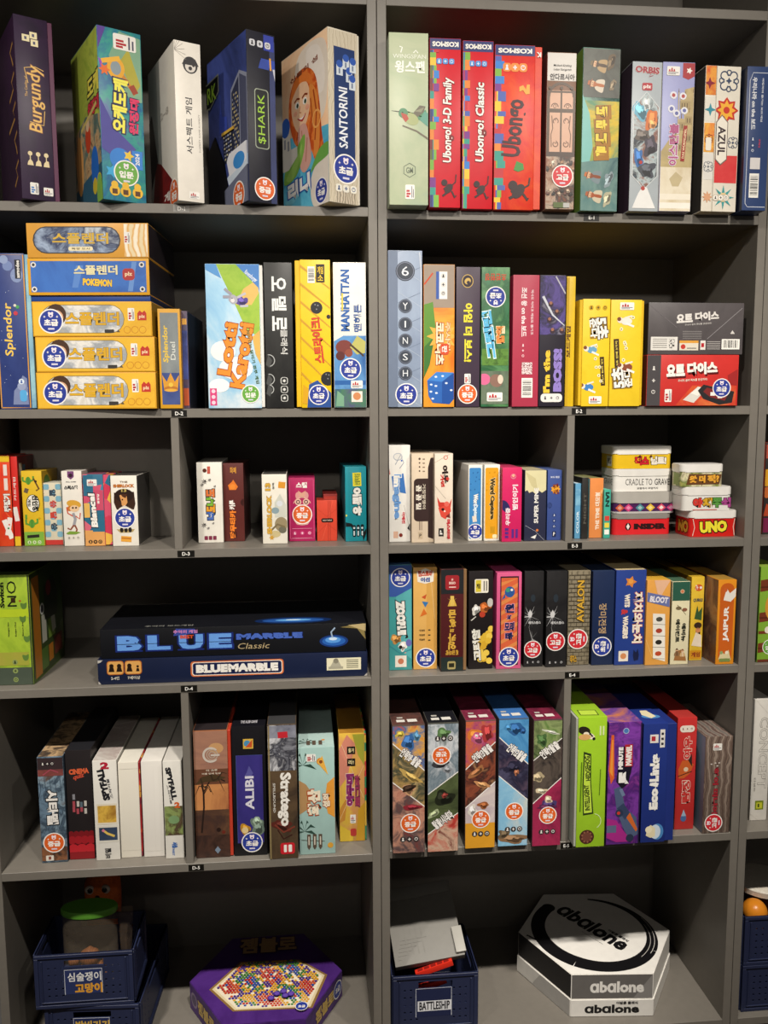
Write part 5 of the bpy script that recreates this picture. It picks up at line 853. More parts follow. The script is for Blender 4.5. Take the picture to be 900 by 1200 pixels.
b = BX('black box with yellow chicks and white vertical title, fourth on the fourth right shelf', z, 548.5, 577.3, 669.5, yb=784, c='#1f1a1b', cl='#151213', cr='#151213', ct='#26221f', group=g)
l = b.on('artwork'); R = random.Random(4)
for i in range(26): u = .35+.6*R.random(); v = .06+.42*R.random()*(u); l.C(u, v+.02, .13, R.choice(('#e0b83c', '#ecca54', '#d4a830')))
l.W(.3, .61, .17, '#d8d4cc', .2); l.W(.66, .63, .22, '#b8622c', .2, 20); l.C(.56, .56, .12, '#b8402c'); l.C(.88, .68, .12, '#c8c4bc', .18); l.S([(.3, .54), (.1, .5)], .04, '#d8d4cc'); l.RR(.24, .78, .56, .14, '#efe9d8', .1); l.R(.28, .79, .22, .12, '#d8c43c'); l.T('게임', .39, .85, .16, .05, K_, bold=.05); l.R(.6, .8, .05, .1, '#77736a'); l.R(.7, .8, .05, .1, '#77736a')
l = b.on('title'); l.T('고려알', .34, .25, .34, .33, '#e8e6da', 90, 4, bold=.07, out='#3a3430', ow=.06)
b = BX('bright pink box with orange striped panel and blue sticker, on the fourth right shelf', z, 581, 610.3, 671, yb=784, c='#d85c8a', cl='#a03a64', cr='#a83a68', ct='#b84a78', group=g)
l = b.on('artwork'); l.R(.14, .04, .74, .92, '#26202c'); l.R(.18, .055, .66, .89, '#d8643f')
for i in range(10): l.P([(.18, .9-.1*i), (.84, .99-.1*i if .99-.1*i < .94 else .94), (.84, .95-.1*i if .95-.1*i < .94 else .94), (.18, .86-.1*i)] if .86-.1*i > .055 else [(.18, .06), (.84, .08), (.84, .06), (.5, .056)], '#e08a4c')
l.C(.52, .8, .2, '#2f5a9c', .22); l.C(.44, .82, .09, '#3f9a7c'); l.C(.6, .82, .05, W_); l.P([(.34, .74), (.2, .72), (.34, .79)], '#2f5a9c')
l = b.on('title')
for ch, v, s in (('원', .63, .34), ('과', .535, .2), ('모리', .44, .36), ('타', .34, .3)): l.T(ch, .52, v, s*1.1, .27*s, '#1f2a5c', 0, bold=.06, out='#e89aac', ow=.06)
b.sticker('b', .51, .125, .41)
def resist(label, xl, xr, yb, sv):
    b = BX(label, z, xl, xr, 669.5, yb=yb, c=N(12, '#1c1b1c', '#262526', '#19181a'), cl='#111', cr='#141414', ct='#202022', group=g)
    l = b.on('artwork'); R = random.Random(2)
    for i in range(22):
        a = R.uniform(0, 6.28); r = R.uniform(.2, .5); l.S([(.3, .53), (.3+r*math.cos(a), .53+.3*r*math.sin(a))], .03, R.choice(('#9a9a9a', '#5c5c5e', '#c8c8c8')), .004)
    for i in range(14):
        a = R.uniform(0, 6.28); r = R.uniform(.2, .45); l.S([(.4, .3), (.4+r*math.cos(a), .3+.3*r*math.sin(a))], .025, R.choice(('#7a7a7a', '#4c4c4e', '#b8b8b8')), .004)
    l.P([(.18, .56), (.3, .6), (.42, .56), (.36, .52), (.22, .52)], '#d0d0d0'); l.C(.44, .72, .12, '#2c343c', .2)
    b.on('title').T('레지스탕스', .54, .465, .64, .03, '#d8d8d8', bold=.03); b.sticker('r', .46, sv, .46); b.icons([(.2, .05), (.48, .05), (.76, .05)], .09, '#2a2a2c', '#c8c8c8')
    return b
resist('first black box with white shattered glass burst, right of the pink striped box', 613.3, 636, 781.5, .185)
resist('second black box with white shattered glass burst, left of the stone brick box', 638.9, 663.5, 781.8, .27)
b = BX('grey stone brick patterned box with gold sideways letters and red sticker', z, 664, 690, 669, yb=779.5, c=N(60, '#7a705c', '#8a806a', '#655c4a'), cl='#3a362c', cr='#4a4438', ct='#8a806a', group=g)
l = b.on('artwork')
for i in range(22):
    v = i/22; l.R(0, v, 1, .006, '#4a4234')
    for j in range(4): l.R((j*.26+(.13 if i % 2 else 0)) % 1, v, .02, 1/22-.002, '#4a4234')
l = b.on('title'); l.T('AVALON', .56, .68, .32, .44, '#d8aa3c', 90, bold=.03, out='#4a3a1a', ow=.04); l.T('레지스', .28, .07, .3, .08, '#c89a34', bold=.04, out='#4a3a1a', ow=.04); b.sticker('r', .46, .28, .46, 90)
b = BX('plain navy box with thin tan vertical title and blue sticker, on the fourth right shelf', z, 692.5, 718, 669.5, yb=779.5, c='#1e2c4e', cl='#121a30', cr='#131c34', ct='#2c3a58', group=g)
b.on('title').T('장미전쟁', .48, .5, .36, .32, '#b89a74', -90, bold=.02); b.sticker('b', .48, .2, .45, 90)
b = BX('royal blue box with cream and red Korean title beside English words', z, 719.3, 754.7, 668, yb=779.3, c='#29418c', cl='#182658', cr='#1a2a60', ct='#cbb98c', group=g)
l = b.on('artwork'); l.star(.48, .875, .2, '#d8863c', 5, .55); l.C(.48, .88, .08, '#e8a04a'); l.P([(.62, .1), (.64, .16), (.72, .13), (.78, .17), (.82, .1), (.8, .05), (.66, .04)], '#1a2040'); l.R(.14, .04, .32, .11, '#e4dccf'); l.C(.3, .095, .1, '#d08a5a')
l = b.on('title'); l.T('재치와눈치', .74, .5, .34, .54, '#efe4d2', -90, bold=.045, out='#b03a34', ow=.04); l.T('WITS', .38, .68, .18, .14, '#efe4d2', -90, bold=.07); l.T('&', .3, .56, .22, .06, '#c83a3a', -90, bold=.05); l.T('WAGERS', .34, .4, .18, .24, '#efe4d2', -90, bold=.07)
b = BX('orange box with hand picture and strip of white picture cards, on the fourth right shelf', z, 755.3, 783, 679.8, yb=779.5, c='#e0a04a', cl='#b07c34', cr='#a8742c', ct='#d8a83c', group=g)
l = b.on('artwork'); l.P([(.3, 1), (.45, .84), (.6, .8), (.7, .86), (.96, .98), (.96, 1)], '#e8b894'); l.P([(.42, .84), (.46, .76), (.56, .8)], '#e8b894'); l.S([(.02, .3), (.3, .1)], .015, '#f0c880'); l.P([(.28, .61), (.8, .6), (.86, .04), (.34, .08)], '#e9e4d8')
for i, c1 in enumerate(('#4a4a44', '#a8402c', '#2c2a26', '#b84a2c')): l.C(.56, .54-.135*i, .14, c1, .1); l.S([(.3, .485-.135*i), (.84, .475-.135*i)], .02, '#6a665c')
l = b.on('title'); l.P([(.02, .75), (.02, .86), (.98, .8), (.98, .68)], '#6a74a8'); l.T('BLOOT', .52, .77, .78, .075, '#e4e0ea', 0, -7, bold=.06, out='#3a4478', ow=.04)
b = BX('cream box with dark green top band and black Korean letters, on the fourth right shelf', z, 784.8, 806, 681.5, yb=778.7, c='#e2d9b4', cl='#8a8468', cr='#a8a284', ct='#4a6a54', group=g)
l = b.on('artwork'); l.R(0, .77, 1, .225, '#2f5c4a'); l.C(.56, .88, .12, '#c8a888'); l.C(.56, .88, .07, '#d8784c'); l.C(.38, .68, .16, '#7a6a4c', .1); l.C(.72, .66, .14, '#8a5a44', .1); l.S([(.3, .72), (.8, .6)], .02, '#5a4a34'); l.P([(.2, .05), (.3, .16), (.6, .18), (.85, .1), (.9, .04)], '#9a6a3c'); l.fig(.36, .16, .16, '#5a4030', '#8a6a48', beard='#6a4a30'); l.fig(.68, .15, .16, '#8a5a3c', '#c8a878', beard='#d8c0a0')
l = b.on('title'); l.T('에이전트', .36, .41, .24, .28, '#22261e', -90, bold=.05); l.T('애비뉴', .7, .39, .24, .22, '#22261e', -90, bold=.05)
b = BX('yellow box with a bearded traveller, set back between the cream and orange boxes', z, 807, 822.3, 676, yb=774, c=N(8, '#d8b02c', '#e4bf3c', '#cca428'), cl='#8a6c1c', cr='#9a7c24', ct='#c8a434', group=g)
l = b.on('artwork'); l.C(.56, .87, .3, '#d8602c', .26); l.T('7+', .42, .87, .2, .06, W_); l.C(.72, .87, .1, W_); l.P([(.3, .5), (.5, .66), (.62, .58), (.9, .64), (.86, .48)], '#3a5a34'); l.C(.6, .42, .3, '#3a2a20', .24); l.C(.62, .36, .2, '#d08a5c', .2); l.C(.56, .38, .03, '#241a16'); l.C(.68, .38, .03, '#241a16'); l.B([(.44, .34), (.62, .33), (.8, .34), (.72, .26), (.62, .24), (.52, .26)], '#3a2a20'); l.P([(.14, .18), (.46, .34), (.9, .3), (.94, .16)], '#e4d4bc'); l.R(.05, .02, .9, .1, '#c88a1c'); l.T('게임', .5, .07, .7, .06, '#8a3a1c', bold=.05)
b.on('title').T('QUIRKS', .54, .72, .74, .045, '#5a5a54', bold=.05)
b = BX('orange box with white sideways title on a dark orange lozenge', z, 838, 859.5, 679.5, yb=778.6, c='#e08f22', cl=N(14, '#8a5a3c', '#6a4a3c', '#b88a5c', '#a86434'), cr='#7a241c', ct='#b0883c', group=g)
l = b.on('artwork'); l.RR(.12, .03, .76, .93, '#c8601f', .45); l.P([(.3, .76), (.46, .9), (.64, .84), (.98, .9), (.96, .8), (.7, .74)], '#ece6dc'); l.C(.38, .88, .12, '#c8602c'); l.P([(.14, .06), (.3, .16), (.46, .12), (.7, .17), (.84, .05)], '#d8ca9c'); l.C(.3, .14, .09, '#8aa06a'); l.C(.6, .14, .09, '#ece2c8'); l.R(.2, .03, .6, .04, '#7a8a4c')
b.on('title').T('JAIPUR', .52, .48, .34, .42, W_, 90, bold=.04)
l = b.on('side_picture', 'L'); l.C(.5, .14, .3, '#b06a34', .3); l.C(.5, .14, .24, '#7a4a34', .24); l.T('JAI', .6, .78, .4, .2, '#a8a098', 90, bold=.04)

# ---- fifth row left
z = ZD[5]; g = 'boxes on the fifth left shelf'
b = BX('blue grey stone textured box with white outlined title and orange sticker', z, 49.3, 80, 887, yb=1011, yaw=1, c=N(22, '#4a5a6a', '#6a8296', '#384654', '#7f95a4', '#5a4a44'), cl='#3a3e44', cr='#3a4450', ct=N(30, '#5a4a3c', '#c0a078', '#3a3430', '#8a6a4c'), group=g)
l = b.on('artwork'); l.R(0, .87, 1, .12, '#3a2e30'); l.R(.0, .82, 1, .06, N(30, '#6a3a3a', '#8a4a44')); l.S([(.2, .83), (.5, .88), (.8, .85)], .04, '#a84a5c'); l.R(0, .02, 1, .13, N(30, '#4a3a30', '#8a5a3c', '#2c2826')); l.RR(.16, .02, .3, .05, '#e0dace', .1); l.R(.26, .03, .1, .03, '#8a4a3c')
for i in range(5): l.S([(.05+.2*i, .8), (.1+.2*i, .7-.03*i), (.0+.2*i, .6)], .02, '#39485a')
b.icons([(.22, .935), (.4, .935), (.58, .935)], .085, '#2a2426', '#e6e2da')
b.on('title').T('시타델', .5, .525, .44, .33, '#efece6', -90, bold=.05, out='#20242a', ow=.07); b.sticker('o', .5, .19, .42)
b = BX('black box with red cinema seats and orange title, beside the stone textured box', z, 81.8, 112, 879.5, yb=1007, yaw=0, c=N(5, '#211d1e', '#2a2526'), cl='#141213', cr='#161415', ct='#232327', group=g)
l = b.on('artwork'); l.R(0, .0, 1, .24, '#5c1419')
for r, (v, n, c1) in enumerate(((.23, 5, '#7a1a20'), (.18, 4, '#9c2028'), (.1, 3, '#b8262f'))):
    for i in range(n): l.C((i+.5)/n, v, .62/n, c1, .3/n+.1)
l.R(0, .0, 1, .07, '#8a1c22'); R = random.Random(8)
for i in range(9): l.R(.2+.15*(i % 4)+.03*R.random(), .42+.06*(i//4)+.02*R.random(), .1, .05, R.choice(('#8a8a90', '#a84a54', '#5a6a74', '#c0bcb4', '#b8864a')))
l = b.on('title'); l.T('CINEMA', .52, .81, .78, .05, '#d8623c', 0, 3, bold=.07); l.T('quiz', .5, .76, .44, .05, '#c8503a', 0, 14, bold=.04, skew=.3)
def spy(label, xl, xr, yt, yb, two):
    b = BX(label, z, xl, xr, yt, yb=yb, c='#e6e3da', cl='#b0aea8', cr='#9c9890', ct='#d4d0c8' if not two else N(14, '#c8c4bc', '#a89a94', '#e0dcd4'), group=g, yaw=0)
    l = b.on('title'); l.T('SPYFALL', .42, .77, .3, .34, '#26262a', -90 if not two else 90, 10, bold=.07); 
    if two: l.T('2', .5, .95, .36, .07, '#b8283c', bold=.06); l.T('스파이폴', .68, .72, .12, .2, '#4a4a50', 90, 10); l.R(.1, .36, .84, .21, '#e0d8c4'); l.R(.14, .38, .76, .17, N(30, '#b87a2c', '#d8b04a', '#8a5a24')); l.R(.12, .18, .84, .17, '#d8d4c8', 2); l.R(.16, .2, .76, .13, N(20, '#2a3448', '#3a4a64')); l.S([(.3, .31), (.5, .27), (.8, .24)], .1, '#d8b85c'); l.C(.34, .3, .06, '#d87a94'); l.T('비밀', .5, .07, .26, .1, '#2a2a2c', 90, bold=.04)
    else: l.T('스파이폴', .3, .66, .1, .2, '#5a5a5c', -90, 10); l.R(.02, .24, .96, .3, N(24, '#5a6a3a', '#8a9a5c', '#4a3a2c', '#6a5a44')); l.C(.5, .4, .3, '#7a9a6a', .24); l.T('2', .7, .55, .3, .06, '#d8622c', bold=.06); l.T('서울', .5, .14, .3, .06, '#3a6ab0', -90, bold=.06); l.T('STREET', .42, .08, .12, .1, '#3a6ab0', -90)
    return b
spy('white box with two photo panels and black slanted title beside blank white boxes', 113, 141.5, 891.5, 1008, True)
b = BX('first blank white box with no print, left of the red edged gap', z, 142.3, 168, 893.5, yb=1005, c=N(4, '#e6e1d3', '#e2dccd'), cl='#b8b4a8', cr='#8a2a2c', ct='#e0dccf', group=g, base=('R', .07, CK(90, '#a83034', '#c84a34', '#7a2a3a', '#d8a04a', '#a02a30')))
l = b.on('crease'); l.R(.06, .075, .86, .003, '#cfcabc'); l.R(.06, .93, .86, .003, '#cfcabc')
b = BX('second blank white box with no print, right of the red edged gap', z, 169, 193.7, 892, yb=1004, c=N(4, '#e8e4dc', '#e4e0d8'), cl='#b8b4ac', cr='#b0aca4', ct='#e2ded6', group=g)
l = b.on('crease'); l.R(.58, .02, .003, .9, '#d4d0c8'); l.R(.06, .06, .86, .003, '#d4d0c8')
spy('white box with green monster art and black slanted title, against the divider', 194.3, 216.5, 892, 1006, False)
g = 'boxes in the fifth left bay by the upright'
b = BX('sunset brown box with a twisted tree and ring emblem on the fifth shelf', z, 230.3, 274, 856, yb=1005, c=N(6, '#7a4a34', '#a86a44', '#5a3428', '#8a5a40'), cl='#3a2620', cr='#8a2a20', ct='#2c2628', group=g, base=('R', .085, '#c0402c'))
e = b.x1; l = b.on('artwork'); l.R(0, .7, e, .295, N(7, '#8a6458', '#a87a64', '#7a5650')); l.C(.66*e, .86, .2, '#c89a6a', .15); l.R(0, .58, e, .12, '#6a4432'); l.R(0, .36, e, .22, N(8, '#b8744a', '#c88a54', '#9a5c3c')); l.R(0, .0, e, .2, N(14, '#2c2220', '#4a332a', '#241c1a')); l.R(0, .18, e, .2, N(14, '#5a3c2c', '#43302a', '#6a4a34')); l.S([(.16, .2), (.24, .4), (.24, .52), (.2, .58)], .05, '#2a1e1a'); l.S([(.24, .52), (.4, .6), (.62, .63), (.9*e, .6)], .035, '#2a1e1a'); l.S([(.24, .5), (.36, .56), (.44, .52)], .03, '#2a1e1a'); l.P([(.02, .58), (.2, .64), (.5, .66), (.85, .63), (.6, .6), (.3, .6)], '#4a3a26')
for (a_, b_) in (((.24, .56), (.02, .5)), ((.24, .56), (.1, .62)), ((.26, .56), (.5, .5)), ((.5, .61), (.8, .52)), ((.5, .61), (.36, .66)), ((.62, .62), (.88, .66))): l.S([a_, ((a_[0]+b_[0])/2, max(a_[1], b_[1])+.012), b_], .05, '#3a2c20', .008); l.C(.62, .22, .06, '#2a1c18'); l.C(.75, .2, .05, '#6a2a20')
l = b.on('emblem'); l.ring(.46, .81, .22, .06, '#cfc4b8', 40, 320); l.ring(.5, .81, .16, .03, '#b8a494'); l.ring(.5, .81, .1, .03, '#b8a494'); l.R(.46, .8, .24, .015, '#cfc4b8'); l = b.on('title'); l.T('더 크루', .48, .69, .3, .018, '#d8c8b4'); l.T('아홉 번째 행성', .46, .665, .5, .014, '#d8c8b4'); b.on('maker_mark').P([(.5, .06), (.58, .09), (.66, .06), (.58, .03)], '#7a8a9c')
b = BX('black box with violet panel, white title and blue sticker, beside the red edged brown box', z, 274.6, 314, 851.5, yb=1002.5, yaw=-1, c='#17161a', cl='#0e0d10', cr='#121116', ct='#15141a', group=g)
l = b.on('artwork'); l.R(.12, .1, .78, .68, N(4, '#2f2a6c', '#3c3480', '#262258')); l.S([(.12, .1), (.12, .78), (.9, .78)], .012, '#4a5a9c'); l.R(.34, .83, .3, .075, '#d8b24a'); l.C(.46, .87, .1, '#4a90b8'); l.P([(.4, .84), (.62, .9), (.6, .84)], '#c8542c'); l.W(.72, .22, .22, '#6a7c70', .26); l.W(.7, .27, .13, '#9ab09c'); l.W(.34, .21, .15, '#b8862c', .17); l.C(.34, .2, .1, '#e0c890'); l.S([(.4, .62), (.5, .68), (.6, .6)], .06, '#6a6aa0', .01); l.P([(.36, .6), (.5, .7), (.62, .64), (.52, .6)], '#5a589c')
b.on('title').T('ALIBI', .5, .49, .26, .26, '#dcdae6', 90, bold=.03); b.sticker('b', .54, .105, .32)
l = b.on('top_title', 'T'); l.T('THE ALIBI GAME', .5, .1, .5, .06, '#c8c6cc')
b = BX('box with a snowy mountain top and large white title reading downward', z, 316, 350, 849, yb=1006.5, yaw=0, c=N(12, '#4a3c2e', '#5c4a36', '#382e26'), cl='#2c2620', cr='#2c241e', ct='#3a3a3c', group=g)
l = b.on('artwork'); l.R(0, .66, 1, .335, N(26, '#1c1c22', '#8a8c94', '#2c2c36', '#cfd0d4', '#3c3e4a')); l.R(0, .9, 1, .09, N(26, '#5a5c6c', '#9a9ca8')); l.R(.36, .9, .34, .045, '#c02a34', 3); l.W(.45, .25, .34, '#5a2a22', .2, -20); l.S([(.2, .26), (.5, .2), (.9, .24)], .06, '#7a3a2c'); l.S([(.3, .22), (.5, .15), (.8, .18)], .04, '#3a1c18'); l.R(.02, .0, .05, .99, '#8a7a54')
l = b.on('maker_mark'); l.RR(.38, .035, .5, .085, '#c9252f', .2); l.RR(.5, .05, .1, .055, W_, .2); l.RR(.66, .05, .12, .055, W_, .2)
l = b.on('title'); l.T('Stratego', .55, .445, .48, .4, '#efece4', -90, bold=.045, skew=-.05); l.T('SPELLBOUND', .2, .46, .08, .22, '#d0ccc4', -90)
b = BX('pale blue beach box with palm leaves and orange Korean title, on the fifth left shelf', z, 351.3, 393.5, 876, yb=1001, yaw=0, c='#a3c4be', cl='#5a7a78', cr='#62827e', ct=N(14, '#9ab4b0', '#b0c8c2'), group=g)
def palm(l, u, v, k):
    for a in (150, 110, 70, 30, 190, -10): l.P([(u, v), (u+.18*k*math.cos(math.radians(a)), v+.08*k*math.sin(math.radians(a))+.02*k), (u+.32*k*math.cos(math.radians(a)), v+.1*k*math.sin(math.radians(a))-.02*k), (u+.17*k*math.cos(math.radians(a)), v+.08*k*math.sin(math.radians(a))-.005*k)], '#2f4a40')
l = b.on('artwork'); l.P([(.99, .34), (.99, .72), (.78, .66), (.72, .5), (.8, .38)], '#e29a3c'); l.P([(.01, .38), (.01, .7), (.2, .66), (.36, .58), (.3, .44)], '#b08a5c'); palm(l, .12, .84, 1.2); palm(l, .14, .22, 1.1); l.C(.6, .87, .1, '#d88a34'); l.P([(.52, .86), (.82, .74), (.66, .92)], '#e8b04a'); l.C(.62, .865, .05, '#8a4a24'); l.C(.86, .08, .08, '#d8a03c'); l.S([(.05, .14), (.7, .12)], .015, '#4a4038')
for u in (.26, .42, .58): l.P([(u-.05, .19), (u+.05, .19), (u+.05, .07), (u, .045), (u-.05, .07)], '#5a4c40'); l.R(u-.015, .09, .03, .08, '#d8d0c0')
l = b.on('title'); l.T('화산', .42, .49, .36, .24, '#efe2c8', 90, bold=.08, out='#b04a20', ow=.07); l.T('섬의', .76, .5, .2, .13, '#efe2c8', 90, bold=.06, out='#b04a20', ow=.07); b.pub(.22, .87, .26, .07, 90)
l = b.on('top_picture', 'T'); l.S([(.05, .09), (.75, .1)], .015, '#4a4038'); palm(l, .2, .1, .9)
for u in (.28, .44, .62): l.R(u-.05, .05, .1, .09, '#5a4c40')
l.C(.7, .15, .05, '#d8903c')
b = BX('mustard and pink patchwork box with violet title on the fifth left shelf', z, 398, 430, 859.5, yb=986, c=N(7, '#d8a838', '#e0b848', '#d89a5c', '#c8a040'), cl='#8a6a2c', cr='#4a7a5c', ct='#a8782c', group=g, base=('R', .06, CK(60, '#c83a44', '#3a8a64', '#e0b848')))
e = b.x1; l = b.on('artwork'); l.P([(0, .5), (0, .85), (.3, .99), (.6, .9), (.3, .6)], '#d88a74'); l.P([(.5, .99), (e, .99), (e, .7), (.7, .8)], '#a8a83c'); l.P([(.0, .0), (0, .16), (.5, .08), (.5, 0)], '#d8b83c'); l.P([(.6, 0), (.7, .3), (e, .36), (e, 0)], '#c8982c'); l.P([(0, .3), (.3, .42), (.2, .2), (0, .18)], '#c88a3c'); l.S([(.0, .2), (.9, .7)], .01, '#f0e0b0'); l.S([(.1, .9), (.9, .4)], .01, '#f0e0b0')
l = b.on('title'); l.T('야무미', .4, .48, .3, .3, '#8a2f6a', 90, bold=.09, out='#efd0c0', ow=.05); l.T('로그라', .68, .47, .2, .3, '#a03a5c', 90, bold=.07, out='#5a2a54', ow=.05); l.R(.3, .81, .3, .07, '#26221c'); l.R(.3, .7, .3, .07, '#26221c'); l.T('즐겨', .45, .845, .2, .04, '#e8d8a0'); l.T('라!', .45, .735, .2, .04, '#e8d8a0'); b.pub(.4, .17, .2, .08); b.on('maker_mark').RR(.4, .05, .22, .07, '#b83a34', .3)

# ---- fifth row right
z = ZE[5]; g = 'matching picture boxes with diagonal white title bands on the fifth right shelf'
def unlock(label, xl, xr, yt, yb, arts, top, bands, tits, st, ct, foot=None, icv=.13):
    b = BX(label, z, xl, xr, yt, yb=yb, c=arts[0], cl='#3a2c2a', cr='#2c2426', ct=ct, group=g)
    l = b.on('artwork')
    for pts, a in zip(bands, arts[1:]): l.P(pts, a)
    for (u0, v0, u1, v1) in tits['lines']: l.S([(u0, v0), (u1, v1)], .03, '#eeeae4')
    if foot: l.R(0, 0, 1, foot[0], foot[1])
    for (u, v, r, c1, ry, a) in top: l.W(u, v, r, c1, ry, a)
    t = b.on('title'); t.T(tits['t'], tits['p'][0], tits['p'][1], .72, .075, '#f0ede8', 0, tits['a'], bold=.04, out='#2a2220', ow=.05)
    b.sticker(st[0], st[1], st[2], .31, st[3]); b.icons([(.32, icv), (.52, icv), (.73, icv)], .09, '#3a3434', '#e8e4de')
    l = b.on('top_label', 'T'); l.R(.16, .06, .26, .05, '#d8d4cc'); l.R(.5, .06, .3, .06, '#dcd8d0', 3); l.R(.2, .14, .18, .03, '#b8b4ac')
    return b
dn = [[(0, .86), (1, .64), (1, .99), (0, .99)], [(0, .86), (1, .64), (1, .36), (0, .56)], [(0, .56), (1, .36), (1, 0), (0, 0)]]
up = [[(0, .62), (1, .83), (1, .99), (0, .99)], [(0, .62), (1, .83), (1, .52), (0, .32)], [(0, .32), (1, .52), (1, 0), (0, 0)]]
unlock('picture box with blue robots on orange ground, leftmost of the five diagonal band boxes', 460, 498, 849.5, 999.7, ['#5a4a44', N(30, '#b8583a', '#3a6a9c', '#d8a24a', '#c06a48'), N(24, '#6a5a3c', '#a88a54', '#3c4438', '#c8aa74'), N(26, '#9a5a4c', '#c08a74', '#5a4a4a', '#7a3a34')],
       [(.5, .87, .2, '#3a68a4', .24, 0), (.24, .93, .13, '#c8b04a', .1, 0), (.75, .91, .12, '#5a8aac', .15, 0), (.56, .6, .34, '#c0a05a', .12, -30), (.5, .5, .2, '#c89a74', .16, 0), (.5, .51, .22, '#3a2a20', .1, 20), (.6, .36, .26, '#8a2a34', .1, 0)], dn, {'lines': [(0, .86, 1, .64), (0, .56, 1, .36)], 't': '언락!8 탈출', 'p': (.56, .745), 'a': -38}, ('o', .55, .235, 0), N(30, '#2a2424', '#5a3a34', '#332c2c'), icv=.11)
unlock('picture box with its orange sticker near the top, second of the diagonal band boxes', 500.8, 537, 847, 998, ['#4a4a44', N(18, '#9aa4ac', '#6a7a84', '#c8ccd0', '#4a5a54'), N(14, '#3a4428', '#54603c', '#2a3020'), N(26, '#8a2a24', '#b8443a', '#c8a890', '#6a1c1c')],
       [(.5, .92, .22, '#5a7a4c', .16, 0), (.4, .68, .26, '#3a3a3e', .12, 0), (.62, .64, .16, '#8a8e94', .12, 0), (.54, .42, .34, '#22261a', .24, 0), (.55, .44, .1, '#8a3a34', .08, 0), (.2, .3, .2, '#a8b48c', .1, 30)], [[(0, .45), (1, .62), (1, .99), (0, .99)], [(0, .14), (1, .3), (1, .62), (0, .45)], [(0, .14), (1, .3), (1, 0), (0, 0)]],
       {'lines': [(0, .45, 1, .62), (0, .14, 1, .3)], 't': '탈출!시네마', 'p': (.5, .25), 'a': 34}, ('x', .44, .75, 180), N(4, '#16161a', '#1e1e24'), icv=.88)
unlock('picture box with purple cartoon face and yellow foot, middle of the five diagonal band boxes', 544.5, 580, 844, 994, ['#6a4a48', N(24, '#8a2f5c', '#a84a6c', '#c8683c', '#5a2848'), N(26, '#5a2c28', '#8a4a34', '#3c2424', '#a87a54'), N(14, '#c8b8b4', '#b8a8b0', '#d8ccc4')],
       [(.34, .88, .24, '#d87a34', .26, 10), (.4, .86, .2, '#b85a7c', .22, 0), (.7, .9, .2, '#a83a3c', .28, 0), (.36, .88, .05, '#f0e8dc', .05, 0), (.5, .89, .05, '#f0e8dc', .05, 0), (.36, .6, .3, '#a06a44', .12, 40), (.56, .5, .24, '#c89060', .1, -20), (.6, .34, .2, '#9a5a34', .1, 0), (.24, .3, .16, '#d8d0c8', .2, 0)], up, {'lines': [(0, .62, 1, .83), (0, .32, 1, .52)], 't': '언락!3탈출', 'p': (.55, .745), 'a': 36}, ('o', .52, .23, 0), N(20, '#8a2a48', '#6a2438', '#a03c5a'), foot=(.2, '#d89a2c'), icv=.115)
unlock('picture box with blue octopus and lighthouse shore, fourth of the diagonal band boxes', 583, 618, 842, 991.5, ['#4a5a74', N(14, '#3a7ab0', '#5a9ccc', '#2a5a90'), N(22, '#34324a', '#4c4a64', '#28263a', '#5a4a5c'), N(10, '#6aa4cc', '#8abcd8', '#c8ccc4')],
       [(.56, .92, .26, '#2f5f96', .22, 0), (.3, .93, .12, '#4a8abc', .12, 0), (.8, .9, .1, '#2a548a', .1, 0), (.5, .62, .3, '#2a283c', .2, 0), (.6, .58, .08, '#a86a4c', .1, 0), (.5, .06, .5, '#8a6a4c', .16, 0), (.2, .1, .2, '#6a5a44', .14, 0)], dn, {'lines': [(0, .86, 1, .64), (0, .56, 1, .36)], 't': '언락!2탈출', 'p': (.6, .735), 'a': -38}, ('o', .54, .275, 0), N(12, '#2a5a94', '#3a6aa8', '#244c80'), icv=.135)
unlock('picture box with jungle top and crimson masked figure, rightmost of the five diagonal band boxes', 623, 656.7, 843, 991.3, ['#5a3a44', N(22, '#5a7a3c', '#8a9a64', '#3a4a2c', '#a8b088'), N(18, '#3a3432', '#5a5048', '#2a2626', '#8a7a64'), N(10, '#8a2444', '#a02c50', '#6a1c3a')],
       [(.6, .9, .3, '#c8ccb8', .05, -15), (.3, .84, .2, '#4a6a3c', .2, 0), (.16, .55, .24, '#b0a080', .16, 0), (.3, .44, .2, '#d8c8a8', .1, 0), (.55, .33, .3, '#4a3a6a', .16, 0), (.55, .37, .14, '#d8c0a4', .12, 0), (.5, .31, .34, '#5a2a4c', .08, 0)], [[(0, .68), (1, .85), (1, .99), (0, .99)], [(0, .68), (1, .85), (1, .54), (0, .34)], [(0, .34), (1, .54), (1, 0), (0, 0)]], {'lines': [(0, .68, 1, .85), (0, .34, 1, .54)], 't': '언락!탈출', 'p': (.56, .76), 'a': 34}, ('o', .54, .245, 0), N(20, '#8a2844', '#5a1c30', '#9c3450'), icv=.115)

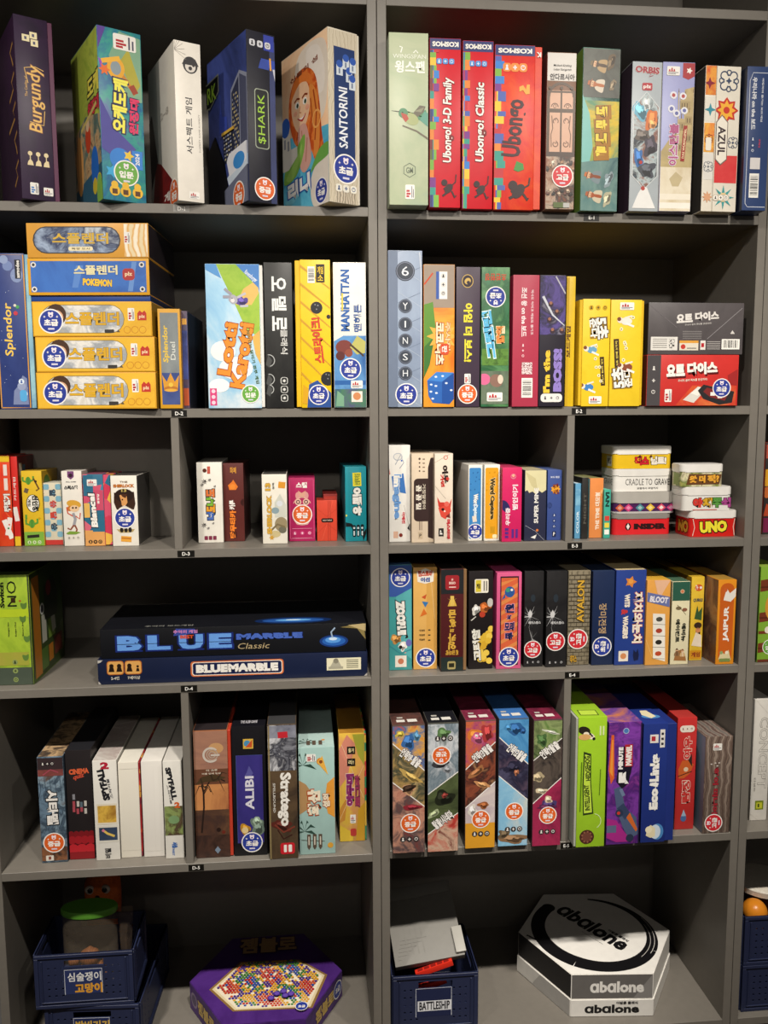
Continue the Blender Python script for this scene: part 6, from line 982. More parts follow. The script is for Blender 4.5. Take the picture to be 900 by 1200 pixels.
g = 'boxes in the fifth right bay beside the outer upright'
b = BX('lime green box with a badger and outlined sideways title on the fifth shelf', z, 672, 708, 840.5, yb=992.7, c='#9bc62c', cl='#8a8e80', cr='#5f7a1c', ct='#8fb52c', group=g, base=('L', .07, '#a9aca0'))
s0 = b.x0; l = b.on('artwork'); l.C(.26, .9, .2, '#2a241c', .13, ang=-15); l.C(.42, .86, .2, '#efe4cc', .1, ang=-25); l.C(.28, .85, .2, '#d8a86a', .1); l.C(.58, .835, .05, K_); l.S([(.3, .92), (.54, .85)], .05, '#2a241c'); l.C(.44, .87, .02, K_); l.C(.42, .08, .24, '#4a2a22'); l.C(.42, .08, .16, '#6a4034')
for i in range(9): l.C(.42+.16*math.cos(i*.7), .08+.04*math.sin(i*.7), .03, '#8a5a44')
l.ring(.62, .2, .26, .02, '#d8e8b0', -60, 80); l.R(.76, .86, .05, .07, '#d8e4a8'); l.R(.86, .86, .05, .07, '#d8e4a8'); l.S([(.8, .4), (.82, .6)], .03, '#5a7a1c'); l.S([(.18, .28), (.2, .66)], .04, '#5a7a1c')
l = b.on('title'); l.P([(.28, .25), (.24, .48), (.26, .74), (.5, .72), (.52, .5), (.62, .26)], '#2a3a1c'); l.P([(.31, .265), (.28, .48), (.3, .72), (.47, .705), (.49, .5), (.57, .27)], '#c0dc4a'); l.T('INTELLIGENT', .4, .385, .17, .2, '#3a4a1c', 90, 4, bold=.05); l.T('HEDGEHOG', .4, .61, .17, .19, '#3a4a1c', 90, 4, bold=.05)
l = b.on('top_picture', 'T'); l.R(.2, .04, .6, .12, '#3a4a1c', -4); l.R(.23, .05, .54, .1, '#b8d44a', -4)
b = BX('purple box with white slanted lettering and large 5, grey armoured arm art below', z, 709.8, 748.5, 846.5, yb=989.5, c=N(26, '#5c2a80', '#7a3a9c', '#4a226c', '#8a3a90'), cl='#2a2440', cr='#262640', ct=N(10, '#c87a2c', '#5a3a8c', '#d88a3c'), group=g)
l = b.on('artwork'); l.P([(.02, .62), (.08, .9), (.16, .9), (.2, .55), (.1, .5)], '#d8602c'); l.P([(.06, .6), (.1, .86), (.14, .86), (.15, .56)], '#e8943c'); l.P([(.0, .06), (.0, .22), (.3, .2), (.5, .12), (.8, .02), (.3, .02)], '#a02a80'); l.P([(.2, .46), (.4, .48), (.56, .3), (.9, .22), (.98, .08), (.7, .04), (.5, .14), (.3, .28)], '#4c5a78'); l.P([(.3, .3), (.5, .34), (.7, .26), (.56, .2)], '#34405c'); l.C(.38, .26, .12, '#2c364e'); l.C(.36, .26, .05, '#c83a2c'); l.S([(.4, .46), (.5, .4)], .1, '#6a7a98'); l.R(0, .1, .3, .06, '#5a6480'); l.P([(.6, .22), (.9, .1), (.95, .12), (.7, .26)], '#c8642c'); l.C(.72, .05, .12, '#2a3248'); l.S([(.98, 0), (.98, .99)], .04, '#2c2448'); l.C(.52, .93, .09, '#4a78b4'); l.ring(.52, .93, .09, .02, '#a8b8d0')
l = b.on('title'); l.P([(.26, .52), (.36, .8), (.74, .82), (.72, .62), (.62, .5), (.44, .46)], '#1c1826'); l.T('MINUTE', .38, .71, .14, .18, '#efece8', 90, bold=.08); l.R(.5, .64, .24, .18, '#b02a34', 1); l.T('MARVEL', .62, .73, .18, .165, '#efe6e0', 90, bold=.08); l.T('5', .5, .55, .34, .1, '#efece8', 90, bold=.1)
b = BX('royal navy box with white title and potted plant pictures, standing proud beside the purple box', z, 750, 789, 848, yb=987, yaw=0, c='#22347c', cl='#16204c', cr='#1a2860', ct='#22347c', group=g, base=('R', .27, '#223278'))
e = b.x1; l = b.on('artwork'); l.C(.5, .09, .26*e, '#4a84bc', .34*e); l.C(.44, .09, .16, '#c8d8e4', .3*e); l.P([(.16, .06), (.2, .13), (.3, .15), (.44, .12), (.44, .05), (.3, .04)], '#dfd5b0'); l.C(.24, .11, .1, '#e8e0c0'); l.R(.2, .84, .34*e, .07, '#e4e0d8'); l.R(.24, .855, .12, .04, '#b0303a'); l.R(.68*e, .8, .2*e, .15, '#e0dcd4')
for i in range(3): l.R(.73*e, .82+.042*i, .1*e, .02, '#2a2a34')
l.S([(.56*e, .27), (.56*e, .75)], .02, '#efeeea')
l = b.on('title'); l.T('Eco', .36, .37, .26, .18, '#f2f0ea', 90, bold=.06); l.P([(.22, .485), (.46, .47), (.5, .5), (.4, .51), (.24, .505)], '#f2f0ea'); l.T('Links', .36, .63, .28, .23, '#f2f0ea', 90, bold=.06)
l = b.on('top_picture', 'T'); l.C(.44, .16, .28, '#4a84bc', .16); l.P([(.22, .2), (.3, .3), (.5, .3), (.6, .16), (.4, .12)], '#dfd5b0')
b = BX('red box with an orange fox and white outlined title on the fifth shelf', z, 789.6, 812.5, 841, yb=972, yaw=0, c='#bf3230', cl='#7a1c1c', cr='#8a2422', ct='#a83430', group=g)
l = b.on('artwork'); l.P([(.1, .54), (.3, .62), (.6, .62), (.9, .58), (.7, .5), (.4, .46), (.15, .46)], '#c8602c'); l.P([(.6, .62), (.78, .68), (.82, .56)], '#3a2a24'); l.C(.5, .54, .12, '#e0c8a8'); l.S([(.1, .48), (.8, .52)], .04, '#2c2422'); l.C(.46, .1, .15, '#4a6a9c', .17); l.P([(.34, .12), (.46, .18), (.6, .12)], '#9ab0c8'); l.RR(.12, .87, .76, .06, '#e8ded0', .5)
b.icons([(.28, .9), (.5, .9), (.72, .9)], .085, '#e8ded0', '#5a2a24')
l = b.on('title'); l.T('여우', .55, .73, .42, .2, '#c83c38', 90, bold=.05, out='#efd8c8', ow=.04); l.T('탐정', .54, .34, .42, .2, '#c83c38', 90, bold=.05, out='#efd8c8', ow=.04)
b = BX('brown wood grain box with dark red letters and a red sticker', z, 822.5, 854.6, 863.3, yb=976.5, D=.2, c=WV(22, '#5a4a42', '#7c6a5e', '#4a3c36', '#8a7a6e'), cl='#6a7a8c', cr='#3a302c', ct=WV(18, '#6a645e', '#8a7a70', '#5a4a44'), group=g)
l = b.on('title'); l.T('하이 미니어', .42, .44, .2, .48, '#9c2a34', -90, bold=.06, out='#5a1a20', ow=.03)
for u, v in ((.24, .72), (.38, .73), (.52, .73), (.46, .7)): b.on('artwork').C(u, v, .035, '#d8d0c8', .02)
b.pub(.28, .86, .32, .07); b.sticker('r', .4, .11, .33, 90)

# ---- right hand bookcase
g = 'boxes on the right hand bookcase'
b = BX('dark box with an orange figure at the right edge, level with the tins', ZE[3], 893, 925, 519, yb=626, c=N(9, '#2c2a2c', '#3c3430'), cl='#c0503c', cr='#222', ct='#b04a3c', group=g)
l = b.on('artwork'); l.C(.06, .62, .24, '#e0a02c', .3); l.R(.0, .02, .9, .16, '#7a2248'); l.P([(0, .2), (.1, .34), (.24, .3), (.22, .2)], '#b84a2c'); l.C(.1, .46, .16, '#c86a34', .2); l.R(0, .83, .9, .15, '#c05a48')
b = BX('green and brown checked box cut off by the right edge of the photo', ZE[4], 886.5, 915, 664, yb=776, yaw=2, c='#86b23a', cl='#4a6a24', cr='#4a6a24', ct='#9ab84a', group=g)
l = b.on('artwork')
for i, (v, h) in enumerate(((.74, .14), (.42, .12), (.1, .12))): l.P([(0, v), (.6, v+.02), (.6, v+h), (0, v+h-.02)], '#7a3a24'); l.R(.0, v+.04, .6, .015, '#5a2a1c')
l.R(0, .3, .5, .03, '#7a3a24'); l.C(.5, .58, .26, '#d89a3c', .5); l.C(.4, .34, .14, '#efe6d4'); b.sticker('g', .5, .16, .3); b.on('artwork').R(0, 0, .9, .03, '#6a3020')
b = BX('white box with outlined grey title, cut off by the right edge on the fifth row', ZE[5], 878, 898, 819.5, yb=961.5, yaw=0, c='#e3dfd6', cl='#a8a49c', cr='#b4b0a8', ct='#d8d4cc', group=g)
l = b.on('title'); l.T('CONCEPT', .62, .56, .5, .58, '#e3dfd6', -90, bold=.0, out='#8a867e', ow=.025); l.T('컨셉트', .2, .3, .12, .12, '#a09c94', -90); l = b.on('maker_mark'); l.R(.28, .09, .5, .075, '#7a8a1c'); l.R(.36, .1, .34, .05, '#c8c83a'); l.R(.44, .11, .1, .03, '#3a4a1c'); l.S([(.0, .06), (.5, .0)], .02, '#cfcbc2'); l.S([(.1, .99), (.95, .86)], .015, '#cfcbc2')
# ================================================================== tins
z = ZE[3]; g = 'round cornered card game tins on the third right shelf'
def tin(label, z, xl, xr, Y, ybody, ylid, body, lidc, D=.08, lo=.0012, rim=None, Hl=None):
    X = solve(lambda t: proj((t, Y, z))[0], xl, -1, 2); X2 = solve(lambda t: proj((t, Y, z))[0], xr, -1, 2); W = X2-X
    H1 = solve(lambda t: proj(((X+X2)/2, Y, z+t))[1], ybody, 0, .3); H2 = solve(lambda t: proj(((X+X2)/2, Y, z+t))[1], ylid, 0, .3)
    bm = bmesh.new(); prism(bm, rounded(W, D, .010, 5), 0, H1+.001, 0, 0, True)
    o = new('card_tin', mesh_of(bm, 'card_tin', [mat(body, .3)])); tag(o, label, 'tin', g); o.location = ((X+X2)/2, Y+D/2, z+.0003)
    bm = bmesh.new(); prism(bm, rounded(W+2*lo, D+2*lo, .011, 5), H1-.001, H2, 0, .0015, True); new('lid', mesh_of(bm, 'lid', [mat(lidc, .3)]), o)
    if rim:
        bm = bmesh.new(); prism(bm, rounded(W+.002, D+.002, .011, 5), 0, .004, 0, .0006, True); new('bottom_rim', mesh_of(bm, 'bottom_rim', [mat(rim, .25)]), o)
    t = Thing(o, W, D, H1); t.z = z; t.top = z+H2; return t
YL = on_z(752, 626.5, z).y
t1 = tin('red tin with black capital letters, bottom of the left stack of tins', z, 718, 785.5, YL, 607.5, 602, '#d8262c', '#8a8680')
l = t1.on('title'); l.T('INSIDER', .64, .5, .56, .36, '#2a1214', bold=.08); l.C(.26, .5, .05, '#2a1214', .062); l.P([(.23, .5), (.26, .7), (.29, .5), (.26, .3)], '#f0e0d8')
t2 = tin('purple tin with coloured diamonds and a silver lid, in the left stack', t1.top+.0005, 719, 790.3, YL, 589, 576.5, '#4a2454', '#b0aca4', lo=.0014, rim='#c0bcb8')
l = t2.on('diamond_band')
for i, (u, c1, c2) in enumerate(((.1, '#c85a3a', '#e0a08a'), (.24, '#d0407a', '#e88ab0'), (.43, '#4a8a94', '#a0c0c0'), (.6, '#e0b83c', '#f0dc8a'), (.78, '#d8506a', '#f0e0d8'), (.94, '#c8407a', '#e0a0c0'))): l.P([(u-.075, .52), (u, .9), (u+.075, .52), (u, .16)], c1); l.P([(u-.04, .52), (u, .72), (u+.04, .52), (u, .34)], c2)
l.R(.03, .1, .94, .03, '#7a4a84')
t3 = tin('white tin with thin grey English capitals, third from the bottom of the left stack', t2.top+.0005, 719, 787, YL+.004, 557.5, 549.5, '#e8e5de', '#e4e1da')
l = t3.on('title'); l.T('CRADLE TO', .43, .6, .46, .4, '#5a5854', bold=.0); l.T('GRAVE', .83, .6, .26, .4, '#4a4844', bold=.01); l.T('요람에서 무덤까지', .58, .2, .36, .14, '#6a6864'); l = t3.on('side_title', 'L'); l.T('GRAVE', .6, .6, .6, .4, '#6a6864', bold=0)
t4 = tin('yellow tin with red and white Korean letters and white lid, topmost of the left stack', t3.top+.0005, 719, 787, YL+.004, 532, 523, '#e6bd26', '#ece9e2')
l = t4.on('title'); l.T('젝스', .48, .52, .25, .62, '#c8202c', bold=.09, out='#4a1014', ow=.04); l.T('님트!', .77, .54, .27, .56, '#efe8da', bold=.08, out='#6a5a3a', ow=.06); l.P([(.4, .74), (.45, .95), (.47, .74)], '#4a1014'); l.P([(.6, .74), (.64, .95), (.66, .74)], '#4a1014'); l = t4.on('side_title', 'L'); l.R(.5, .15, .36, .7, '#d8d4c4'); l.T('게임', .68, .5, .24, .4, '#4a3a2a')
YR_ = on_z(835, 629, z).y
r1 = tin('red tin with yellow block letters and white lid, bottom of the right stack of tins', z, 808, 863, YR_, 607, 598.5, '#cf221c', '#e9e6df', D=.075)
l = r1.on('title'); l.T('UNO', .5, .53, .58, .62, '#efe03a', 0, 3, bold=.07, out='#26160e', ow=.07, sh='#26160e'); l.S([(.06, .05), (.1, .5), (.06, .95)], .015, '#e8c8b8'); l.S([(.95, .05), (.92, .5), (.95, .95)], .015, '#e8c8b8')
l = r1.on('side_title', 'L'); l.T('NO', .6, .5, .6, .66, '#d8a43a', bold=.07, out='#3a160e', ow=.06)
r2 = tin('white tin with multicoloured Korean letters, middle of the right stack of tins', r1.top+.0005, 800, 857, YR_, 580, 570.5, '#e6e3dc', '#e9e6df', D=.06)
l = r2.on('title')
for ch, u, c1 in (('야', .3, '#cf3a30'), ('채', .5, '#d8a82c'), ('주', .7, '#5a9a44'), ('식', .88, '#a8488a')): l.T(ch, u, .5, .2, .62, c1, bold=.1, out='#2c2420', ow=.05)
l.R(.2, .02, .5, .05, '#c8504a')
r3 = tin('green and brown patterned tin with orange letters, topmost of the right stack of tins', r2.top+.0005, 798, 847.5, YR_, 553, 544, N(40, '#c8c070', '#6a7a3c', '#e0d8b0', '#4a3a24'), '#ebe8e1', D=.05)
l = r3.on('title'); l.P([(.12, .12), (.18, .86), (.95, .82), (.9, .14)], '#6a4424'); l.T('왓 더', .38, .5, .38, .5, '#e8a83a', 0, bold=.07, out='#3a1c10', ow=.05); l.T('퍽?', .76, .52, .28, .56, '#e8a83a', 0, 4, bold=.07, out='#3a1c10', ow=.05)
l = r3.on('side_pattern', 'L'); l.R(.3, .1, .5, .8, '#8a9a4a')

# ================================================================== bottom row
FL = ZE[6]
NAVY = '#262d4a'
def panel_holes(w, h, t, slot, holes, cell, mt):
    """w x h panel in x,z with square holes, a grip slot and raised rims"""
    xs = sorted({0, w}|{round(x+d, 5) for x, y in holes for d in (-cell/2, cell/2)}|({slot[0], slot[1]} if slot else set()))
    zs_ = sorted({0, h}|{round(y+d, 5) for x, y in holes for d in (-cell/2, cell/2)}|({slot[2], slot[3]} if slot else set()))
    bm = bmesh.new(); gv = {}
    def V(i, j):
        if (i, j) not in gv: gv[i, j] = bm.verts.new((xs[i]-w/2, 0, zs_[j]))
        return gv[i, j]
    for i in range(len(xs)-1):
        for j in range(len(zs_)-1):
            cx, cz = (xs[i]+xs[i+1])/2, (zs_[j]+zs_[j+1])/2
            if slot and slot[0] < cx < slot[1] and slot[2] < cz < slot[3]: continue
            if any(abs(cx-x) < cell/2 and abs(cz-y) < cell/2 for x, y in holes): continue
            bm.faces.new((V(i, j), V(i+1, j), V(i+1, j+1), V(i, j+1)))
    bm.normal_update(); bmesh.ops.solidify(bm, geom=bm.faces[:], thickness=t)
    e = .0025
    for a, b_, c, d in ((-w/2, w/2, 0, .007), (-w/2, w/2, h-.007, h), (-w/2, -w/2+.008, .007, h-.007), (w/2-.008, w/2, .007, h-.007), (-w/2+.012, w/2-.012, .011, .0135), (-w/2+.013, -w/2+.0155, .0135, h-.012), (w/2-.0155, w/2-.013, .0135, h-.012)):
        box_bm(bm, a, b_, -e, t+.0006, c, d, .0006)
    return mesh_of(bm, 'panel', [mt])
def crate(label, x0, x1, Y, z, H, D, yaw=0, write=(), plate=None, group='navy folding crates on the bottom shelves'):
    W = x1-x0; r = new('folding_crate', None); a = math.radians(yaw)
    r.location = (x0+W/2*math.cos(a)-D/2*math.sin(a), Y+W/2*math.sin(a)+D/2*math.cos(a), z+.0003); r.rotation_euler = (0, 0, a); tag(r, label, 'crate', group)
    m = mat(NAVY, .45); cell = .0042
    def hol(w): return [(w*f, H*(.22+.13*k)) for f in (.14, .21, .28, .72, .79, .86) for k in range(5)]
    fp = new('front_panel', panel_holes(W, H, .003, (W*.3, W*.7, H*.76, H*.88), hol(W), cell, m), r); fp.location = (0, -D/2, 0)
    bp = new('back_panel', fp.data, r); bp.location = (0, D/2, 0); bp.rotation_euler = (0, 0, math.pi)
    for s in (-1, 1):
        sp_ = new('side_panel', panel_holes(D-.008, H, .003, (D*.3, D*.65, H*.76, H*.88), [(D*f, H*(.22+.13*k)) for f in (.16, .26, .74) for k in range(5)], cell, m), r)
        sp_.location = (s*W/2, 0, 0); sp_.rotation_euler = (0, 0, s*math.pi/2)
    bm = bmesh.new(); box_bm(bm, -W/2+.003, W/2-.003, -D/2+.004, D/2-.004, .003, .006); new('base_panel', mesh_of(bm, 'base_panel', [m]), r)
    t = Thing(fp, W, 0, H); 
    if plate: l = t.on('name_card'); l.R(*plate[:4], plate[4]); l.S([(plate[0], plate[1]), (plate[0], plate[1]+plate[3]), (plate[0]+plate[2], plate[1]+plate[3]), (plate[0]+plate[2], plate[1])], .008, '#c8ccd6')
    if write:
        l = t.on('title'); 
        if plate and len(plate) > 5: l.R(*plate[5], '#e4e6ea')
        for w in write: l.T(*w[:6], bold=w[6])
    h = t.hosts.get('F'); 
    if h:
        for L in h['layers']: L.O = L.O+Vector((0, -.0006, 0))
    return r
def pz(px, py, Y): return on_y(px, py, Y)
YC = .025
zA = pz(100, 1179, YC).z; HA = pz(100, 1117, YC).z-zA; xa0 = pz(42.5, 1179, YC).x; xa1 = pz(157.7, 1175, YC).x
crate('navy crate with white and orange handwritten lettering, upper one at the bottom left', xa0, xa1, YC, zA, HA, .138, 0, (('심술쟁이', .5, .56, .34, .17, '#e8e8e6', .02), ('고망이', .54, .34, .28, .19, '#e0a034', .05)), (.3, .24, .38, .46, '#2c3764'))
xb0 = pz(49, 1190, YC).x; xb1 = pz(158, 1190, YC).x
crate('navy crate with yellow lettering, lower one carrying the other crate at the bottom left', xb0+.004, xb1+.01, YC+.006, FL, zA-FL-.0006, .27, -3, (('밤비기기', .5, .62, .36, .18, '#d8b04a', .04),), (.3, .3, .38, .46, '#26305a'))
def lathe(bm, prof, n=32, mi=0, cap=True):
    rings = [[bm.verts.new((r*math.cos(2*math.pi*i/n), r*math.sin(2*math.pi*i/n), zz)) for i in range(n)] for r, zz in prof]
    for a, b_ in zip(rings, rings[1:]):
        for i in range(n): f = bm.faces.new((a[i], a[(i+1) % n], b_[(i+1) % n], b_[i])); f.smooth = True; f.material_index = mi
    if cap: bm.faces.new(rings[0][::-1]).material_index = mi; bm.faces.new(rings[-1]).material_index = mi
def clear_plastic(name, tint, rough=.08):
    m = bpy.data.materials.new(name); m.use_nodes = True; nt = m.node_tree; b = nt.nodes['Principled BSDF']; b.inputs['Base Color'].default_value = lin(tint); b.inputs['Roughness'].default_value = rough
    b.inputs['Alpha'].default_value = .09; tc = nt.nodes.new('ShaderNodeTexCoord'); n = nt.nodes.new('ShaderNodeTexNoise'); n.inputs['Scale'].default_value = 45; bp = nt.nodes.new('ShaderNodeBump'); bp.inputs['Strength'].default_value = .5; bp.inputs['Distance'].default_value = .004
    nt.links.new(tc.outputs['Object'], n.inputs['Vector']); nt.links.new(n.outputs['Fac'], bp.inputs['Height']); nt.links.new(bp.outputs['Normal'], b.inputs['Normal']); return m
# jar standing in the upper crate
YJ = YC+.068; bj = zA+.0066
pj = pz(104.5, 1060, YJ); rj = (pz(138, 1065, YJ).x-pz(71, 1065, YJ).x)/2; hj = pz(104, 1068, YJ).z-bj
bm = bmesh.new(); lathe(bm, [(rj*.9, 0), (rj*.96, .004), (rj*.96, hj-.012), (rj*.9, hj-.002), (rj*.9, hj)]); jar = new('plastic_jar', mesh_of(bm, 'plastic_jar', [clear_plastic('clear_plastic', '#b8a890')])); jar.location = (pj.x, YJ, bj); jar.data.transform(Matrix.Diagonal((1, .5, 1, 1))); tag(jar, 'clear plastic jar with a green screw lid standing in the upper navy crate', 'jar')
bm = bmesh.new(); lathe(bm, [(rj*.97, hj-.001), (rj, hj+.002), (rj, hj+.010), (rj*.96, hj+.013)], 40); new('lid', mesh_of(bm, 'lid', [mat('#5c9a34', .4)]), jar).data.transform(Matrix.Diagonal((1, .5, 1, 1)))
g = 'wooden pieces inside the clear jar'
for i, (dx, dy, zz, rr) in enumerate(((-.024, .0, .0005, .0185), (.016, .0, .0005, .0205), (-.004, .0, .036, .0195), (.034, .0, .036, .0135), (-.036, .0, .038, .0125))):
    bm = bmesh.new(); bmesh.ops.create_uvsphere(bm, u_segments=18, v_segments=12, radius=rr)
    for v in bm.verts: v.co.z *= .95; v.co += v.co.normalized()*.0012*math.sin(v.co.x*400+i)
    for f in bm.faces: f.smooth = True
    p = new('wooden_piece', mesh_of(bm, 'wooden_piece', [mat(WV(60, '#7a4a2c', '#94603a', '#6a3e24'), .6)])); p.location = (pj.x+dx, YJ+dy, bj+rr+zz); tag(p, 'round brown wooden piece seen through the clear jar with the green lid', 'game piece', g)
# clear pouch beside the jar
bx0, bx1 = pz(139.5, 1100, YJ).x, pz(155, 1100, YJ).x; hb = pz(148, 1062, YJ).z-bj
bm = bmesh.new(); n = 8; rows = []
for j in range(n+1):
    f = j/n; th = .016*math.sin(math.pi*min(1, .15+f*.85))**.7+.0012; rows.append([bm.verts.new(((bx1-bx0)*(x-.5)+.002*math.sin(5*f+3*x), y*th+.002*math.sin(9*f), hb*f)) for x, y in ((0, 0), (.25, -1), (.75, -1), (1, 0), (.75, 1), (.25, 1))])
for a, b_ in zip(rows, rows[1:]):
    for i in range(6): f = bm.faces.new((a[i], a[(i+1) % 6], b_[(i+1) % 6], b_[i])); f.smooth = True
bm.faces.new(rows[0][::-1]); bm.faces.new(rows[-1])
pc = new('plastic_pouch', mesh_of(bm, 'plastic_pouch', [clear_plastic('pouch_film', '#a08a74', .12)])); pc.location = ((bx0+bx1)/2+.001, YJ, bj); tag(pc, 'clear crinkled plastic pouch right of the jar in the upper navy crate', 'pouch')
# plush toy behind the jar
YP = YC+.19; bp_ = FL+.0072; pp = pz(121, 1050, YP); hp = pz(120, 1014, YP).z-bp_; ze = pz(119, 1043, YP-.036).z-bp_
bm = bmesh.new(); lathe(bm, [(.004, 0), (.03, .003), (.036, .03), (.035, hp*.45), (.037, hp*.62), (.039, hp*.78), (.038, hp*.88), (.028, hp*.96), (.003, hp)], 28)
pl = new('plush_toy', mesh_of(bm, 'plush_toy', [mat(N(90, '#b0521c', '#c8642a', '#a04a18'), .9, None, .4)])); pl.location = (pp.x, YP, bp_); tag(pl, 'orange plush toy with big white-rimmed dark eyes, behind the green lidded jar', 'plush toy')
for s in (-1, 1):
    bm = bmesh.new(); bmesh.ops.create_uvsphere(bm, u_segments=16, v_segments=10, radius=.0105); ey = new('eye', mesh_of(bm, 'eye', [mat('#b8a898', .5)]), pl); ey.scale = (1, .4, 1); ey.location = (s*.0165-.003, -.0335, ze)
    bm = bmesh.new(); bmesh.ops.create_uvsphere(bm, u_segments=12, v_segments=8, radius=.0058); pu = new('pupil', mesh_of(bm, 'pupil', [mat('#141214', .2)]), pl); pu.scale = (1, .5, 1); pu.location = (s*.0155-.003, -.0375, ze)
bm = bmesh.new(); bmesh.ops.create_cone(bm, cap_ends=True, segments=12, radius1=.007, radius2=.001, depth=.012); bk = new('beak', mesh_of(bm, 'beak', [mat('#2a1a14', .5)]), pl); bk.location = (-.003, -.041, ze-.016); bk.rotation_euler = (math.pi/2, 0, 0)
for s in (-1, 1):
    bm = bmesh.new(); bmesh.ops.create_cone(bm, cap_ends=True, segments=10, radius1=.009, radius2=.002, depth=.02); ea = new('ear', mesh_of(bm, 'ear', [mat('#c8a880' if s > 0 else '#a86a3c', .8)]), pl); ea.location = (s*.024, 0, hp*.95); ea.rotation_euler = (0, s*.5, 0)

# hexagonal boxes
def hexbox(name, label, c, R, ang, z0, z1, colsides, ctop, parent=None, cat='board game box'):
    pts = [(R*math.cos(ang+math.pi/3*i), R*math.sin(ang+math.pi/3*i)) for i in range(6)]
    bm = bmesh.new(); fs = prism(bm, pts, 0, z1-z0)
    mats = [mat(q) for q in colsides]+[mat(ctop)]
    for i, f in enumerate(fs): f.material_index = i
    bm.faces.ensure_lookup_table()
    for f in bm.faces:
        if abs(f.normal.z) > .5 or f not in fs: f.material_index = 6
    bmesh.ops.bevel(bm, geom=bm.edges[:], offset=.0012, segments=2, affect='EDGES')
    o = new(name, mesh_of(bm, name, mats), parent)
    if parent is None: o.location = (c[0], c[1], z0+.0003); tag(o, label, cat, 'hexagonal boxes on the bottom shelf')
    return o, pts
def plane_layer(owner, name, O, U, V, w, h, host):
    U, V = Vector(U), Vector(V); return Layer(owner, name, Vector(O), U, V, U.cross(V), w, h, host)
def newhost(): h = {'n': 0, 'layers': []}; HOSTS.append(h); return h
def side_host(pts, i, z0, h, ow):
    a, b_ = Vector(pts[i]), Vector(pts[(i+1) % 6]); u = (b_-a); w = u.length; u = u/w; hh = newhost()
    return lambda nm: plane_layer(ow, nm, (a.x, a.y, z0), (u.x, u.y, 0), (0, 0, 1), w, h, hh)
# purple hexagon
q = on_z(221.5, 1181, FL); zt = q.z+solve(lambda t: proj((q.x, q.y, FL+t))[1], 1150.5, 0, .2)
Lv = on_z(222, 1150.5, zt); Rv = on_z(401, 1137, zt); cen = (Lv+Rv)/2; Rg = (Rv-Lv).length/2*1.0
ag = math.atan2(Rv.y-Lv.y, Rv.x-Lv.x)
GEM = dict(c=cen, R=Rg, ang=ag, zt=zt)
go, gp = hexbox('game_box', 'purple hexagonal box with a coloured peg board picture on its lid', (cen.x, cen.y), Rg, ag, FL, zt, [N(8, '#3a1c5c', '#4c2a74', '#301650')]*6, N(5, '#3d1d63', '#4d2a78', '#361858'))
def loc(px, py, c, zt): p = on_z(px, py, zt); return (p.x-c.x, p.y-c.y)
th = newhost(); TL = lambda nm, ow=go: plane_layer(ow, nm, (0, 0, zt-FL), (1, 0, 0), (0, 1, 0), 1, 1, th)
brd = [loc(*p, cen, zt) for p in ((248.6, 1159.7), (283.3, 1128.5), (350, 1126), (380.6, 1143), (363.9, 1180), (275, 1184))]
l = TL('board_picture'); bc = Vector((sum(p[0] for p in brd)/6, sum(p[1] for p in brd)/6))
l.P([tuple(bc+(Vector(p)-bc)*1.05) for p in brd], '#8a6a3c'); l.P([tuple(bc+(Vector(p)-bc)*1.0) for p in brd], '#d8c8a0'); l.P([tuple(bc+(Vector(p)-bc)*.95) for p in brd], '#e6dcc4')
def inside(x, y, poly):
    c = False
    for i in range(len(poly)):
        (x1, y1), (x2, y2) = poly[i], poly[i-1]
        if (y1 > y) != (y2 > y) and x < (x2-x1)*(y-y1)/(y2-y1)+x1: c = not c
    return c
pol = [tuple(bc+(Vector(p)-bc)*.9) for p in brd]; R = random.Random(12); pc_ = ['#b8242c', '#2a4a9c', '#3a7a34', '#d8a02c', '#4a2a84', '#c8502c']; st = .0068
for j in range(-30, 31):
    for i in range(-30, 31):
        x = bc.x+(i+(.5 if j % 2 else 0))*st; y = bc.y+j*st*.866
        if inside(x, y, pol):
            if R.random() < .12: continue
            k = int((math.sin(x*70+1)+math.cos(y*80+x*40)+2)*1.5+R.random()*1.6) % 6; l.C(x, y, st*.46, pc_[k], n=8)
for dx, dy in ((.0, -.042), (.018, -.05), (-.012, -.055), (.03, -.046), (.014, -.036)): l.C(bc.x+dx+.015, bc.y+dy, .0075, '#4a2f8c', n=14); l.C(bc.x+dx+.015, bc.y+dy, .005, '#6a4fae', n=12)
tl, tr = loc(275, 1112, cen, zt), loc(352, 1107, cen, zt); tb = loc(313, 1120, cen, zt); tt = loc(313, 1098, cen, zt)
GEM['txt'] = (tl, tr, tb, tt)
l = TL('title'); wt = tr[0]-tl[0]; htx = min(tt[1]-tb[1], wt*.5)
l.T('젬블로', 0.0, Rg*.866-htx*.62, wt*.86, htx*.8, '#a8865c', bold=.04, out='#2a1238', ow=.04)
l = TL('sticker'); su, sv = loc(353.5, 1182.5, cen, zt); l.C(su, sv, .0135, '#f0ede8', n=28); l.C(su, sv, .0122, '#2e3f97', n=28); l.T('초급', su, sv-.001, .015, .0075, '#f0ede8', bold=.045)
for i, s in ((3, '젬블로'), (4, '젬블로'), (5, '젬블로')):
    L = side_host(gp, i, 0, zt-FL, go); l = L('side_title'); l.T(s, .5, .5, .5, .5, '#c8a85c', bold=.05, out='#241040', ow=.04)
    if i == 5: m = L('sticker'); m.C(.86, .5, .12, '#f0ede8'); m.C(.86, .5, .105, '#2e3f97'); m.T('초급', .86, .5, .13, .22, '#f0ede8', bold=.04)
    if i == 3: m = L('side_picture'); m.C(.14, .5, .1, '#8a7a94'); m.C(.14, .5, .07, '#5a4a6a')
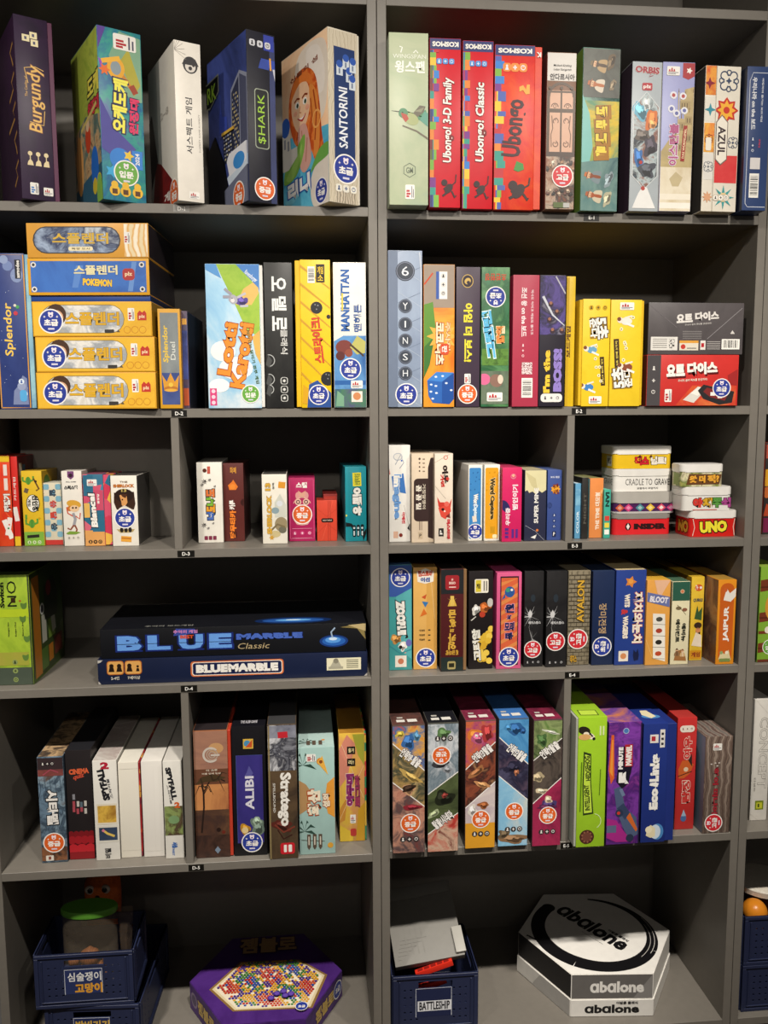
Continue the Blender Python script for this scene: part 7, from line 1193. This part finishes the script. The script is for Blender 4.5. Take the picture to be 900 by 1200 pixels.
# black and white hexagon
Eb = on_z(670.5, 1192, FL); zl = FL+solve(lambda t: proj((Eb.x, Eb.y, FL+t))[1], 1143, 0, .3); zb = FL+solve(lambda t: proj((Eb.x, Eb.y, FL+t))[1], 1172, 0, .3)
vp = [on_z(*p, zl) for p in ((632.6, 1046.5), (726.7, 1046.5), (777.6, 1090.5), (764.6, 1140.6), (673, 1143), (609.3, 1094))]
ca = sum(vp, Vector())/6; Ra = sum((v-ca).length for v in vp)/6
aa = math.atan2(sum(math.sin(math.atan2(v.y-ca.y, v.x-ca.x)+math.pi/3*k) for k, v in zip((-2, -1, 0, 1, 2, 3), vp)), sum(math.cos(math.atan2(v.y-ca.y, v.x-ca.x)+math.pi/3*k) for k, v in zip((-2, -1, 0, 1, 2, 3), vp)))
ABA = dict(c=ca, R=Ra, ang=aa, zl=zl, zb=zb)
WH = '#e9e6df'
ao, ap = hexbox('game_box', 'white hexagonal box with a black brush ring and lettering on its lid, bottom shelf', (ca.x, ca.y), Ra*1.015, aa, FL, zb, [WH]*6, WH)
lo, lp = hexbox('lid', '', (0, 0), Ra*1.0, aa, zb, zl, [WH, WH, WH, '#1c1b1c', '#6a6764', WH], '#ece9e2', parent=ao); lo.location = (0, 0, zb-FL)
ABA['sides'] = [(math.degrees(aa+math.pi/3*i)) for i in range(6)]
th2 = newhost(); TA = lambda nm: plane_layer(lo, nm, (0, 0, zl-zb), (1, 0, 0), (0, 1, 0), 1, 1, th2)
l = TA('brush_ring'); rr_ = Ra*.73; a0, a1 = 128, 128+310; pts = []; n = 56
for i in range(n+1):
    a = math.radians(a0+(a1-a0)*i/n); pts.append((rr_*math.cos(a), rr_*math.sin(a)))
q1 = pts[:20]; l.S(q1, .030, '#151416', .037); l.S(pts[19:36], .037, '#151416', .028); l.S(pts[35:], .028, '#151416', .006); l.C(pts[0][0], pts[0][1], .016, '#151416')
l.S([(p[0]*1.04, p[1]*1.04) for p in pts[34:46]], .0012, '#d8d4cc'); l.S([(p[0]*.97, p[1]*.97) for p in pts[32:44]], .001, '#d8d4cc')
p1, p2 = loc(657, 1064, ca, zl), loc(735, 1110, ca, zl); dv = Vector(p2)-Vector(p1); ta = math.degrees(math.atan2(dv.y, dv.x)); mid = (Vector(p1)+Vector(p2))/2
ABA['txt'] = (p1, p2, ta)
l = TA('title'); l.T('ɑbɑlone', mid.x, mid.y, dv.length, dv.length*.25, '#151416', 0, ta, bold=.04)
nn = Vector((-dv.y, dv.x)).normalized(); m2 = mid-nn*dv.length*.17+dv.normalized()*dv.length*.12; l.T('아발론 클래식', mid.x+dv.x*.3+nn.x*.019, mid.y+dv.y*.3+nn.y*.019, .055, .009, '#2a282a', 0, ta, bold=.04); l.T('the award winning marble game', m2.x, m2.y-.004, .06, .003, '#6a6866', 0, ta)
pg = loc(624, 1099, ca, zl); l.T('asmodee', pg[0], pg[1], .03, .008, '#2a282a', 0, -50, bold=.06)
for i in range(6):
    mx = (lp[i][0]+lp[(i+1) % 6][0])/2; my = (lp[i][1]+lp[(i+1) % 6][1])/2; dn_ = math.degrees(math.atan2(my, mx))
    if -125 < dn_ < -65:
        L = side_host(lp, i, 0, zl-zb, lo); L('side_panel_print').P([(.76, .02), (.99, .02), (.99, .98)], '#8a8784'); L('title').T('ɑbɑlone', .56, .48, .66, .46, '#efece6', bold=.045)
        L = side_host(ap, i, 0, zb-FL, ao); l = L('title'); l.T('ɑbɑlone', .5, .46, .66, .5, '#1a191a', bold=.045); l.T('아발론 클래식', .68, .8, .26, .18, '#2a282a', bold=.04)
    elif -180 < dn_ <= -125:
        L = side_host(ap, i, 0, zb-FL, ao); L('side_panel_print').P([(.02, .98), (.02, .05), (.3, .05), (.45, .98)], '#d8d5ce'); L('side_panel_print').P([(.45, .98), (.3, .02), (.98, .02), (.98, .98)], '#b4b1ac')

# navy crate with the naval game
YB = .03; xc0 = pz(460.5, 1170, YB).x; xc1 = pz(559.5, 1170, YB).x; HB = pz(510, 1142, YB).z-FL
crate('navy crate with white name plate in black capitals, holding a grey plastic case', xc0, xc1, YB, FL, HB, .17, 0, (('BATTLESHIP', .49, .45, .36, .15, '#1a1c22', .03),), (.27, .26, .42, .5, '#20284a', (.29, .36, .4, .18)))
def obox(name, p, u, v, w, lu, lv, lw, m, parent=None, bev=.001):
    """box with corner p and edges lu,lv,lw along the unit vectors u,v,w"""
    bm = bmesh.new(); box_bm(bm, 0, lu, 0, lv, 0, lw, bev, 0, 2); o = new(name, mesh_of(bm, name, [m]), parent)
    M = Matrix(((u.x, v.x, w.x, p.x), (u.y, v.y, w.y, p.y), (u.z, v.z, w.z, p.z), (0, 0, 0, 1))); o.matrix_world = M; return o
GY = mat('#7c7a74', .5)
f0 = Vector((xc0+.009, YB+.022, FL+HB-.002)); f1 = pz(538, 1046, YB+.16)
vv = Vector((0, .15, f1.z-f0.z)); Lh = min(vv.length, .2); vv.normalize(); uu = Vector((1, 0, 0)); uu = Vector((math.cos(.13), 0, math.sin(.13))); ww = uu.cross(vv).normalized(); vv = ww.cross(uu)
cw = pz(540, 1100, YB+.08).x-f0.x
case = obox('game_case', f0-ww*.0, uu, vv, ww, cw, Lh, .016, GY); tag(case, 'grey plastic game case slanting out of the navy crate with the name plate', 'game case')
bm = bmesh.new()
for i in range(6): box_bm(bm, .008+i*.002, .012+i*.012+.004, .012+.008*i, .014+.008*i, .016, .0168)
for i in range(4): box_bm(bm, cw*.2+i*.012, cw*.2+i*.012+.002, .02, .1, .016, .0166)
new('raised_ribs', mesh_of(bm, 'raised_ribs', [GY]), case)
bm = bmesh.new(); box_bm(bm, cw-.018, cw+.004, .004, .06, .016, .024, .002, 0, 2); new('latch', mesh_of(bm, 'latch', [mat('#a8a69e', .45)]), case)
bm = bmesh.new(); box_bm(bm, .004, cw-.004, Lh-.03, Lh-.004, .016, .02, .002, 0, 2); new('hinge', mesh_of(bm, 'hinge', [GY]), case)
RED = mat('#d8301f', .4)
for i, (dx, dz) in enumerate(((.022, -.012), (.018, -.05))):
    p0 = Vector((xc0+.03+dx, YB+.008+.002*i, FL+HB+dz)); u3 = Vector((math.cos(.3), 0, math.sin(.3))); v3 = Vector((0, 1, 0)); w3 = u3.cross(v3)
    o = obox('peg_tray', p0, u3, v3, w3, .082-.01*i, .012, .012, RED); tag(o, ('upper red plastic peg tray tucked under the grey game case', 'lower red plastic peg tray inside the navy crate with the name plate')[i], 'tray', 'red peg trays in the crate')
    bm = bmesh.new()
    for k in range(5): box_bm(bm, .006+.0145*k, .017+.0145*k, .002, .01, .012, .0125)
    pw = new('pocket', mesh_of(bm, 'pocket', [mat('#8a1a14', .5)]), o)

# crates of the right hand bookcase
xf0 = pz(868.5, 1165, .02).x
zF = pz(880, 1131, .02).z; zG = FL
crate('lower navy crate at the right edge, on the bottom shelf of the right bookcase', xf0, xf0+.2, .02, FL, zF-FL-.0006, .185, 0, (('보드게임', .5, .45, .34, .2, '#d8d04a', .04),))
crate('upper navy crate at the right edge with an orange ball showing', xf0+.001, xf0+.201, .021, zF, pz(880, 1075, .02).z-zF, .18, 0, (('보석', .5, .45, .3, .2, '#e0e0e0', .04),), (.3, .2, .4, .5, '#2c3764'))
zi = zF+.0072; ht = .058
sup = slab('game_box', xf0+.012, xf0+.19, .04, .19, zi, zi+ht, mat('#4a2a22', .5), None, .001); tag(sup, 'dark brown carton lying inside the upper crate at the right edge', 'board game box')
bm = bmesh.new(); bmesh.ops.create_uvsphere(bm, u_segments=24, v_segments=16, radius=.027)
for f in bm.faces: f.smooth = True
ball = new('ball', mesh_of(bm, 'ball', [mat('#e08a24', .3)])); ball.location = (pz(884, 1068, .07).x, .069, zi+ht+.0274); tag(ball, 'shiny orange ball in the upper crate at the right edge', 'ball')
hb_ = pz(890, 1044, .08).z-zi-ht
bm = bmesh.new(); lathe(bm, [(.04, 0), (.042, .003), (.042, hb_-.015)], 40); dr = new('round_box', mesh_of(bm, 'round_box', [mat('#5a2a1c', .5)])); dr.location = (xf0+.1, .13, zi+ht+.0004); tag(dr, 'dark round box with a white overhanging lid in the upper crate at the right edge', 'round box')
bm = bmesh.new(); lathe(bm, [(.046, hb_-.0165), (.064, hb_-.0145), (.066, hb_-.002), (.058, hb_)], 48); new('lid', mesh_of(bm, 'lid', [mat(N(120, '#e6e0d2', '#d8d0c0', '#efeae0'), .6)]), dr)

# ------------------------------------------------------------------ finish: build the printed parts and link everything
for h in HOSTS:
    for L in h['layers']: L.build()
bpy.data.objects.remove(tob)
names = {}
for o in LINKS:
    SC.collection.objects.link(o)
